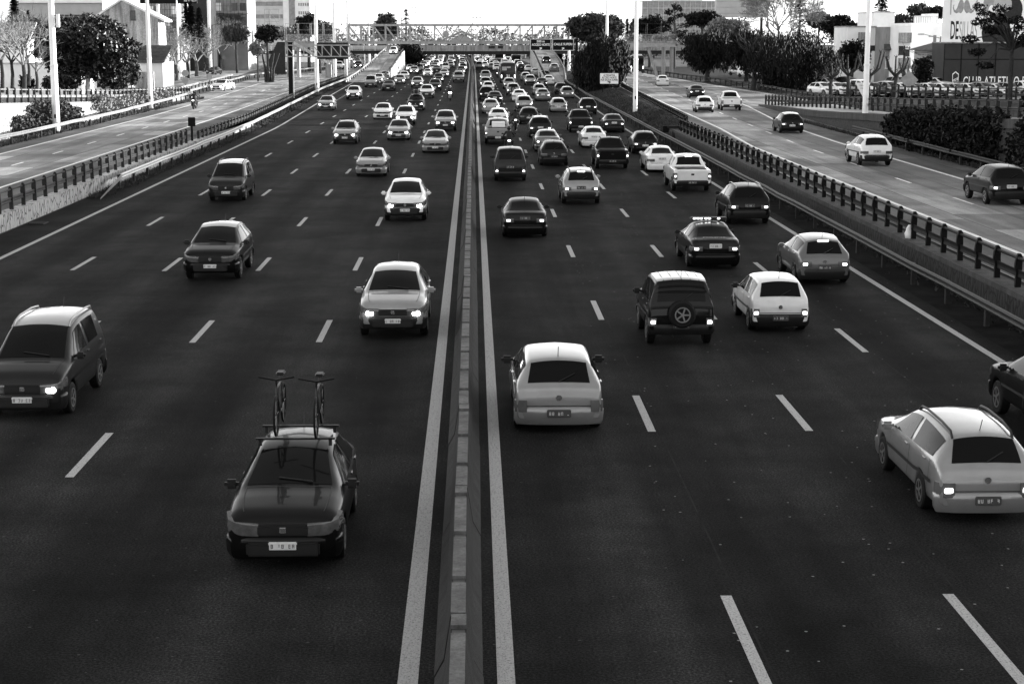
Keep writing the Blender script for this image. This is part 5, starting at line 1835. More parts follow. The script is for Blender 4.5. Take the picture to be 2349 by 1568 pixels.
def pruned_tree(loc, h, r, label, seed, group):
    root = empty('pruned_tree', loc, 0, label, 'tree', group)
    rnd = random.Random(seed)
    mb = MB(); mb.tube([(0, 0, -.3), (rnd.uniform(-.3, .3), 0, h * .3), (rnd.uniform(-.3, .3), 0, h * .5)], [r * 1.3, r, r * .9], 8)
    mb.build('trunk', M['bark'], root)
    tb = MB()
    for i in range(5):
        a = i * 1.26 + rnd.uniform(-.3, .3)
        b = Vector((0, 0, h * .48))
        m1 = b + Vector((math.cos(a) * h * .2, math.sin(a) * h * .2, h * .16))
        e1 = m1 + Vector((math.cos(a) * h * .08, math.sin(a) * h * .08, h * rnd.uniform(.18, .32)))
        tb.tube([b, m1, e1, e1 + Vector((0, 0, .1))], [r * .7, r * .5, r * .42, r * .55], 6)
        for k in range(5):
            d = Vector((rnd.uniform(-.5, .5), rnd.uniform(-.5, .5), rnd.uniform(.2, .9)))
            tb.tube([e1, e1 + d * rnd.uniform(.3, .7)], [r * .22, r * .1], 4, False)
            q = b.lerp(m1, rnd.uniform(.3, 1)); tb.tube([q, q + d * rnd.uniform(.3, .7)], [r * .22, r * .1], 4, False)
    tb.build('crown', M['bark'], root)
    return root

def conifer(loc, h, w, label, leaf='leaf_dark', n=900, seed=1, name='conifer', tiers=9, gap=.35):
    root = empty(name, loc, 0, label, 'tree')
    rnd = random.Random(seed)
    V, Fc = [], []
    for i in range(n):
        t = rnd.random() ** .75
        if rnd.random() < gap * abs(math.sin(t * tiers * math.pi)): continue
        rr = w / 2 * (1 - t) ** .8 * rnd.uniform(.2, 1.05) + .1
        a = rnd.uniform(0, 6.283)
        p = Vector((math.cos(a) * rr, math.sin(a) * rr, h * (.08 + .92 * t) - rr * .15 + rnd.gauss(0, .1)))
        s = .11 * h ** .5 * rnd.uniform(.6, 1.3)
        u = Vector((math.cos(a), math.sin(a), rnd.uniform(-.5, .2))) * s * 1.2
        v = Vector((-math.sin(a), math.cos(a), rnd.uniform(-.4, .4))) * s * .5
        b = len(V); V += [p - u - v, p + u * .8 - v * .4, p + u + v * .5, p - u * .6 + v]
        Fc.append((b, b + 1, b + 2, b + 3))
    mesh_obj('crown', V, Fc, M[leaf], root)
    mb = MB(); mb.tube([(0, 0, -.3), (0, 0, h * .97)], [w * .05 + .08, .03], 7); mb.build('trunk', M['bark'], root)
    return root

def px_m(Y): return F / Y          # pixels a metre at distance Y (about)

def crown(cxp, y0, y1, wpx, Y, base_y=None, base_z=None, lobes=9, seed=0, irregular=.35):
    """lobes of a crown that fills the pixel box at distance Y; returns root location and lobes"""
    rnd = random.Random(seed)
    top, bot = Q(cxp, y0, Y), Q(cxp, y1, Y)
    z0 = base_z if base_z is not None else (ZR if top.x > 0 else ZL)
    loc = Vector((top.x, Y, z0))
    w = wpx / px_m(Y)
    h = top.z - bot.z
    L = []
    mid = (top.z + bot.z) / 2 - z0
    for i in range(lobes):
        lr, lz = w * rnd.uniform(.13, .22), h * rnd.uniform(.15, .24)
        if i < lobes * .65:
            a = 6.283 * i / (lobes * .65) + rnd.uniform(-.25, .25)
            k = rnd.uniform(.86, 1.08)
            x, z, y = math.cos(a) * (w / 2 - lr) * k, math.sin(a) * (h / 2 - lz) * k, rnd.uniform(-.22, .22) * w
        else:
            a = rnd.uniform(0, 6.283)
            x, z, y = math.cos(a) * w * .2, math.sin(a) * h * .2, rnd.choice((-1, 1)) * rnd.uniform(.15, .33) * w
        L.append((x, y, mid + z, lr, lr, lz))
    L.append((0, 0, mid, w * .33, w * .30, h * .34))
    return loc, L

def ctree(name, cxp, y0, y1, wpx, Y, leaf, label, n=2600, size=.2, hang=0.0, base_z=None, seed=0, lobes=9, trunk_r=.25, bark='bark', group=None, clump=7):
    loc, L = crown(cxp, y0, y1, wpx, Y, None, base_z, lobes, seed)
    zb = min(l[2] - l[5] for l in L)
    return tree(name, loc, L, n, size, leaf, label, (max(1.0, zb + .8), trunk_r), hang, bark, seed, group, 'tree', clump)

# oncoming side
ctree('broadleaf_tree', 196, 34, 186, 225, 172, 'leaf_glossy', 'big dense dark tree with glossy leaves behind the bright fence', 11000, .15, 0, 1.4, 3, 20, .3, 'bark_pale')
ctree('shrub', 262, 150, 205, 60, 178, 'leaf_glossy', 'dark shrub growing at the foot of the big dense tree', 1200, .15, 0, 1.2, 5, 6, .06)
ctree('shrub', 152, 168, 205, 62, 176, 'leaf_mid', 'grey green bush by the trunk of the big dense tree', 1200, .15, 0, 1.3, 6, 6, .06)
ctree('shrub', 300, 130, 195, 36, 182, 'leaf_mid', 'tall narrow bush between the big dense tree and the white mast', 900, .15, 0, 1.1, 7, 6, .06)
conifer(Q(38, 150, 220), 9.5, 3.6, 'dark column of a cypress behind the bare twigs', seed=4, n=1600, gap=.1, name='cypress').location.z = 2.5
bare_tree('bare_tree', Q(55, 205, 150), 2.2, .18, 'leaning bare tree with pale twigs by the fence end at the picture edge', 5, 'twig_pale', 4, 3, .8, 1.9)
bare_tree('bare_tree', Q(5, 205, 155), 2.6, .16, 'bare tree with fine pale twigs cut by the picture edge', 8, 'twig_pale', 4, 3, .8, 2.0)
bare_tree('bare_tree', Q(84, 205, 165), 1.8, .14, 'small crooked bare tree between the lamp post and the big dense tree', 15, 'twig_pale', 3, 3, .9, 1.3)
bare_tree('bare_tree', Q(28, 200, 168), 2.4, .16, 'bare tree with dark twigs in front of the white house', 16, 'bark', 4, 3, .9, 2.0)
bare_tree('bare_tree', Q(66, 190, 186), 2.6, .15, 'second bare tree with dark twigs before the white terrace house', 17, 'bark', 4, 3, .8, 2.1)
ctree('shrub', 60, 172, 205, 34, 190, 'leaf_dark', 'dark bush under the bare trees', 500, .13, 0, 1.2, 18, 5, .05)
ctree('shrub', 112, 178, 205, 30, 190, 'leaf_mid', 'small grey bush beside the near white mast', 500, .13, 0, 1.2, 19, 5, .05)
conifer(Q(66, 60, 330), 4.2, 1.2, 'little dark cypress in front of the long pale hall', seed=9, n=350, gap=.0, name='cypress').location.z = 8.0
ctree('shrub', 75, 45, 75, 60, 300, 'leaf_mid', 'grey bush in front of the long pale hall', 900, .2, 0, 6.5, 9, 5, .05)
def st_tree(px, py, h, seed, lab, twig='twig_pale'):
    bare_tree('street_tree', P(px, py, .78), h, .3, lab, seed, twig, 5, 3, .9, h * .95, group='bare street trees')
st_tree(430, 178, 2.6, 21, 'stout bare street tree on the pavement beside the rubbish container')
st_tree(451, 174, 2.6, 22, 'bare street tree just behind the stout one')
st_tree(404, 184, 2.4, 23, 'bare street tree with a leaning trunk behind the rubbish container')
st_tree(477, 166, 2.8, 24, 'tall bare street tree behind the parked black saloon')
st_tree(560, 145, 3.2, 25, 'distant bare street tree by the parked white SUV')
st_tree(505, 160, 3.2, 27, 'bare street tree beside the pedestrian on the pavement')
st_tree(527, 156, 3.2, 28, 'bare street tree just behind the dark van')
st_tree(541, 152, 3.4, 29, 'bare street tree in front of the ragged palm like tree')
st_tree(585, 143, 3.2, 26, 'distant bare street tree before the footbridge stairs')
for px, y0, lab in ((425, 8, 'dark slim cypress behind the bare street trees'), (437, 4, 'taller dark cypress beside the slim one'), (456, 20, 'shorter dark cypress nearer the white mast')):
    a, b = Q(px, y0, 290), Q(px, 70, 290)
    conifer(Vector((a.x, 290, b.z - 2)), a.z - b.z + 2, 2.1, lab, seed=px, n=900, gap=0, name='cypress')
ctree('palm_tree', 541, 50, 95, 62, 330, 'leaf_mid', 'ragged palm like tree before the pale office block', 1500, .22, .3, .78, 31, 7, .2)
ctree('broadleaf_tree', 612, 58, 98, 52, 268, 'leaf_dark', 'round headed tree with several trunks by the footbridge stairs', 1800, .16, 0, ZL, 33, 8, .2)
ctree('broadleaf_tree', 590, 92, 128, 40, 272, 'leaf_pale', 'pale shrubby tree next to the round headed tree', 700, .16, 0, ZL, 34, 6, .12)
ctree('pine_tree', 707, 33, 88, 55, 355, 'leaf_dark', 'spreading dark pine behind the footbridge rail', 1800, .22, 0, ZL, 35, 8, .3)
ctree('broadleaf_tree', 745, 50, 95, 42, 372, 'leaf_mid', 'open grey tree beside the spreading dark pine', 700, .22, 0, ZL, 36, 6, .2)
ctree('broadleaf_tree', 668, 62, 100, 70, 380, 'leaf_pale', 'pale hazy tree behind the footbridge stairs', 900, .25, 0, ZL, 37, 6, .2)
bare_tree('bare_tree', Q(733, 165, 330), 3.5, .3, 'bare dark trees behind the back of the sign gantry', 41, 'bark', 4, 3, .5, 2.4)
ctree('broadleaf_tree', 884, 28, 100, 58, 430, 'leaf_mid', 'rounded grey tree rising behind the footbridge truss', 1500, .28, 0, ZL, 42, 8, .3)
conifer(Vector((Q(931, 20, 430).x, 430, 5.2)), Q(931, 22, 430).z - 5.2, 6.4, 'dark monkey puzzle tree behind the footbridge truss', seed=44, n=900, tiers=7, gap=.8)
ctree('broadleaf_tree', 942, 95, 150, 62, 386, 'leaf_dark', 'dark tree between the entrance ramp and the road bridge', 1800, .25, 0, 0, 45, 8, .3)
ctree('broadleaf_tree', 795, 100, 122, 30, 420, 'leaf_mid', 'small grey tree by the bridge railing', 400, .25, 0, 3, 46, 5, .1)
# away side
ctree('broadleaf_tree', 1363, 30, 95, 132, 300, 'leaf_mid', 'big round tree behind the end of the footbridge', 5000, .22, 0, ZR, 51, 13, .35)
ctree('willow_tree', 1380, 68, 213, 128, 236, 'leaf_dark', 'dark drooping tree behind the white ALTERNATIVA sign', 7500, .17, .55, .7, 52, 13, .35)
ctree('broadleaf_tree', 1345, 105, 215, 62, 262, 'leaf_dark', 'narrow dark tree behind the sign gantry post', 2200, .18, .3, .7, 53, 8, .3)
ctree('shrub', 1232, 100, 140, 30, 396, 'leaf_dark', 'dark shrub on the corner of the road bridge', 600, .25, 0, 1, 54, 5, .1)
ctree('shrub', 1278, 118, 160, 46, 400, 'leaf_dark', 'dark bush beyond the rail of the exit ramp', 900, .25, 0, .8, 55, 5, .1)
a, b = Q(1548, 8, 370), Q(1548, 72, 370)
def cedar(loc, h, w, label, seed):
    root = empty('cedar_tree', loc, 0, label, 'tree')
    rnd = random.Random(seed)
    V, Fc = [], []
    mb = MB(); mb.tube([(0, 0, -.3), (.1, 0, h * .55), (0, .1, h * .95)], [.4, .28, .06], 7)
    for i in range(12):
        z = h * (.38 + .05 * i); a = i * 2.4
        L = w * .5 * (1.05 - .055 * i) * rnd.uniform(.75, 1.1)
        tip = Vector((math.cos(a) * L, math.sin(a) * L, z + .5))
        mb.tube([(0, 0, z - .4), tip], [.12, .03], 4, False)
        lv, lf = leaf_cloud([(tip.x * .7, tip.y * .7, z + .4, L * .42, L * .42, .32)], 150, .2, seed + i, 0, 6)
        n = len(V); V += lv; Fc += [tuple(q + n for q in f) for f in lf]
    mesh_obj('crown', V, Fc, M['leaf_dark'], root)
    mb.build('trunk', M['bark'], root)
cedar(Vector((a.x, 370, ZR)), a.z - ZR, 8.5, 'flat tiered cedar rising beside the pale glass building', 56)
ctree('broadleaf_tree', 1492, 38, 82, 88, 380, 'leaf_dark', 'dark mound of a tree under the pale glass building', 2200, .25, 0, ZR, 57, 8, .3)
for px, lab in ((1439, 'thin dark cypress beside the white mast'), (1449, 'second thin cypress behind the white mast')):
    a = Q(px, 45 if px < 1445 else 52, 420); conifer(Vector((a.x, 420, ZR)), a.z - ZR, 2.6, lab, seed=px, n=600, gap=0, name='cypress')
ctree('pine_tree', 1612, 25, 62, 88, 360, 'leaf_dark', 'dark flat topped pine below the grey hoarding', 1600, .22, 0, ZR, 58, 8, .3)
ctree('broadleaf_tree', 1672, 40, 95, 105, 340, 'leaf_pale', 'pale leafed tree behind the dark trees', 3000, .22, 0, ZR, 59, 9, .3)
ctree('broadleaf_tree', 1625, 68, 168, 128, 262, 'leaf_dark', 'dark leafy tree overhanging the end of the footbridge', 5200, .18, .1, ZR, 60, 12, .35)
ctree('broadleaf_tree', 1715, 58, 165, 100, 268, 'leaf_dark', 'dark tree between the leafy tree and the willow', 3400, .18, .1, ZR, 61, 10, .3)
bare_tree('bare_tree', Vector((Q(1790, 100, 258).x, 258, 2.2)), 4.6, .35, 'tall bare tree with a fan of pale twigs above the willow', 62, 'twig_pale', 5, 4, .8, 3.6, minr=.022)
ctree('willow_tree', 1818, 68, 212, 222, 228, 'leaf_dark', 'broad dark weeping willow beside the hedge and parked cars', 11000, .16, .6, ZR, 63, 15, .4)
bare_tree('bare_tree', Vector((Q(1728, 190, 226).x, 226, .9)), 3.2, .3, 'bare dark trunk with forked limbs under the willow', 64, 'bark', 3, 3, .6, 2.0)
conifer(Vector((Q(1836, 0, 420).x, 420, 3)), Q(1836, -22, 420).z - 3, 9, 'dark conifer rising behind the tall bare tree', seed=65, n=1500)
ctree('broadleaf_tree', 1925, 36, 85, 84, 330, 'leaf_dark', 'dark round tree behind the white flat roofed house', 2000, .22, 0, 2, 66, 8, .25)
ctree('broadleaf_tree', 1958, 92, 165, 88, 236, 'leaf_dark', 'dark round tree in front of the white houses', 3000, .17, 0, ZR, 67, 9, .25)
conifer(Vector((Q(2024, 0, 380).x, 380, 4)), Q(2024, -40, 380).z - 4, 6.5, 'tall dark poplar behind the white houses', seed=68, n=1700, gap=.1, name='poplar')
ctree('broadleaf_tree', 2115, 8, 55, 78, 420, 'leaf_mid', 'hazy grey tree beyond the roof terraces', 1200, .28, 0, 6, 69, 8, .25)
ctree('broadleaf_tree', 2152, 12, 45, 40, 410, 'leaf_dark', 'dark ragged tree beside the white billboard', 700, .25, 0, 8, 70, 6, .2)
ctree('broadleaf_tree', 2068, 34, 62, 60, 400, 'leaf_mid', 'low grey tree behind the roof terraces', 800, .25, 0, 8, 71, 6, .2)
ctree('broadleaf_tree', 1880, 28, 66, 62, 400, 'leaf_mid', 'hazy grey tree between the conifer and the dark round tree', 1000, .28, 0, 4, 72, 7, .25)
ctree('broadleaf_tree', 2118, 128, 195, 44, 208, 'leaf_dark', 'dark bushy tree in front of the tiled roof house', 1500, .16, 0, ZR, 73, 7, .2)
for i, (px, py, h) in enumerate(((1907, 218, 3.6), (1945, 222, 4.6), (1995, 226, 4.8), (2052, 224, 4.6), (2080, 212, 3.4))):
    pruned_tree(P(px, py, 1.3), h, .2, ('heavily pruned tree with a short trunk beside the hedge', 'heavily pruned tree with a broad head of stubs', 'tall pruned tree against the white mast', 'pruned tree with raised knobbly limbs in front of the parked cars', 'small pruned tree by the diamond sign')[i], 80 + i, 'pruned trees by the parked cars')
# pine at the picture edge
p = P(2316, 236, 2.3)
loc = Vector((p.x, p.y, 2.0))
L = []
rnd = random.Random(91)
for i in range(13):
    y = rnd.uniform(10, 115); x = rnd.uniform(2215, 2400)
    q = Q(x, y, p.y + rnd.uniform(-2.5, 2.5))
    L.append((q.x - loc.x, q.y - loc.y, q.z - loc.z, rnd.uniform(.35, .7), .6, rnd.uniform(.2, .36)))
for x, y in ((2240, 120), (2225, 90), (2350, 60), (2300, 20), (2260, 150), (2375, 130)):
    q = Q(x, y, p.y); L.append((q.x - loc.x, 0, q.z - loc.z, .65, .6, .28))
tree('pine_tree', loc, L, 3000, .07, 'leaf_dark', 'dark long needled pine in front of the club wall', (5.4, .19), 0, 'bark', 92, None, 'tree', 8)
# hedges of ivy hanging over walls
def hedge(name, boxes, n, size, leaf, label, seed, cat='hedge'):
    V, Fc = leaf_cloud(boxes, n * 2.6, size * 1.25, seed, .0, 6)
    c = Vector((boxes[0][0], boxes[0][1], 0))
    mb = MB()
    o = mesh_obj(name, [v - c for v in V], Fc, M[leaf])
    o.location = c
    return tag(o, label, cat)
B_ = []
rnd = random.Random(97)
for y in frange(52, 84, 1.5):
    B_.append((27.0 + rnd.uniform(-.25, .1), y, 2.0 + rnd.uniform(-.2, .2), .75, 1.5, 1.5)); B_.append((27.2, y, 3.6 + rnd.uniform(-.3, .4), .8, 1.4, 1.1)); B_.append((27.4, y, 4.6 + rnd.uniform(-.3, .2), .7, 1.3, .6))
hedge('ivy_hedge', B_, 15000, .085, 'leaf_dark', 'thick dark ivy hedge burying the wall at the picture edge', 98)
B_ = []
for y in frange(90, 112, 1.5):
    k = (112 - y) / 22
    B_.append((27.05 + rnd.uniform(-.2, .1), y, 1.5 + k * .5, .5, 1.3, .9)); B_.append((27.2, y, 2.6 + k * .7 + rnd.uniform(-.3, .2), .6, 1.3, .6))
hedge('ivy_hedge', B_, 5200, .085, 'leaf_dark', 'lower ivy hedge with bare patches below the white mast', 99)
B_ = []
for y in frange(124, 142, 1.2):
    B_.append((-32.2 + rnd.uniform(-.1, .2), y, 1.2 + rnd.uniform(-.3, .3), .5, 1.1, .9))
for y in frange(128, 138, 1.5): B_.append((-32.2, y, 2.4, .4, 1, .5))
hedge('ivy', B_, 3600, .09, 'leaf_mid', 'dark ivy climbing the pale wall beside the white mast', 100)  # mid grey leaves, sunlight on the ivy put into their tone
B_ = []
for y in frange(150, 186, 1.5):
    B_.append((-32.2 + rnd.uniform(-.1, .2), y, 1.1 + rnd.uniform(-.4, .7) * (186 - y) / 36 + .3, .5, 1.2, .7))
hedge('ivy', B_, 4200, .09, 'leaf_pale', 'pale leafed ivy spilling over the coping of the pale wall', 101)  # paler leaves still, with the sunlight painted into their colour
for y0, y1, n, s, lab in ((70, 112, 2000, 3, 'weeds along the foot of the pale wall by the near mast'),):
    B_ = [(-31.9, y, .9, .4, 2, .35) for y in frange(y0, y1, 3)]
    o = hedge('weeds', B_, n, .09, 'leaf_mid', lab, s, 'weeds'); o['kind'] = 'stuff'
# grass tufts on the verges
def tufts(name, fn, n, seed, h=.16, mat='grass_blade', label=None):
    rnd = random.Random(seed)
    V, Fc = [], []
    for _ in range(n):
        p = fn(rnd)
        for k in range(4):
            a = rnd.uniform(0, 6.283); hh = h * rnd.uniform(.5, 1.4)
            d = Vector((math.cos(a), math.sin(a), 0))
            b = len(V)
            V += [p - d * .03, p + d * .03, p + Vector((rnd.gauss(0, .08), rnd.gauss(0, .08), hh))]
            Fc.append((b, b + 1, b + 2))
    o = mesh_obj(name, V, Fc, M[mat]); o['kind'] = 'stuff'
    return o
tufts('grass', lambda r: (lambda y: Vector((hl(y) + abs(r.gauss(0, .35)) + .05, y, 0)))(r.uniform(84, 290)), 5200, 1)
tufts('grass', lambda r: (lambda y: Vector((hr(y) - abs(r.gauss(0, .3)) + .2, y, 0)))(r.uniform(40, 285)), 4200, 2, .12)
def vp(r):
    y = r.uniform(129, 300); t = r.random()
    x0, x1 = hr(y), interp([(128, 15.4), (140, 17.4), (220, 18.2), (285, 18.6), (330, 18.9)], y)
    return Vector((x0 + (x1 - x0) * t, y, .01 + (ZR - .03) * t))
tufts('grass', vp, 7000, 3, .14)
tufts('grass', lambda r: Vector((-30.6 - abs(r.gauss(.2, .4)), r.uniform(60, 200), ZL - .03)), 3000, 4, .25)
tufts('grass', lambda r: Vector((26.6 + abs(r.gauss(0, .25)), r.uniform(50, 150), ZR - .03)), 2000, 5, .2)
# hazy woods on the skyline
def woods(x0, x1, Y, h, n, seed, leaf, name='distant_woods'):
    rnd = random.Random(seed)
    L = []
    x = x0
    while x < x1:
        hh = h * rnd.uniform(.6, 1.25); w = rnd.uniform(3.5, 8)
        L.append((x, Y + rnd.uniform(-15, 15), hh * .5, w, w, hh * .5)); x += w * rnd.uniform(.7, 1.3)
    V, Fc = leaf_cloud(L, n, .42, seed, 0, 6)
    o = mesh_obj(name, V, Fc, M[leaf]); o['kind'] = 'stuff'
    return o
woods(-95, -14, 560, 9.5, 6500, 5, 'leaf_mid')
woods(8, 150, 590, 9.5, 7500, 6, 'leaf_mid')
woods(-90, 90, 900, 11, 8000, 7, 'leaf_mid')
woods(-420, 420, 1180, 14, 9000, 8, 'leaf_mid')
# ------------------------------------------------------------------ masts, gantries, signs
def mast(loc, h, r, label, mat='post_white', group='tall lamp masts', top=None, step=True):
    root = empty('lamp_mast', loc, 0, label, 'lamp post', group)
    mb = MB()
    zs = [(-.3, r), (h * .22, r * .94), (h * .221, r * .86), (h * .45, r * .80), (h * .451, r * .70), (h * .72, r * .62), (h * .721, r * .52), (h, r * .40)]
    mb.tube([(0, 0, z) for z, _ in zs], [q for _, q in zs], 14, True)
    o = mb.build('shaft', M[mat], root); sharpen(o.data, 45)
    if r > .12:
        hb = MB(); hb.rbox((0, -r - .005, 1.15), (.14, .03, .3), .01); hb.build('hatch_door', M['steel_black'], root)
        cb = MB(); cb.tube([(0, 0, h * .218), (0, 0, h * .224)], r * 1.05, 14); cb.build('collar', M[mat], root)
    if top == 'crown':
        mb = MB()
        V, Fc = [], []
        for k in range(8):
            a = 6.283 * k / 8
            d = Vector((math.cos(a), math.sin(a), 0))
            mb.bar(Vector((0, 0, h)), Vector((0, 0, h + .2)) + d * 1.2, .06)
            mb.box(Vector((0, 0, h + .2)) + d * 1.3, (.5, .5, .22))
        mb.build('lamp_ring', M['steel_grey'], root)
    if top == 'twin':
        mb = MB()
        for s in (-1, 1):
            mb.tube([(0, 0, h - .3), (s * .9, 0, h + .1)], .04, 6); mb.rbox((s * 1.2, 0, h + .12), (.8, .28, .14), .04)
        mb.build('lamp_head', M['steel_grey'], root)
    return root
def mast_px(px, py, z, wpx, label, h=22, mat='post_white', top=None):
    p = P(px, py, z)
    return mast(p, h, max(.1, wpx / px_m(p.y) / 2), label, mat, top=top)
m1 = mast_px(130, 302, ZL, 16.5, 'tall white mast with a small box strapped to it, before the ivy wall')
mb = MB(); mb.rbox((.46, 0, 8.15), (.24, .2, .95), .02); mb.build('control_box', M['white_paint'], m1)
mb = MB(); mb.tube([(-.3, 0, 6.7), (-.5, -.05, 6.7)], .02); mb.rbox((-.55, -.1, 6.78), (.16, .3, .16), .05); mb.build('camera', M['white_paint'], m1)
mast_px(346, 252, ZL, 11, 'tall white mast by the gable house at the fence end')
mast_px(727.5, 213, 0, 10, 'tall white mast in front of the back of the sign gantry')
mast_px(768.5, 187, 0, 8.5, 'tall white mast second along the bright guardrail')
mast_px(799.5, 171, 0, 9.0, 'tall white mast beside the end of the footbridge truss')
mast_px(847, 151, 0, 5.5, 'slim white mast by the entrance ramp')
mast_px(861.5, 143, 0, 4.6, 'second slim white mast by the entrance ramp')
mast_px(869, 136, 0, 3.8, 'third slim white mast by the entrance ramp')
mast_px(1457, 251, .55, 10.5, 'tall white mast standing on the grassy verge')
mast_px(1305, 166, .5, 6.0, 'tall white mast behind the sign gantry post')
mast_px(1391, 178, .7, 7.5, 'tall white mast rising out of the dark tree crowns')
mast_px(1983, 306, ZR, 13.5, 'tall white mast at the end of the guardrail under the hedge')
for i, (px, Y, lab) in enumerate(((1345, 330, 'first'), (1326, 365, 'second'), (1308, 400, 'third'), (1293.5, 440, 'fourth'), (1284, 480, 'fifth'), (1276, 520, 'sixth'))):
    q = Q(px, 100, Y); mast(Vector((q.x, Y, 0)), 26, .17, 'thin pale mast, %s in the receding line behind the exit ramp' % lab, 'post_white')
for i, (px, Y, yt, lab, tp) in enumerate(((1099, 520, 42, 'lamp mast with a crown of lights above the middle of the footbridge', 'crown'), (1176, 620, 70, 'small lamp mast with a crown of lights further off', 'crown'), (959, 520, 20, 'lamp mast with a crown of lights before the hazy sky', 'crown'),
        (921, 430, 12, 'slim lattice mast by the monkey puzzle tree', None), (943, 470, 30, 'slim lamp post with twin heads beside the monkey puzzle tree', 'twin'), (908, 480, 14, 'slim lamp post behind the rounded grey tree', 'twin'), (1192, 560, 34, 'far lamp post above the truss', 'twin'), (1218, 600, 28, 'farther lamp post above the truss', 'twin'), (1245, 640, 24, 'farthest lamp post above the truss', 'twin'), (836, 450, 60, 'slim lamp post by the bridge abutment', 'twin'))):
    q = Q(px, yt, Y); mast(Vector((q.x + cx(Y), Y, 0)), q.z, .16, lab, 'steel_grey', 'far lamp posts', tp)

def truss_gantry(root, x0, x1, z0, z1, y, n, mat, w=.13, par='truss'):
    mb = MB()
    for dy in (-.25, .25):
        mb.bar((x0, y + dy, z0), (x1, y + dy, z0), w); mb.bar((x0, y + dy, z1), (x1, y + dy, z1), w)
    for i in range(n + 1):
        x = x0 + (x1 - x0) * i / n
        mb.bar((x, y - .25, z0 + w / 2), (x, y - .25, z1 - w / 2), w * .8)
        mb.bar((x, y - .25 + w / 2, z0), (x, y + .25 - w / 2, z0), w * .7); mb.bar((x, y - .25 + w / 2, z1), (x, y + .25 - w / 2, z1), w * .7)
        if i < n:
            x2 = x0 + (x1 - x0) * (i + 1) / n
            mb.bar((x, y - .27, z1), (x2, y - .27, z0), w * .7)
    return mb.build(par, mat, root)
# back of a sign gantry over the oncoming lanes
Yg = 203
pb = Q(668.7, 236, Yg)
root = empty('sign_gantry', (pb.x, Yg, 0), 0, 'cantilever sign gantry seen from behind, with a black post and dark sign back', 'sign gantry')
top = Q(668, 99, Yg).z
mb = MB(); mb.bar((0, 0, -.1), (0, 0, top), .5, .55); mb.bar((0, -.26, -.1), (0, -.26, top), .12, .04); mb.rbox((0, 0, top + .05), (.6, .6, .12), .03)
mb.build('post', M['steel_black'], root)
mb = MB(); mb.bar((.3, .02, .05), (.3, .02, top - .8), .1, .5); mb.build('painted_lit_side', M['post_white'], root)  # sunlit side of the black post, painted as a white strip
zb_, zt_ = Q(700, 130, Yg).z, Q(700, 104, Yg).z
x1 = Q(803, 130, Yg).x - pb.x
truss_gantry(root, -.5, x1, zb_, zt_, -.35, 7, M['steel_grey'])
a, b = Q(727.5, 136, Yg), Q(798, 98, Yg)
mb = MB(); mb.rbox(((a.x + b.x) / 2 - pb.x, .1, (a.z + b.z) / 2), (b.x - a.x, .12, b.z - a.z), .03)
for k in range(5):
    xx = a.x - pb.x + (b.x - a.x) * (k + .5) / 5
    mb.box((xx, .0, (a.z + b.z) / 2), (.08, .1, b.z - a.z - .2))
mb.build('sign_back', M['galv_dark'], root)
# dark direction signs over the exit
Yg = 276
pb = Q(1321.8, 197, Yg)
root = empty('sign_gantry', (pb.x, Yg, 0), 0, 'black sign gantry with two dark direction signs over the exit lane', 'sign gantry')
top = Q(1321, 90, Yg).z
mb = MB(); mb.bar((0, 0, -.1), (0, 0, top), .42, .42); mb.build('post', M['steel_black'], root)
zb_, zt_ = Q(1300, 112, Yg).z, Q(1300, 94.5, Yg).z
truss_gantry(root, Q(1222, 100, Yg).x - pb.x, Q(1331, 100, Yg).x - pb.x, zb_, zt_, .45, 8, M['galv_dark'], .12)
for (xa, xb, rows) in ((1216, 1264.8, (('500 m', 95.5, .50), ('ACCESO NORTE', 103.2, .50))), (1266.8, 1316.5, (('CALLE SUPERI', 102, .50),))):
    a, b = Q(xa, 116.5, Yg), Q(xb, 89.5, Yg)
    mb = MB(); mb.rbox(((a.x + b.x) / 2 - pb.x, .02, (a.z + b.z) / 2), (b.x - a.x - .06, .1, b.z - a.z), .02)
    f = mb.build('sign_panel', M['sign_dark'], root)
    mb = MB()
    w, h = b.x - a.x - .06, b.z - a.z
    c = Vector(((a.x + b.x) / 2 - pb.x, -.035, (a.z + b.z) / 2))
    for dx, dz, sx, sz in ((0, h / 2 - .05, w, .06), (0, -h / 2 + .05, w, .06), (-w / 2 + .04, 0, .06, h - .17), (w / 2 - .04, 0, .06, h - .17)):
        mb.box(c + Vector((dx, 0, dz)), (sx, .012, sz))
    mb.build('border', M['white_paint'], f)
    for s, yy, sz in rows:
        q = Q((xa + xb) / 2, yy, Yg)
        v, fc = text_mesh(s, .50, (w - .45) if len(s) > 6 else None, .012)
        mesh_obj('lettering', [Vector((p.x + c.x, -.045, q.z + p.z)) for p in v], fc, M['white_paint'], f)
    q = Q((xa + xb) / 2 - 1, 112.2, Yg)
    mb = MB(); mb.prism([(-.18, .18), (.18, .18), (.18, -.05), (.06, -.02), (-.1, -.2), (-.2, -.1), (-.04, .04), (-.18, .05)], lambda u, v, t: Vector((c.x + u, t, q.z + v)), -.05, -.042)
    mb.build('arrow', M['white_paint'], f)
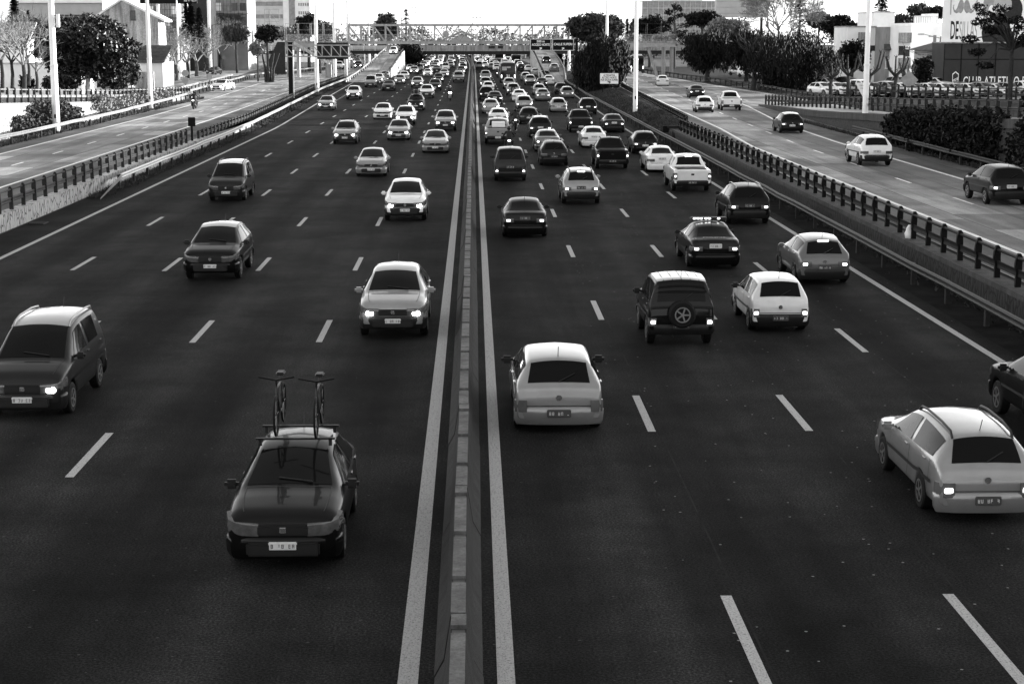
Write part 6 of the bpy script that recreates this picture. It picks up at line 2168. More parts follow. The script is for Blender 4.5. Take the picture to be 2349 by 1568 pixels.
# white diversion sign
Ys = 226
a, b = Q(1376.5, 192.5, Ys), Q(1418.5, 168.5, Ys)
cxs = (a.x + b.x) / 2
root = empty('direction_sign', (cxs, Ys, .4), R(-4), 'white board reading ALTERNATIVA ACCESO NORTE before the dark drooping tree', 'sign')
w, h, zc = b.x - a.x, b.z - a.z, (a.z + b.z) / 2 - .4
mb = MB(); mb.rbox((0, 0, zc), (w, .06, h), .02); pn = mb.build('panel', M['white_paint'], root)
for sx in (-.36, .38):
    mb = MB(); mb.bar((w * sx, .08, -.5), (w * sx, .08, zc + h * .4), .09); mb.build('post', M['steel_black'], root)
for s, k in (('ALTERNATIVA', .30), ('ACCESO NORTE', .08), ('POR SALIDA SUPERI', -.14)):
    v, fc = text_mesh(s, .34, w * {'ALTERNATIVA': .64, 'ACCESO NORTE': .80}.get(s, .92), .008)
    mesh_obj('lettering', [Vector((p.x, -.036, zc + k * h + p.z)) for p in v], fc, M['ink'], pn)
mb = MB(); mb.prism([(-.2, .17), (.16, .17), (.2, -.1), (.08, -.02), (.08, -.19), (-.04, -.19), (-.04, .0), (-.2, -.02)], lambda u, v, t: Vector((u, t, zc - .36 * h + v * .8)), -.04, -.032)
mb.build('arrow', M['ink'], pn)
# speed limit sign
p = P(1293.5, 163, .3)
root = empty('speed_limit_sign', p, 0, 'round 60 speed limit sign on a thin post beside the exit ramp', 'sign')
mb = MB(); mb.tube([(0, 0, -.3), (0, 0, 3.0)], .04, 8); mb.build('post', M['galv'], root)
V, Fc = lathe_x([(-.02, .42), (.02, .42)], 24)
d = mesh_obj('disc', [Vector((q.y, q.x - .06, 2.7 + q.z)) for q in V], Fc, M['white_paint'], root)
mb = MB()
for k in range(24):
    a0, a1 = 6.283 * k / 24, 6.283 * (k + 1) / 24
    mb.add([(math.cos(x) * r, -.085, 2.7 + math.sin(x) * r) for x, r in ((a0, .42), (a1, .42), (a1, .34), (a0, .34))], [(0, 1, 2, 3)])
mb.build('ring', M['galv_dark'], d)
v, fc = text_mesh('60', .42, .42, .01)
mesh_obj('lettering', [Vector((q.x, -.087, 2.7 + q.z)) for q in v], fc, M['ink'], d)
def back_sign(px, py, pyd, z, label, n=1, diamond=False, tri=False, r=.42, words=None):
    p = P(px, py, z); zz = Q(px, pyd, p.y).z - z
    root = empty('road_sign', p, 0, label, 'sign')
    mb = MB(); mb.tube([(0, .05, -.3), (0, .05, zz + r)], .045, 8); mb.build('post', M['galv_dark'], root)
    for i in range(n):
        if diamond:
            mb = MB(); mb.prism([(0, r * 1.35), (r * 1.35, 0), (0, -r * 1.35), (-r * 1.35, 0)], lambda u, v, t: Vector((u, t, zz + v)), -.03, 0); mb.build('plate', M['steel_grey'], root)
        elif tri:
            mb = MB(); mb.prism([(-r * 1.2, r), (r * 1.2, r), (0, -r * 1.1)], lambda u, v, t: Vector((u, t, zz + v)), -.03, 0); pl = mb.build('plate', M['white_paint'], root)
            for k, s in enumerate(('CEDA EL', 'PASO')):
                v, fc = text_mesh(s, .18, r * (1.0 - .35 * k)); mesh_obj('lettering', [Vector((q.x, -.035, zz + r * .55 - k * .26 + q.z)) for q in v], fc, M['ink'], pl)
        else:
            V, Fc = lathe_x([(-.015, r), (.015, r)], 22)
            mesh_obj('plate', [Vector((q.y, q.x, zz - i * r * 2.15 + q.z)) for q in V], Fc, M['steel_grey'], root)
    return root
back_sign(426, 204, 168, 1.3, 'pair of round grey sign backs one above the other by the big dense tree', 2)
back_sign(540 * .0 + 310, 203, 171, 1.2, 'single round grey sign back on a dark post by the pale wall', 1)
back_sign(481.5, 207, 176, ZL, 'round grey sign back where the two roads join', 1)
back_sign(514, 160, 132, .78, 'small round sign on the pavement by a pedestrian', 1, r=.38)
back_sign(2084, 216, 184, 1.4, 'grey diamond shaped sign back among the parked cars', 1, diamond=True, r=.75)
back_sign(1981 - 3, 234, 205, 1.5, 'white triangular give way sign near the pruned trees', 1, tri=True, r=.62)
p = P(452.8, 294, ZL)
root = empty('marker_post', p + Vector((2.2, 0, 0)), 0, 'black marker board on a short post at the end of the row of dark posts', 'sign')
root.location = Vector((-19.2, 119.3, .66))
mb = MB(); mb.bar((0, 0, 0), (0, 0, 1.0), .14); mb.build('post', M['steel_black'], root)
mb = MB(); mb.rbox((0, 0, 1.28), (.5, .06, .62), .02); mb.build('board', M['sign_dark'], root)

# ------------------------------------------------------------------ footbridge
Yf = 300
xa, xb = Q(800, 80, Yf).x, Q(1305, 80, Yf).x
zt, zb = Q(1050, 58, Yf).z, Q(1050, 98.5, Yf).z
root = empty('footbridge', (0, Yf, 0), 0, 'long grey steel truss footbridge crossing above the whole highway', 'bridge')
for k, dy in enumerate((-1.3, 1.3)):
    mb = MB()
    mb.bar((xa, dy, zt), (xb, dy, zt), .22, .36); mb.bar((xa, dy, zb), (xb, dy, zb), .22, .42)
    n = 18
    for i in range(n + 1):
        x = xa + (xb - xa) * i / n
        mb.bar((x, dy, zb + .2), (x, dy, zt - .18), .17, .17)
        if i < n:
            x2 = xa + (xb - xa) * (i + 1) / n
            u, v = ((x, zt - .1), (x2, zb + .1)) if i < n / 2 else ((x, zb + .1), (x2, zt - .1))
            mb.bar((u[0], dy + .02, u[1]), (v[0], dy + .02, v[1]), .15, .15)
            if i == n // 2 - 1: mb.bar((x, dy - .02, zb + .1), (x2, dy - .02, zt - .1), .13, .13)
    mb.build('truss', M['steel_grey'], root)
mb = MB()
for i in range(19):
    x = xa + (xb - xa) * i / 18
    mb.bar((x, -1.2, zt + .05), (x, 1.2, zt + .05), .12); mb.bar((x, -1.2, zb - .05), (x, 1.2, zb - .05), .14)
mb.build('cross_beam', M['steel_grey'], root)
mb = MB(); mb.box(((xa + xb) / 2, 0, zb + .24), (xb - xa, 2.4, .1)); mb.build('deck', M['concrete'], root)
def railing(x0, x1, z, dy, par, nm='railing', hi=1.1, st=.16):
    mb = MB()
    mb.bar((x0, dy, z + hi), (x1, dy, z + hi), .06); mb.bar((x0, dy, z + .12), (x1, dy, z + .12), .05)
    for x in frange(x0, x1, st): mb.bar((x, dy, z + .12), (x, dy, z + hi), .022)
    return mb.build(nm, M['steel_grey'], par)
for dy in (-1.15, 1.15):
    railing(xa, xb, zb + .28, dy, root)
    mb = MB()
    for x in frange(xa, xb, 2.45 / 1): mb.bar((x, dy, zb + .3), (x, dy, zb + 2.2), .03)
    mb.bar((xa, dy, zb + 2.1), (xb, dy, zb + 2.1), .04); mb.build('mesh_screen', M['steel_grey'], root)
# a round number plate on the truss
q = Q(1023, 80, Yf)
V, Fc = lathe_x([(-.02, .55), (.02, .55)], 20)
q2 = Q(1022, 78.5, Yf)
mesh_obj('clearance_sign', [Vector((Q(1023.0, 79, Yf).x + p.y, -1.45 + p.x, zb + 1.45 + p.z)) for p in V], Fc, M['steel_grey'], root)
# approaches
for x0, x1, nm in ((Q(655, 98, Yf).x, xa, 'approach on piers at the oncoming end of the footbridge, with a tall mesh fence'), (Q(1432, 98, Yf).x - 3.5, Q(1548, 100, Yf).x, 'approach span with tall bent posts at the away-going end of the footbridge')):
    r2 = empty('footbridge_approach', (0, Yf, 0), 0, nm, 'bridge')
    z = zb + .15
    mb = MB(); mb.box(((x0 + x1) / 2, 0, z), (abs(x1 - x0), 2.6, .28)); mb.build('deck', M['concrete'], r2)
    for dy in (-1.1, 1.1):
        mb = MB(); mb.box(((x0 + x1) / 2, dy, z - .52), (abs(x1 - x0), .22, .74)); mb.build('girder', M['steel_grey'], r2)
        railing(x0, x1, z + .16, dy * 1.1, r2)
        mb = MB()
        for x in frange(x0, x1, 2.6):
            mb.tube([(x, dy * 1.12, z + .1), (x, dy * 1.12, z + 2.7), (x, dy * .9, z + 3.1)], .045, 6)
        mb.bar((x0, dy * 1.12, z + 2.0), (x1, dy * 1.12, z + 2.0), .035); mb.bar((x0, dy * .9, z + 3.1), (x1, dy * .9, z + 3.1), .04)
        mb.build('mesh_fence', M['steel_grey'] if x0 < 0 else M['galv_dark'], r2)
    base = ZL if x0 < 0 else ZR
    for x in ((x0 + .5, x1 - 8.6, x1 - .6) if x0 < 0 else (x1 - .5, x1 - 1.9)):
        mb = MB(); mb.box((x, 0, (base + z - .9) / 2), (.5, 1.6, z - .9 - base + .02)); mb.build('pier', M['concrete_pale'] if x0 < 0 else M['concrete'], r2)
    # stair flights running back down
    sx = x0 + 1.2 if x0 < 0 else x1 - 1.2
    dirx = 1 if x0 < 0 else -1
    mb = MB()
    if x0 < 0:
        mb.bar((sx + .5, -2.0, z - .3), (sx + 6.3, -2.0, 2.9), 1.4, .28); mb.bar((sx + .5, -2.75, z - .1), (sx + 6.3, -2.75, 3.1), .08, .4)
        mb.build('stair_flight', M['concrete_pale'], r2)
        mb = MB(); mb.box((sx + 6.2, -2.0, 1.75), (1.0, 1.4, 2.2)); mb.build('pier', M['concrete'], r2)
        mb = MB(); mb.prism([(-1.2, z), (.1, z), (.1, 1.2), (-1.6, 1.2), (-3.0, 3.0)], lambda u, v, t: Vector((x0 + u, t, v)), -1.9, -1.84); mb.build('mesh_screen', M['galv_dark'], r2)
    else:
        mb.bar((x1 + .1, -1.0, z), (x1 + 3.4, -1.0, z - 3.3), .9, .25); mb.bar((x1 + .1, -1.55, z + .9), (x1 + 3.4, -1.55, z - 2.3), .05); mb.bar((x1 + .1, -1.5, z + .35), (x1 + 3.4, -1.5, z - 2.9), .05)
        mb.build('stair_flight', M['concrete'], r2)
        mb = MB(); mb.bar((x1 - 3.0, 0, base), (x1 - 4.6, 0, z - .9), .5, .5); mb.build('raking_pier', M['concrete'], r2)

# ------------------------------------------------------------------ road bridge
Yb = 392
root = empty('road_bridge', (0, Yb, 0), 0, 'concrete road bridge with grey parapets crossing the highway between the two ramps', 'bridge')
mb = MB(); mb.box((-1, 5.5, 3.85), (36.6, 10.6, .85)); mb.build('girder', M['galv_dark'], root)
mb = MB(); mb.box((-1, 5.5, 4.285), (170, 11, .04)); mb.build('deck', M['slab_dark'], root)
mb = MB(); mb.box((-1.2, .1, 4.85), (28.4, .22, 1.15)); mb.box((-1.2, -.03, 4.22), (28.4, .2, .12)); mb.build('parapet', M['concrete'], root)
mb = MB(); mb.box((-1, 10.9, 4.85), (170, .22, 1.05)); mb.build('parapet', M['concrete'], root)
for s, xs in ((-1, (-19.3, -86)), (1, (17.2, 84))):
    mb = MB()
    for dz in (.55, .95): mb.bar((xs[0], .1, 4.3 + dz), (xs[1], .1, 4.3 + dz), .07, .14)
    for x in frange(xs[0], xs[1], 1) if False else [xs[0] + (xs[1] - xs[0]) * k / 26 for k in range(27)]: mb.bar((x, .14, 4.3), (x, .14, 5.3), .08)
    mb.build('railing', M['post_white'] if s < 0 else M['galv'], root)
    mb = MB(); mb.box(((xs[0] + xs[1]) / 2, 5.5, 3.9), (abs(xs[1] - xs[0]), 10.4, .74)); mb.build('girder', M['galv_dark'], root)
for x in (-20.9, -.21, 17.9):
    mb = MB()
    for yy in ((1.2, 5.5, 9.8) if x == -.21 else (5.5,)):
        mb.box((x, yy, 1.7), (.5 if x == -.21 else 1.2, .7 if x == -.21 else 10, 3.46))
    mb.build('pier' if x == -.21 else 'abutment', M['concrete'], root)
for i, (px, w, hh) in enumerate(((1020, 14, 0), (1128, 14, 0), (1148, 12, 0))):
    q = Q(px, 101, Yb)
    mb = MB(); mb.rbox((q.x, -.06, 5.05), (w / 10.1, .06, .62), .02); mb.build('advert_panel', M['galv_dark'] if i else M['steel_grey'], root)
stander(Vector((Q(1170, 112, 392).x, 391.6, 4.32)), 1.3, 'person in a white shirt standing on the edge of the road bridge', M['cloth_white'], M['cloth_grey'])
car_on = make_car('suv', 'white', 'front', 0, 'suv', (Q(1030, 105, 398).x, 398, 4.31), R(90), 'white SUV crossing the road bridge behind the parapet', 'cars on the bridge', False)
# gabled station roof seen through the truss
Yc = 640
a, b, c_ = Q(1003, 96, Yc), Q(1116, 96, Yc), Q(1074, 70, Yc)
root = empty('toll_canopy', (0, Yc, 0), 0, 'wide gabled roof across the road seen through the footbridge truss', 'canopy')
cxm = (a.x + b.x) / 2
mb = MB(); mb.prism([(a.x, a.z), (cxm, c_.z), (b.x, a.z), (b.x, a.z - .5), (cxm, c_.z - .9), (a.x, a.z - .5)], lambda u, v, t: Vector((u, t, v)), -4, 8); mb.build('roof', M['grey_wall'], root)
mb = MB(); mb.prism([(a.x + 3, a.z - .5), (cxm, c_.z - 1.0), (b.x - 3, a.z - .5)], lambda u, v, t: Vector((u, t, v)), -2.6, -2.5); mb.build('gable', M['pale_wall'], root)
for x in (a.x + .3, cxm - .2 - 1.5, b.x - .3):
    mb = MB(); mb.box((x, 0, a.z / 2 - .25), (.5, .5, a.z - .5)); mb.build('column', M['concrete'], root)

# ------------------------------------------------------------------ buildings
def windows(root, cells, y, frame=M['white_wall'], glass=M['win'], depth=.08, nm='window', d=-1):
    """cells: (x, z, w, h) on a wall whose face is at y"""
    for x, z, w, h in cells:
        mb = MB()
        for dx, dz, sx, sz in ((0, h / 2, w + .12, .08), (0, -h / 2, w + .2, .1), (-w / 2, 0, .08, h - .09), (w / 2, 0, .08, h - .09), (0, 0, .05, h - .09)):
            mb.box((x + dx, y + d * .04, z + dz), (sx, .1, sz))
        f = mb.build(nm, frame, root)
        mb = MB(); mb.box((x, y + d * .008, z), (w - .07, .03, h - .08)); mb.build('pane', glass, f)
def block(name, label, xa, xb, z0, z1, Y, depth, mat, cat='building', rz=0):
    cxx = (xa + xb) / 2
    root = empty(name, (cxx, Y, z0), rz, label, cat)
    mb = MB(); mb.box((0, depth / 2, (z1 - z0) / 2 - .5), (xb - xa, depth, z1 - z0 + 1)); mb.build('wall', mat, root)
    root['w'] = xb - xa; root['h'] = z1 - z0
    return root
def pxblock(name, label, x0, y0, x1, y1, Y, depth, mat, z0=None, cat='building'):
    a, b = Q(x0, y1, Y), Q(x1, y0, Y)
    return block(name, label, a.x, b.x, a.z if z0 is None else z0, b.z, Y, depth, mat, cat), b.x - a.x, b.z - (a.z if z0 is None else z0)
def grid(w, h, nx, ny, ww, wh, x0=.08, z0=.1, z1=.9):
    return [(-w / 2 + w * (x0 + (1 - 2 * x0) * (i + .5) / nx), h * (z0 + (z1 - z0) * (j + .5) / ny), ww, wh) for i in range(nx) for j in range(ny)]

# gable house
Yh = 232
ap, l0, r0 = Q(279, 2, Yh), Q(228, 36, Yh), Q(362, 40, Yh)
root = empty('gable_house', (ap.x, Yh, ZL), 0, 'tall house with a stained windowless gable and pale roof edge', 'house')
zb0 = 0
poly = [(l0.x - ap.x, zb0), (r0.x - ap.x, zb0), (r0.x - ap.x, r0.z - ZL), (0, ap.z - ZL), (l0.x - ap.x, l0.z - ZL)]
mb = MB(); mb.prism(poly, lambda u, v, t: Vector((u, t, v)), 0, 5.2); mb.build('wall', M['plaster'], root)
mb = MB()
for (u, v), (u2, v2) in (((0, ap.z - ZL), (r0.x - ap.x + .9, r0.z - ZL - .6)), ((0, ap.z - ZL), (l0.x - ap.x - .6, l0.z - ZL - .35))):
    mb.prism([(u, v + .02), (u2, v2 + .02), (u2, v2 + .30), (u, v + .30)], lambda a_, b_, t: Vector((a_, t, b_)), -.25, 5.6)
mb.build('roof', M['roof_pale'], root)
q = Q(305, 36, Yh)
windows(root, [(q.x - ap.x, q.z - ZL, .55, 1.2)], 0, M['galv_dark'])
mb = MB(); mb.box((r0.x - ap.x + .04, 2.7, 4), (.06, 4.9, 8.5)); mb.build('sunlit_side_wall', M['white_wall'], root)  # sunlit side of the house, its brightness painted as white
# lower tiled house in front of it
Yh = 222
a, b = Q(310, 192, Yh), Q(372, 108, Yh)
root = empty('tiled_house', ((a.x + b.x) / 2, Yh, ZL), 0, 'low house with a sagging dark tiled roof below the stained gable', 'house')
w, h = b.x - a.x, Q(340, 143, Yh).z - ZL
mb = MB(); mb.box((0, 4, h / 2 - .2), (w, 8, h + .4)); mb.build('wall', M['offwhite'], root)
zr = b.z - ZL
mb = MB(); mb.add([(-w / 2 - .3, -.5, h - .1), (w / 2 + .3, -.5, h - .1), (w / 2, 7.5, zr), (-w / 2, 7.5, zr), (-w / 2 - .3, -.5, h + .12), (w / 2 + .3, -.5, h + .12), (w / 2, 7.5, zr + .2), (-w / 2, 7.5, zr + .2)], [(0, 3, 2, 1), (4, 5, 6, 7), (0, 1, 5, 4), (1, 2, 6, 5), (2, 3, 7, 6), (3, 0, 4, 7)])
for k in range(12):
    z = k / 12
    mb.box((0, -.5 + 8 * z, h + .2 + (zr - h) * z), (w + .5, .14, .1))
mb.build('roof', M['roof_dark'], root)
windows(root, [(-.3, 1.6, .95, .6)], 0, M['galv_dark'])
# garden wall and long street walls
r, w, h = pxblock('garden_wall', 'mottled pale garden wall behind the round sign back', 308, 165, 352, 205, 205, .4, M['plaster'], None, 'wall')
for i, (xa_, xb_, Y0, hh, mt, lab) in enumerate(((-47.2, -47.6, 212, 3.6, 'white_wall', 'white street wall with narrow slit windows beside the tiled house'), (-48.4, -49.5, 236, 4.4, 'grey_wall', 'dark fronted building behind the bare street trees'), (-50.2, -51.5, 266, 5.2, 'offwhite', 'pale building front behind the parked black saloon'), (-52.2, -54.6, 296, 4.6, 'white_wall', 'white building front along the side street by the dark van'), (-56.0, -58.8, 345, 5.0, 'offwhite', 'far pale building front at the bend of the side street'))):
    L = 22 if i else 14
    root = empty('street_building', (xa_, Y0, .7), math.atan2(xa_ - xb_, L) , lab, 'building', 'low buildings along the side street')
    mb = MB(); mb.box((-5, L / 2, hh / 2 - .2), (10, L, hh + .4)); mb.build('wall', M[mt], root)
    mb = MB(); mb.box((-4.9, L / 2, hh + .08), (10.3, L + .2, .16)); mb.build('parapet', M['concrete_pale'], root)
    for k in range(3 if i else 2):
        yy = L * (k + .6) / (3 if i else 2) - 1
        mb = MB(); mb.box((.05, yy, hh * .42), (.12, .5 if i == 0 else 1.6, hh * .55)); f = mb.build('door' if k % 2 else 'window', M['galv_dark'] if i != 1 else M['offwhite'], root)
        mb = MB(); mb.box((.13, yy, hh * .42), (.03, .36 if i == 0 else 1.3, hh * .45)); mb.build('pane', M['win'], f)
# hall with slit windows
r, w, h = pxblock('long_hall', 'long pale flat hall with three slit windows high behind the trees', 38, 6, 235, 75, 380, 30, M['pale_wall'], 0.5)
mb = MB(); mb.box((0, 14.9, h + .25), (w + .4, 31, .7)); mb.build('roof', M['white_wall'], r)
for px in (138, 249 * .0 + 246 * .0 + 228 - 2, 325 * .0 + 182):
    q = Q(px, 36, 380); x = q.x - r.location.x
    f = None
    mb = MB(); mb.box((x, -.03, q.z - .5), (3.6, .1, .35)); f = mb.build('window', M['galv_dark'], r)
    mb = MB()
    for k in range(9): mb.box((x - 1.5 + k * .38, -.09, q.z - .5), (.26, .03, .2))
    mb.build('pane', M['win'], f)
# houses behind the bare trees at the picture edge
r, w, h = pxblock('white_house', 'white house with a pale sloping roof behind the bare twigs', -30, 92, 62, 190, 215, 9, M['white_wall'], 0.6)
a = h
mb = MB(); mb.add([(-w / 2 - .4, -.6, h - .2), (w / 2 + .4, -.6, h - .2), (w / 2 + .2, 4.5, h + 2.0), (-w / 2, 4.5, h + 2.0), (-w / 2 - .4, -.6, h), (w / 2 + .4, -.6, h), (w / 2 + .2, 4.5, h + 2.2), (-w / 2, 4.5, h + 2.2)], [(0, 3, 2, 1), (4, 5, 6, 7), (0, 1, 5, 4), (1, 2, 6, 5), (2, 3, 7, 6), (3, 0, 4, 7)]); mb.build('roof', M['roof_pale'], r)
windows(r, [(w * .1, h * .45, 1.1, 1.2), (w * .36, h * .5, .8, 1.0), (-w * .25, h * .45, 1.1, 1.2)], 0, M['galv_dark'])
r, w, h = pxblock('timber_house', 'dark boarded house with a flat roof above the bare trees', 84, 85, 162, 135, 240, 8, M['dark_wall'], 2)
mb = MB(); mb.box((0, 3.7, h + .1), (w + .9, 9.4, .25)); mb.build('roof', M['roof_dark'], r)
mb = MB(); mb.rbox((w * .1, -.05, h * .75), (.4, .12, .8), .15); mb.build('wall_lamp', M['white_wall'], r)
r, w, h = pxblock('white_terrace', 'white terrace house between the boarded house and the big dense tree', 84, 112, 160, 190, 226, 7, M['white_wall'], 0.6)
windows(r, [(-w * .2, h * .62, .9, .8), (w * .2, h * .3, 1.0, 1.2)], 0, M['galv_dark'])
mb = MB(); mb.box((0, -.4, h * .82), (w, .8, .2)); mb.build('canopy', M['white_wall'], r)
# big dark video board over the street
Yv = 300
a, b = Q(322, 8.5, Yv), Q(452, -22, Yv)
root = empty('advert_board', ((a.x + b.x) / 2, Yv, ZL), 0, 'wide black advertising board high on posts above the bare street trees', 'billboard')
w, h, zc = b.x - a.x, b.z - a.z, (a.z + b.z) / 2 - ZL
mb = MB(); mb.rbox((0, 0, zc), (w, .9, h), .06); bd = mb.build('board', M['sign_dark'], root)
mb = MB()
for k, (dx, sz) in enumerate(((.30, .5), (.365, .36), (.425, .6), (.47, .45))):
    mb.rbox((w * dx, -.47, zc - h / 2 + .55), (sz * 1.1, .03, sz), .01)
mb.build('logo', M['galv'], bd)
for sx in (.21 + .02, -.2):
    mb = MB(); mb.tube([(w * sx, .1, 0), (w * sx, .1, zc - h / 2 + .1)], .28, 10); mb.build('post', M['post_white'], root)
# building shells with scaffolding
def scaffold_block(x0, y0, x1, y1, Y, label, seed, z0=ZL):
    r, w, h = pxblock('unfinished_building', label, x0, y0, x1, y1, Y, 14, M['grey_wall'], z0)
    n = 3
    rnd = random.Random(seed)
    for j in range(n):
        z = h * (.40 + .2 * j)
        mb = MB(); mb.box((0, -.8, z), (w + 1, 1.7, .22)); mb.build('floor_slab', M['concrete_pale'], r)
        cells = [(-w / 2 + w * (k + .5) / 5, z + h * .09, w / 7, h * .11) for k in range(5)]
        for c in cells:
            mb = MB(); mb.box((c[0], -.03, c[1]), (c[2], .08, c[3])); mb.build('window', rnd.choice((M['win'], M['win_pale'], M['white_wall'])), r)
    mb = MB()
    for k in range(12):
        x = -w / 2 + w * k / 11; mb.bar((x, -1.75, h * .4), (x, -1.75, h * 1.0), .07)
    for j in range(7): mb.bar((-w / 2, -1.8, h * (.4 + .1 * j)), (w / 2, -1.8, h * (.4 + .1 * j)), .06)
    for k in range(3): mb.bar((-w / 2 + w * .33 * k, -1.83, h * .4), (-w / 2 + w * .33 * (k + 1), -1.83, h * .75), .06)
    mb.build('scaffold', M['galv_dark'], r)
    return r, w, h
r, w, h = scaffold_block(345, 6, 404, 150, 330, 'unfinished building with scaffold and glass below the black board', 3)
mb = MB(); mb.box((0, -1.0, h * .62), (w * .7, .3, h * .10)); mb.build('glazed_front', M['win_pale'], r)
r, w, h = pxblock('dark_tower', 'dark flat walled tower behind the slim cypresses', 398, -12, 474, 150, 345, 12, M['galv_dark'], ZL)
mb = MB(); mb.box((w / 2 + .25, .4, h / 2), (.5, .9, h)); mb.build('corner_pier', M['white_wall'], r)
mb = MB(); mb.box((0, 5.9, h + .2), (w + .2, 12.2, .4)); mb.build('roof', M['concrete'], r)
r, w, h = scaffold_block(476, -2, 566, 150, 360, 'unfinished flats with crowded balconies beside the pale office block', 4)
mb = MB()
for j in range(2): mb.box((w * .1, -2.0, h * (.52 + .22 * j)), (w * .55, .1, h * .06))
mb.build('balcony', M['galv_dark'], r)
# pale office block with bands of windows
r, w, h = pxblock('office_block', 'pale office block with three bands of windows behind the trees', 563, -60, 652, 120, 520, 30, M['offwhite'], ZL)
for k, yy in enumerate((-28, 9, 38, 64)):
    q = Q(600, yy, 520); z = q.z - ZL
    mb = MB(); mb.box((-.3, -.04, z), (w - .8, .12, 1.15)); f = mb.build('window_band', M['grey_wall'], r)
    mb = MB()
    for i in range(13): mb.box((-w / 2 + .7 + (w - 1.6) * (i + .5) / 13, -.11, z), ((w - 1.6) / 13 - .1, .03, .95))
    mb.build('pane', M['win_pale'], f)
mb = MB(); mb.box((0, 15, h + .15), (w + .3, 30.4, .3)); mb.build('roof', M['concrete_pale'], r)
r, w, h = pxblock('stair_tower', 'white stair tower with a glazed strip beside the pale office block', 652, -60, 681, 120, 515, 20, M['white_wall'], ZL)
mb = MB(); mb.box((w * .1, -.05, h * .6), (w * .42, .1, h * .75)); f = mb.build('glazed_strip', M['win_pale'], r)
r, w, h = pxblock('white_block', 'white block with rows of small square windows', 681, -60, 710, 120, 512, 22, M['white_wall'], ZL)
for yy in (-34, -12, 10.5, 30, 49, 68):
    z = Q(695, yy, 512).z - ZL
    windows(r, [(-w / 2 + .9 + k * .62, z, .36, .85) for k in range(6 if False else 5)] + [(w / 2 - .6, z, .4, .85)], 0, M['offwhite'])
# frame tower in front of the office block
q0, q1 = Q(608, 64, 400), Q(640, 22, 400)
root = empty('steel_frame', (q0.x, 400, ZL), 0, 'open steel frame with a dark platform before the pale office block', 'structure')
w, z0_, z1_ = q1.x - q0.x, q0.z - ZL, q1.z - ZL
mb = MB()
for x in (0, w * .3, w * .36, w): mb.bar((x, 0, 0 if x != w else z0_), (x, 0, z1_), .12)
for k in range(4): mb.bar((0, 0, z0_ + (z1_ - z0_) * k / 3), (w, 0, z0_ + (z1_ - z0_) * k / 3), .07)
mb.bar((w * .36, 0, z1_), (w, 0, z0_), .07)
mb.build('frame', M['steel_grey'], root)
mb = MB(); mb.box((w / 2, 0, z0_), (w + .4, 1.6, .3)); mb.build('platform', M['galv_dark'], root)
# away side
r, w, h = pxblock('glass_building', 'pale glass building rising behind the cedar', 1472, 3, 1645, 120, 620, 40, M['win_pale'], 0)
mb = MB()
for k in range(15): mb.bar((-w / 2 + w * k / 14, -.12, 0), (-w / 2 + w * k / 14, -.12, h), .1)
for k in range(9): mb.bar((-w / 2, -.12, h * k / 8), (w / 2, -.12, h * k / 8), .14)
mb.build('mullion_grid', M['offwhite'], r)
mb = MB(); mb.box((0, 10, h + .5), (w * .62, 20, 1.3)); mb.build('roof_plant', M['pale_wall'], r)
mb = MB(); mb.box((0, 19.9, h + .06), (w + .4, 40.6, .16)); mb.build('roof', M['white_wall'], r)
r, w, h = pxblock('grey_hoarding', 'big blank grey hoarding above the pale leafed tree', 1643, -40, 1763, 31, 440, 3, M['pale_wall'], None, 'hoarding')
mb = MB()
for k in range(5): mb.box((0, -.03, h * k / 5), (w, .08, .05))
mb.build('panel_joint', M['grey_wall'], r)
mb = MB()
for sx in (-.4, .4): mb.box((w * sx, 1.5, -r.location.z / 2), (.6, .6, r.location.z + .4))
mb.build('leg', M['galv_dark'], r)
r, w, h = pxblock('white_flat_roof_house', 'low white house with flat roof behind the dark round tree', 1942, 63, 2010, 165, 262, 10, M['white_wall'], ZR)
windows(r, [(-w * .32, h * .60, .8, .75), (w * .1, h * .62, .9, .6), (w * .38, h * .62, .7, .7)], 0, M['galv_dark'])
mb = MB(); mb.box((0, 4.95, h + .1), (w + .1, 10.2, .2)); mb.box((w * .02, -.1, h * .8), (1.3, .08, h * .22)); mb.build('parapet', M['plaster'], r)
r, w, h = pxblock('white_upper_house', 'tall plain white house block behind the white mast', 2000, 29, 2053, 165, 285, 12, M['white_wall'], ZR)
windows(r, [(w * .12, h * .55, 1.0, 1.2)], 0, M['galv_dark'])
mb = MB(); mb.box((0, 6, h + .08), (w + .2, 12.2, .16)); mb.build('roof', M['concrete_pale'], r)
r, w, h = pxblock('grey_house', 'narrow grey house with a dark balcony roof', 2030, 62, 2060, 165, 255, 8, M['grey_wall'], ZR)
windows(r, [(w * .1, h * .82, .75, 1.2), (-w * .2, h * .35, .9, 1.4)], 0, M['white_wall'], M['win_pale'])
mb = MB(); mb.prism([(-1.1, h * .60), (0, h * .70), (0, h * .58)], lambda u, v, t: Vector((t, u, v)), -w / 2 - .3, w / 2 + .3); mb.build('roof', M['roof_dark'], r)
r, w, h = pxblock('stepped_house', 'stepped house with a stained bay beside the big white wall', 2058, 60, 2090, 165, 250, 8, M['white_wall'], ZR)
mb = MB(); mb.box((.0, -.3, h * .80), (w, .6, h * .17)); mb.box((0, -.5, h * .36), (w * .9, 1.0, h * .18)); mb.build('bay', M['plaster'], r)
windows(r, [(-w * .25, h * .58, .6, 1.2), (w * .22, h * .54, .7, .9)], 0, M['galv_dark'])
r, w, h = pxblock('big_white_house', 'big blank white side wall with roof terraces below the billboard', 2086, 53, 2163, 165, 262, 14, M['white_wall'], ZR)
mb = MB(); mb.box((w * .12, 5, h + .5), (w * .3, 5, 1.2)); mb.box((w * .4, 6, h + .65), (w * .28, 5, 1.5)); mb.build('roof_room', M['white_wall'], r)
mb = MB()
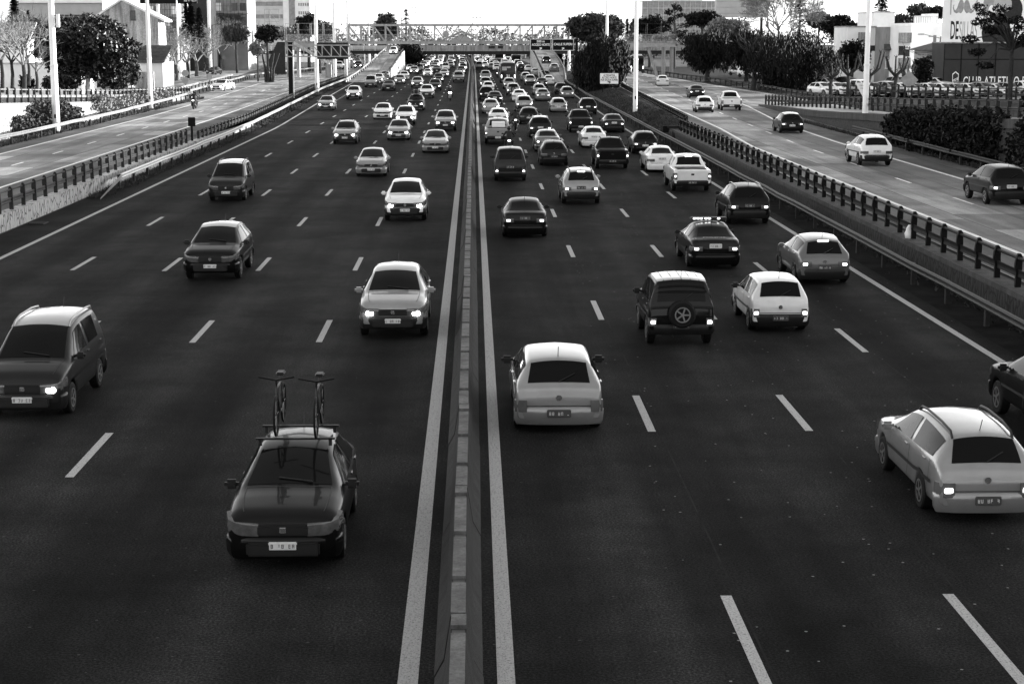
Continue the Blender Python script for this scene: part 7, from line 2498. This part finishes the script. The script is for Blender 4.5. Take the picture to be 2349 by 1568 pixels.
for k in range(14): mb.bar((-w / 2 + .2 + k * w / 14, .4, h), (-w / 2 + .2 + k * w / 14, .4, h + .9), .03)
mb.bar((-w / 2, .4, h + .9), (w / 2, .4, h + .9), .04); mb.build('terrace_rail', M['galv_dark'], r)
r, w, h = pxblock('hip_roof_house', 'low house with a dark hipped roof beside the club wall', 2124, 116, 2176, 195, 236, 7, M['pale_wall'], ZR)
zr = Q(2140, 98, 240).z - ZR
mb = MB(); mb.add([(-w / 2 - .9, -1.0, h), (w / 2 + .4, -1.0, h), (w / 2 + .4, 8, h), (-w / 2 - .9, 8, h), (0, 2.5, zr), (w * .3, 4.5, zr)], [(0, 1, 5, 4), (1, 2, 5), (2, 3, 4, 5), (3, 0, 4), (3, 2, 1, 0)]); mb.build('roof', M['roof_dark'], r)
mb = MB(); mb.box((w * .1, 3, zr + .3), (.35, .35, 1.4)); mb.build('chimney', M['grey_wall'], r)
windows(r, [(-w * .22, h * .72, .85, 1.3), (w * .2, h * .72, .85, 1.3)], 0, M['galv_dark'])
mb = MB(); mb.box((-w * .1, -.6, h * .40), (w * .9, 1.2, .5)); mb.build('balcony', M['plaster'], r)
# club wall with lettering
Yk = 222
a = Q(2162, 215, Yk)
xa_, xb_ = Q(2165, 150, Yk).x, Q(2480, 150, Yk).x
zt_ = Q(2200, 99.5, Yk).z
root = block('club_wall', 'dark club wall with big white letters CLUB ATLETICO PLATENSE behind the parked cars', xa_, xb_, ZR, zt_, Yk, 6, M['dark_wall'])
w, h = xb_ - xa_, zt_ - ZR
mb = MB()
for k in range(9): mb.box((-w / 2 + w * k / 8, -.03, h / 2), (.1, .08, h))
mb.box((0, -.025, h * .66), (w, .07, .1)); mb.build('seam', M['steel_black'], root)
mb = MB(); mb.box((0, 2.8, h + .06), (w + .2, 6.2, .14)); mb.build('roof', M['concrete'], root)
tz = Q(2290, 187.5, Yk).z - ZR
x0, x1 = Q(2209, 187, Yk).x - (xa_ + xb_) / 2, Q(2422, 187, Yk).x - (xa_ + xb_) / 2
v, fc = text_mesh('CLUB ATLETICO PLATENSE', 1.62, x1 - x0, .02, 1.1)
mesh_obj('lettering', [Vector((p.x + (x0 + x1) / 2, -.075, tz + p.z)) for p in v], fc, M['white_paint'], root)
# crest
q = Q(2191, 184.5, Yk); cxx = q.x - (xa_ + xb_) / 2
sh = [(-.48, .85), (-.2, 1.05), (0, 1.2), (.2, 1.05), (.48, .85), (.46, 0), (.3, -.7), (0, -1.15), (-.3, -.7), (-.46, 0)]
mb = MB(); mb.prism([(u * .85, v_ * .95) for u, v_ in sh], lambda u, v_, t: Vector((cxx + u, t, q.z - ZR + v_)), -.08, -.06); cr = mb.build('crest', M['white_paint'], root)
mb = MB(); mb.prism([(u * .70, v_ * .82) for u, v_ in sh], lambda u, v_, t: Vector((cxx + u, t, q.z - ZR + v_)), -.095, -.085); mb.build('crest_field', M['dark_wall'], cr)
mb = MB()
mb.prism([(-.36, -.25), (.36, .12), (.36, .42), (-.36, .05)], lambda u, v_, t: Vector((cxx + u, t, q.z - ZR + v_)), -.105, -.098); mb.build('crest_band', M['white_paint'], cr)
v, fc = text_mesh('CAP', .30, .55, .01)
mesh_obj('lettering', [Vector((cxx + p.x, -.115, q.z - ZR + .085 + p.z + p.x * .5)) for p in v], fc, M['ink'], cr)
# billboard
Yk = 228
a, b = Q(2161, 97.5, Yk), Q(2462, -50, Yk)
root = empty('billboard', ((a.x + b.x) / 2, Yk, a.z), 0, 'huge white billboard reading DESILLAS above the club wall', 'billboard')
w, h = b.x - a.x, b.z - a.z
mb = MB(); mb.rbox((0, .15, h / 2), (w, .3, h), .04); pn = mb.build('panel', M['white_wall'], root)
mb = MB(); 
for k in range(7): mb.bar((-w / 2 + w * (k + .5) / 7, .5, -2.5), (-w / 2 + w * (k + .5) / 7, .5, h * .9), .2)
mb.build('frame', M['galv_dark'], root)
def onb(x, y): 
    q = Q(x, y, Yk); return q.x - root.location.x, q.z - root.location.z
xl_, zl_ = onb(2182, 70); xr_, _ = onb(2240, 70); xm_, _ = onb(2200, 70)
v, fc = text_mesh('DE', 2.75, (xm_ - xl_) * 1.02, .05)
zc = onb(2200, 72)[1]
kz = (onb(2200, 48)[1] - onb(2200, 90)[1]) / 1.95
mesh_obj('lettering', [Vector((p.x + (xl_ + xm_) / 2 - .1, -.012, zc + p.z * kz / 1.0 * .98)) for p in v], fc, M['galv_dark'], pn)
v, fc = text_mesh('SILLAS', 2.75, (xr_ - xm_) * 1.02, .0)
mesh_obj('lettering', [Vector((p.x + (xr_ + xm_) / 2 + .05, -.012, zc + p.z * kz * .98)) for p in v], fc, M['steel_grey'], pn)
# moustache mark
mx, mz = onb(2211, 18)
mb = MB()
for s in (-1, 1):
    pl = []
    outer = [(0.02, .55), (.25, 1.0), (.55, 1.05), (.8, .55), (1.0, -.05), (1.2, -.35), (1.42, -.25), (1.5, .1), (1.42, .4), (1.55, .35), (1.62, -.05), (1.45, -.55), (1.1, -.75), (.75, -.62), (.4, -.75), (.15, -.45), (.02, -.1)]
    mb.prism([(u * s * .88, v_ * .98) for u, v_ in outer], lambda u, v_, t: Vector((mx + u, t, mz + v_)), -.03, -.012)
mb.build('moustache_emblem', M['steel_grey'], pn)
for dx in (-1.7, 1.7):
    mb = MB(); mb.box((mx + dx, -.02, mz + .6), (.16, .02, 3.0)); mb.build('emblem_bar', M['pale_wall'], pn)
# plain rounded figure shapes on the poster
def blob(cx_, cz_, rx, rz, mt, y):
    mb = MB(); mb.prism([(rx * math.cos(6.283 * k / 20), rz * math.sin(6.283 * k / 20)) for k in range(20)], lambda u, v_, t: Vector((cx_ + u, t, cz_ + v_)), y, y + .012)
    mb.build('poster_shape', M[mt], pn)
for px, py, rx, rz, mt, y in ((2285, 75, 1.9, 2.6, 'galv_dark', -.02), (2272, 20, 1.0, 2.4, 'steel_grey', -.03), (2318, 22, 1.6, 1.8, 'galv_dark', -.02), (2300, 10, 1.2, 1.2, 'pale_wall', -.04), (2274, 30, .45, 1.0, 'white_wall', -.05)):
    X_, Z_ = onb(px, py); blob(X_, Z_, rx, rz, mt, y)
# street furniture on that side
p = P(2152, 200, ZR)
root = empty('street_lamp', p, 0, 'concrete street lamp with twin arms beside the club wall', 'lamp post')
zt_ = Q(2152, 84, p.y).z - ZR
mb = MB(); mb.tube([(-.55, 0, -.2), (.1, 0, zt_)], [.16, .11], 9); mb.build('shaft', M['concrete'], root)
mb = MB(); mb.tube([(.05, 0, zt_ - .25), (-2.3, -.3, zt_ + .3)], .05, 6); mb.rbox((-2.7, -.35, zt_ + .3), (.9, .3, .16), .06); mb.rbox((-1.3, -.25, zt_ + .0), (.7, .3, .14), .05); mb.build('lamp_head', M['galv'], root)
def tpole(px, py, ytop, label, lean=0.0, z=ZR, arms=1):
    p = P(px, py, z); zt_ = Q(px, ytop, p.y).z - z
    root = empty('utility_pole', p, 0, label, 'utility pole')
    mb = MB(); mb.tube([(0, 0, -.2), (lean, 0, zt_)], [.14, .1], 8); mb.build('shaft', M['bark'], root)
    mb = MB()
    for k in range(arms):
        mb.bar((lean - .8, 0, zt_ - .3 - .5 * k), (lean + .8, 0, zt_ - .3 - .5 * k), .1)
        for dx in (-.7, -.35, .35, .7): mb.tube([(lean + dx, 0, zt_ - .25 - .5 * k), (lean + dx, 0, zt_ - .08 - .5 * k)], .04, 6)
    mb.build('cross_arm', M['galv_dark'], root)
    return p + Vector((lean, 0, zt_ - .15))
t1 = tpole(2069, 200, 105, 'dark utility pole with a cross arm before the big white wall', .15)
t2 = tpole(2040, 185, 62, 'leaning utility pole beside the stepped house', 1.1)
t3 = Vector((p.x + .2, p.y, ZR + zt_ - 1.6))
mb = MB()
def wire(a, b, sag=.5):
    pts = [a.lerp(b, k / 12) - Vector((0, 0, sag * math.sin(math.pi * k / 12))) for k in range(13)]
    mb.tube(pts, .018, 4)
for k in range(4): wire(t1 + Vector((-.6 + .4 * k, 0, -.2 * (k % 2))), Vector((t3.x, t3.y, t3.z - .3 * k)), .7)
wire(t1, t2, .4)
tag(mb.build('overhead_wires', M['steel_black']), 'overhead wires strung between the poles and the street lamp', 'wires')
def lamp_small(px, py, ytop, label, z=.78):
    p = P(px, py, z); zt_ = Q(px, ytop, p.y).z - z
    root = empty('street_lamp', p, 0, label, 'lamp post', 'thin street poles')
    mb = MB(); mb.tube([(0, 0, -.2), (0, 0, zt_)], [.09, .06], 7); mb.build('shaft', M['galv_dark'], root)
    mb = MB(); mb.tube([(0, 0, zt_), (.7, 0, zt_ + .2)], .03, 6); mb.rbox((.8, 0, zt_ + .2), (.4, .2, .1), .04); mb.build('lamp_head', M['galv_dark'], root)
lamp_small(85, 205, 92, 'thin pole among the bare trees near the picture edge', 1.6)
lamp_small(393, 186, 66, 'thin dark pole behind the rubbish container')
lamp_small(491, 172, 58, 'thin dark pole behind the parked black saloon')
lamp_small(530, 158, 50, 'leaning thin pole by the dark van')
lamp_small(561, 150, 60, 'thin pole beyond the white SUV')
mast_px(411, 182, .78, 5, 'slim white street mast behind the bare street trees', 17)
mast_px(551, 150, .78, 4, 'slim white street mast beside the pale office block', 19)
# rubbish container
p = P(387, 193, .70)
root = empty('rubbish_container', p, R(-8), 'dark wheeled rubbish container on the side street kerb', 'rubbish container')
mb = MB(); mb.add([(-.72, -.5, .15), (.72, -.5, .15), (.72, .5, .15), (-.72, .5, .15), (-.9, -.6, 1.25), (.9, -.6, 1.25), (.9, .6, 1.25), (-.9, .6, 1.25)], [(3, 2, 1, 0), (0, 1, 5, 4), (1, 2, 6, 5), (2, 3, 7, 6), (3, 0, 4, 7), (4, 5, 6, 7)]); mb.build('bin', M['black_plastic'], root)
mb = MB(); mb.rbox((0, 0, 1.36), (1.95, 1.35, .22), .08); mb.build('lid', M['galv_dark'], root)
mb = MB(); mb.box((-.4, -.57, .85), (.3, .04, .32)); mb.box((.12, -.57, .7), (.05, .04, .5)); mb.build('sticker', M['white_paint'], root)
for sx in (-.6, .6):
    mb = MB(); mb.tube([(sx, -.35, .1), (sx + .08, -.35, .1)], .1, 10); mb.build('wheel', M['rubber'], root)
# rubble block and debris on the verge
p = P(1590, 296, .3)
root = empty('broken_wall_end', (15.2, 129.5, .0), R(8), 'broken concrete end of the stone wall with a fallen rail on the verge', 'rubble')
mb = MB(); mb.rbox((.1, 0, .4), (1.3, 1.2, .9), .12); mb.rbox((.9, 1.3, .35), (.7, .8, .5), .1); mb.build('block', M['stone_shaded'], root)
mb = MB(); mb.bar((-.2, 2.2, .9), (1.5, .2, 1.0), .18); mb.rbox((-.3, 2.4, .75), (.5, .3, .5), .03); mb.build('fallen_rail', M['steel_black'], root)
p = P(2078, 541, .86)
rnd = random.Random(2)
mb = MB()
V, Fc = lathe_x([(0, .15), (.12, .2), (.25, .12), (.32, .03)], 9)
o = mesh_obj('plastic_bag', [Vector((q.y * .7 + rnd.gauss(0, .02), q.z * .5 + rnd.gauss(0, .02), q.x * 1.5)) for q in V], Fc, M['white_paint'], None, True)
o.location = (15.0, P(2078, 548, .85).y, .86)
tag(o, 'crumpled white plastic bag caught at the foot of the black posts', 'litter')
# drain grate in the gutter
root = empty('drain_grate', P(68, 513, .0), 0, 'iron drain grate in the gutter at the foot of the low pale wall', 'drain')
root.location = (-18.25, P(68, 513, 0).y, .01)
mb = MB(); mb.box((0, 0, .01), (.7, .9, .02)); mb.build('frame', M['galv_dark'], root)
mb = MB()
for k in range(7): mb.box((-.28 + .093 * k, 0, .03), (.05, .8, .02))
mb.build('grate', M['steel_black'], root)
# ------------------------------------------------------------------ light
SUN_EL, SUN_AZ = 6.5, 74.0        # degrees above the horizon; clockwise from straight ahead
w = bpy.data.worlds.new('World'); scene.world = w
w.use_nodes = True
nt = w.node_tree
bg = nt.nodes['Background']
sky = nt.nodes.new('ShaderNodeTexSky')
sky.sky_type = 'NISHITA'; sky.sun_disc = False
sky.sun_elevation = R(SUN_EL); sky.sun_rotation = R(SUN_AZ)
sky.air_density = 1.0; sky.dust_density = 0.5; sky.ozone_density = 1.0
bw = nt.nodes.new('ShaderNodeRGBToBW')
nt.links.new(sky.outputs[0], bw.inputs[0])
nt.links.new(bw.outputs[0], bg.inputs['Color'])
bg.inputs['Strength'].default_value = 0.15
sd = bpy.data.lights.new('sun', 'SUN'); sd.energy = 3.2; sd.angle = R(1.2); sd.color = (1, 1, 1)
so = bpy.data.objects.new('sun', sd); COL.objects.link(so)
d = Vector((math.sin(R(SUN_AZ)) * math.cos(R(SUN_EL)), math.cos(R(SUN_AZ)) * math.cos(R(SUN_EL)), math.sin(R(SUN_EL))))
so.rotation_euler = d.to_track_quat('Z', 'Y').to_euler()
so.location = d * 300
vs = scene.view_settings
vs.view_transform = 'Standard'; vs.look = 'None'; vs.gamma = 1.0; vs.use_curve_mapping = False
vs.exposure = 2.3
scene.render.engine = 'CYCLES'
cy = scene.cycles
cy.use_denoising = True
cy.max_bounces = 5; cy.diffuse_bounces = 3; cy.glossy_bounces = 3
cy.use_adaptive_sampling = True; cy.adaptive_threshold = 0.02

# the overpass the photographer stands on, behind and below the camera
mb = MB()
mb.box((0, -7.6, 5.65), (120, 13.2, 1.0)); mb.box((0, -1.1, 6.7), (120, .2, 1.08)); mb.box((0, -14.1, 8.9), (120, .3, 5.5))  # tall rear wall added to block the low sky behind the camera
for x in (-19.6, -.21, 14.9): mb.box((x, -7.6, 2.55), (.6, 8, 5.18))
o = mb.build('overpass_and_sky_blocker', M['grey_wall']); o['kind'] = 'structure'

# unseen terrace added outside the view to keep the low sun off the carriageways
mb = MB()
rnd = random.Random(8)
y = -60
while y < 150:
    L = rnd.uniform(14, 24); h = rnd.uniform(9.5, 11.5)
    mb.box((66, y + L / 2, h / 2), (12, L - .4, h)); mb.box((66, y + L / 2, h + .2), (12.6, L - .2, .4))
    y += L
o = mb.build('sun_blocker_terrace', M['offwhite']); o['kind'] = 'structure'
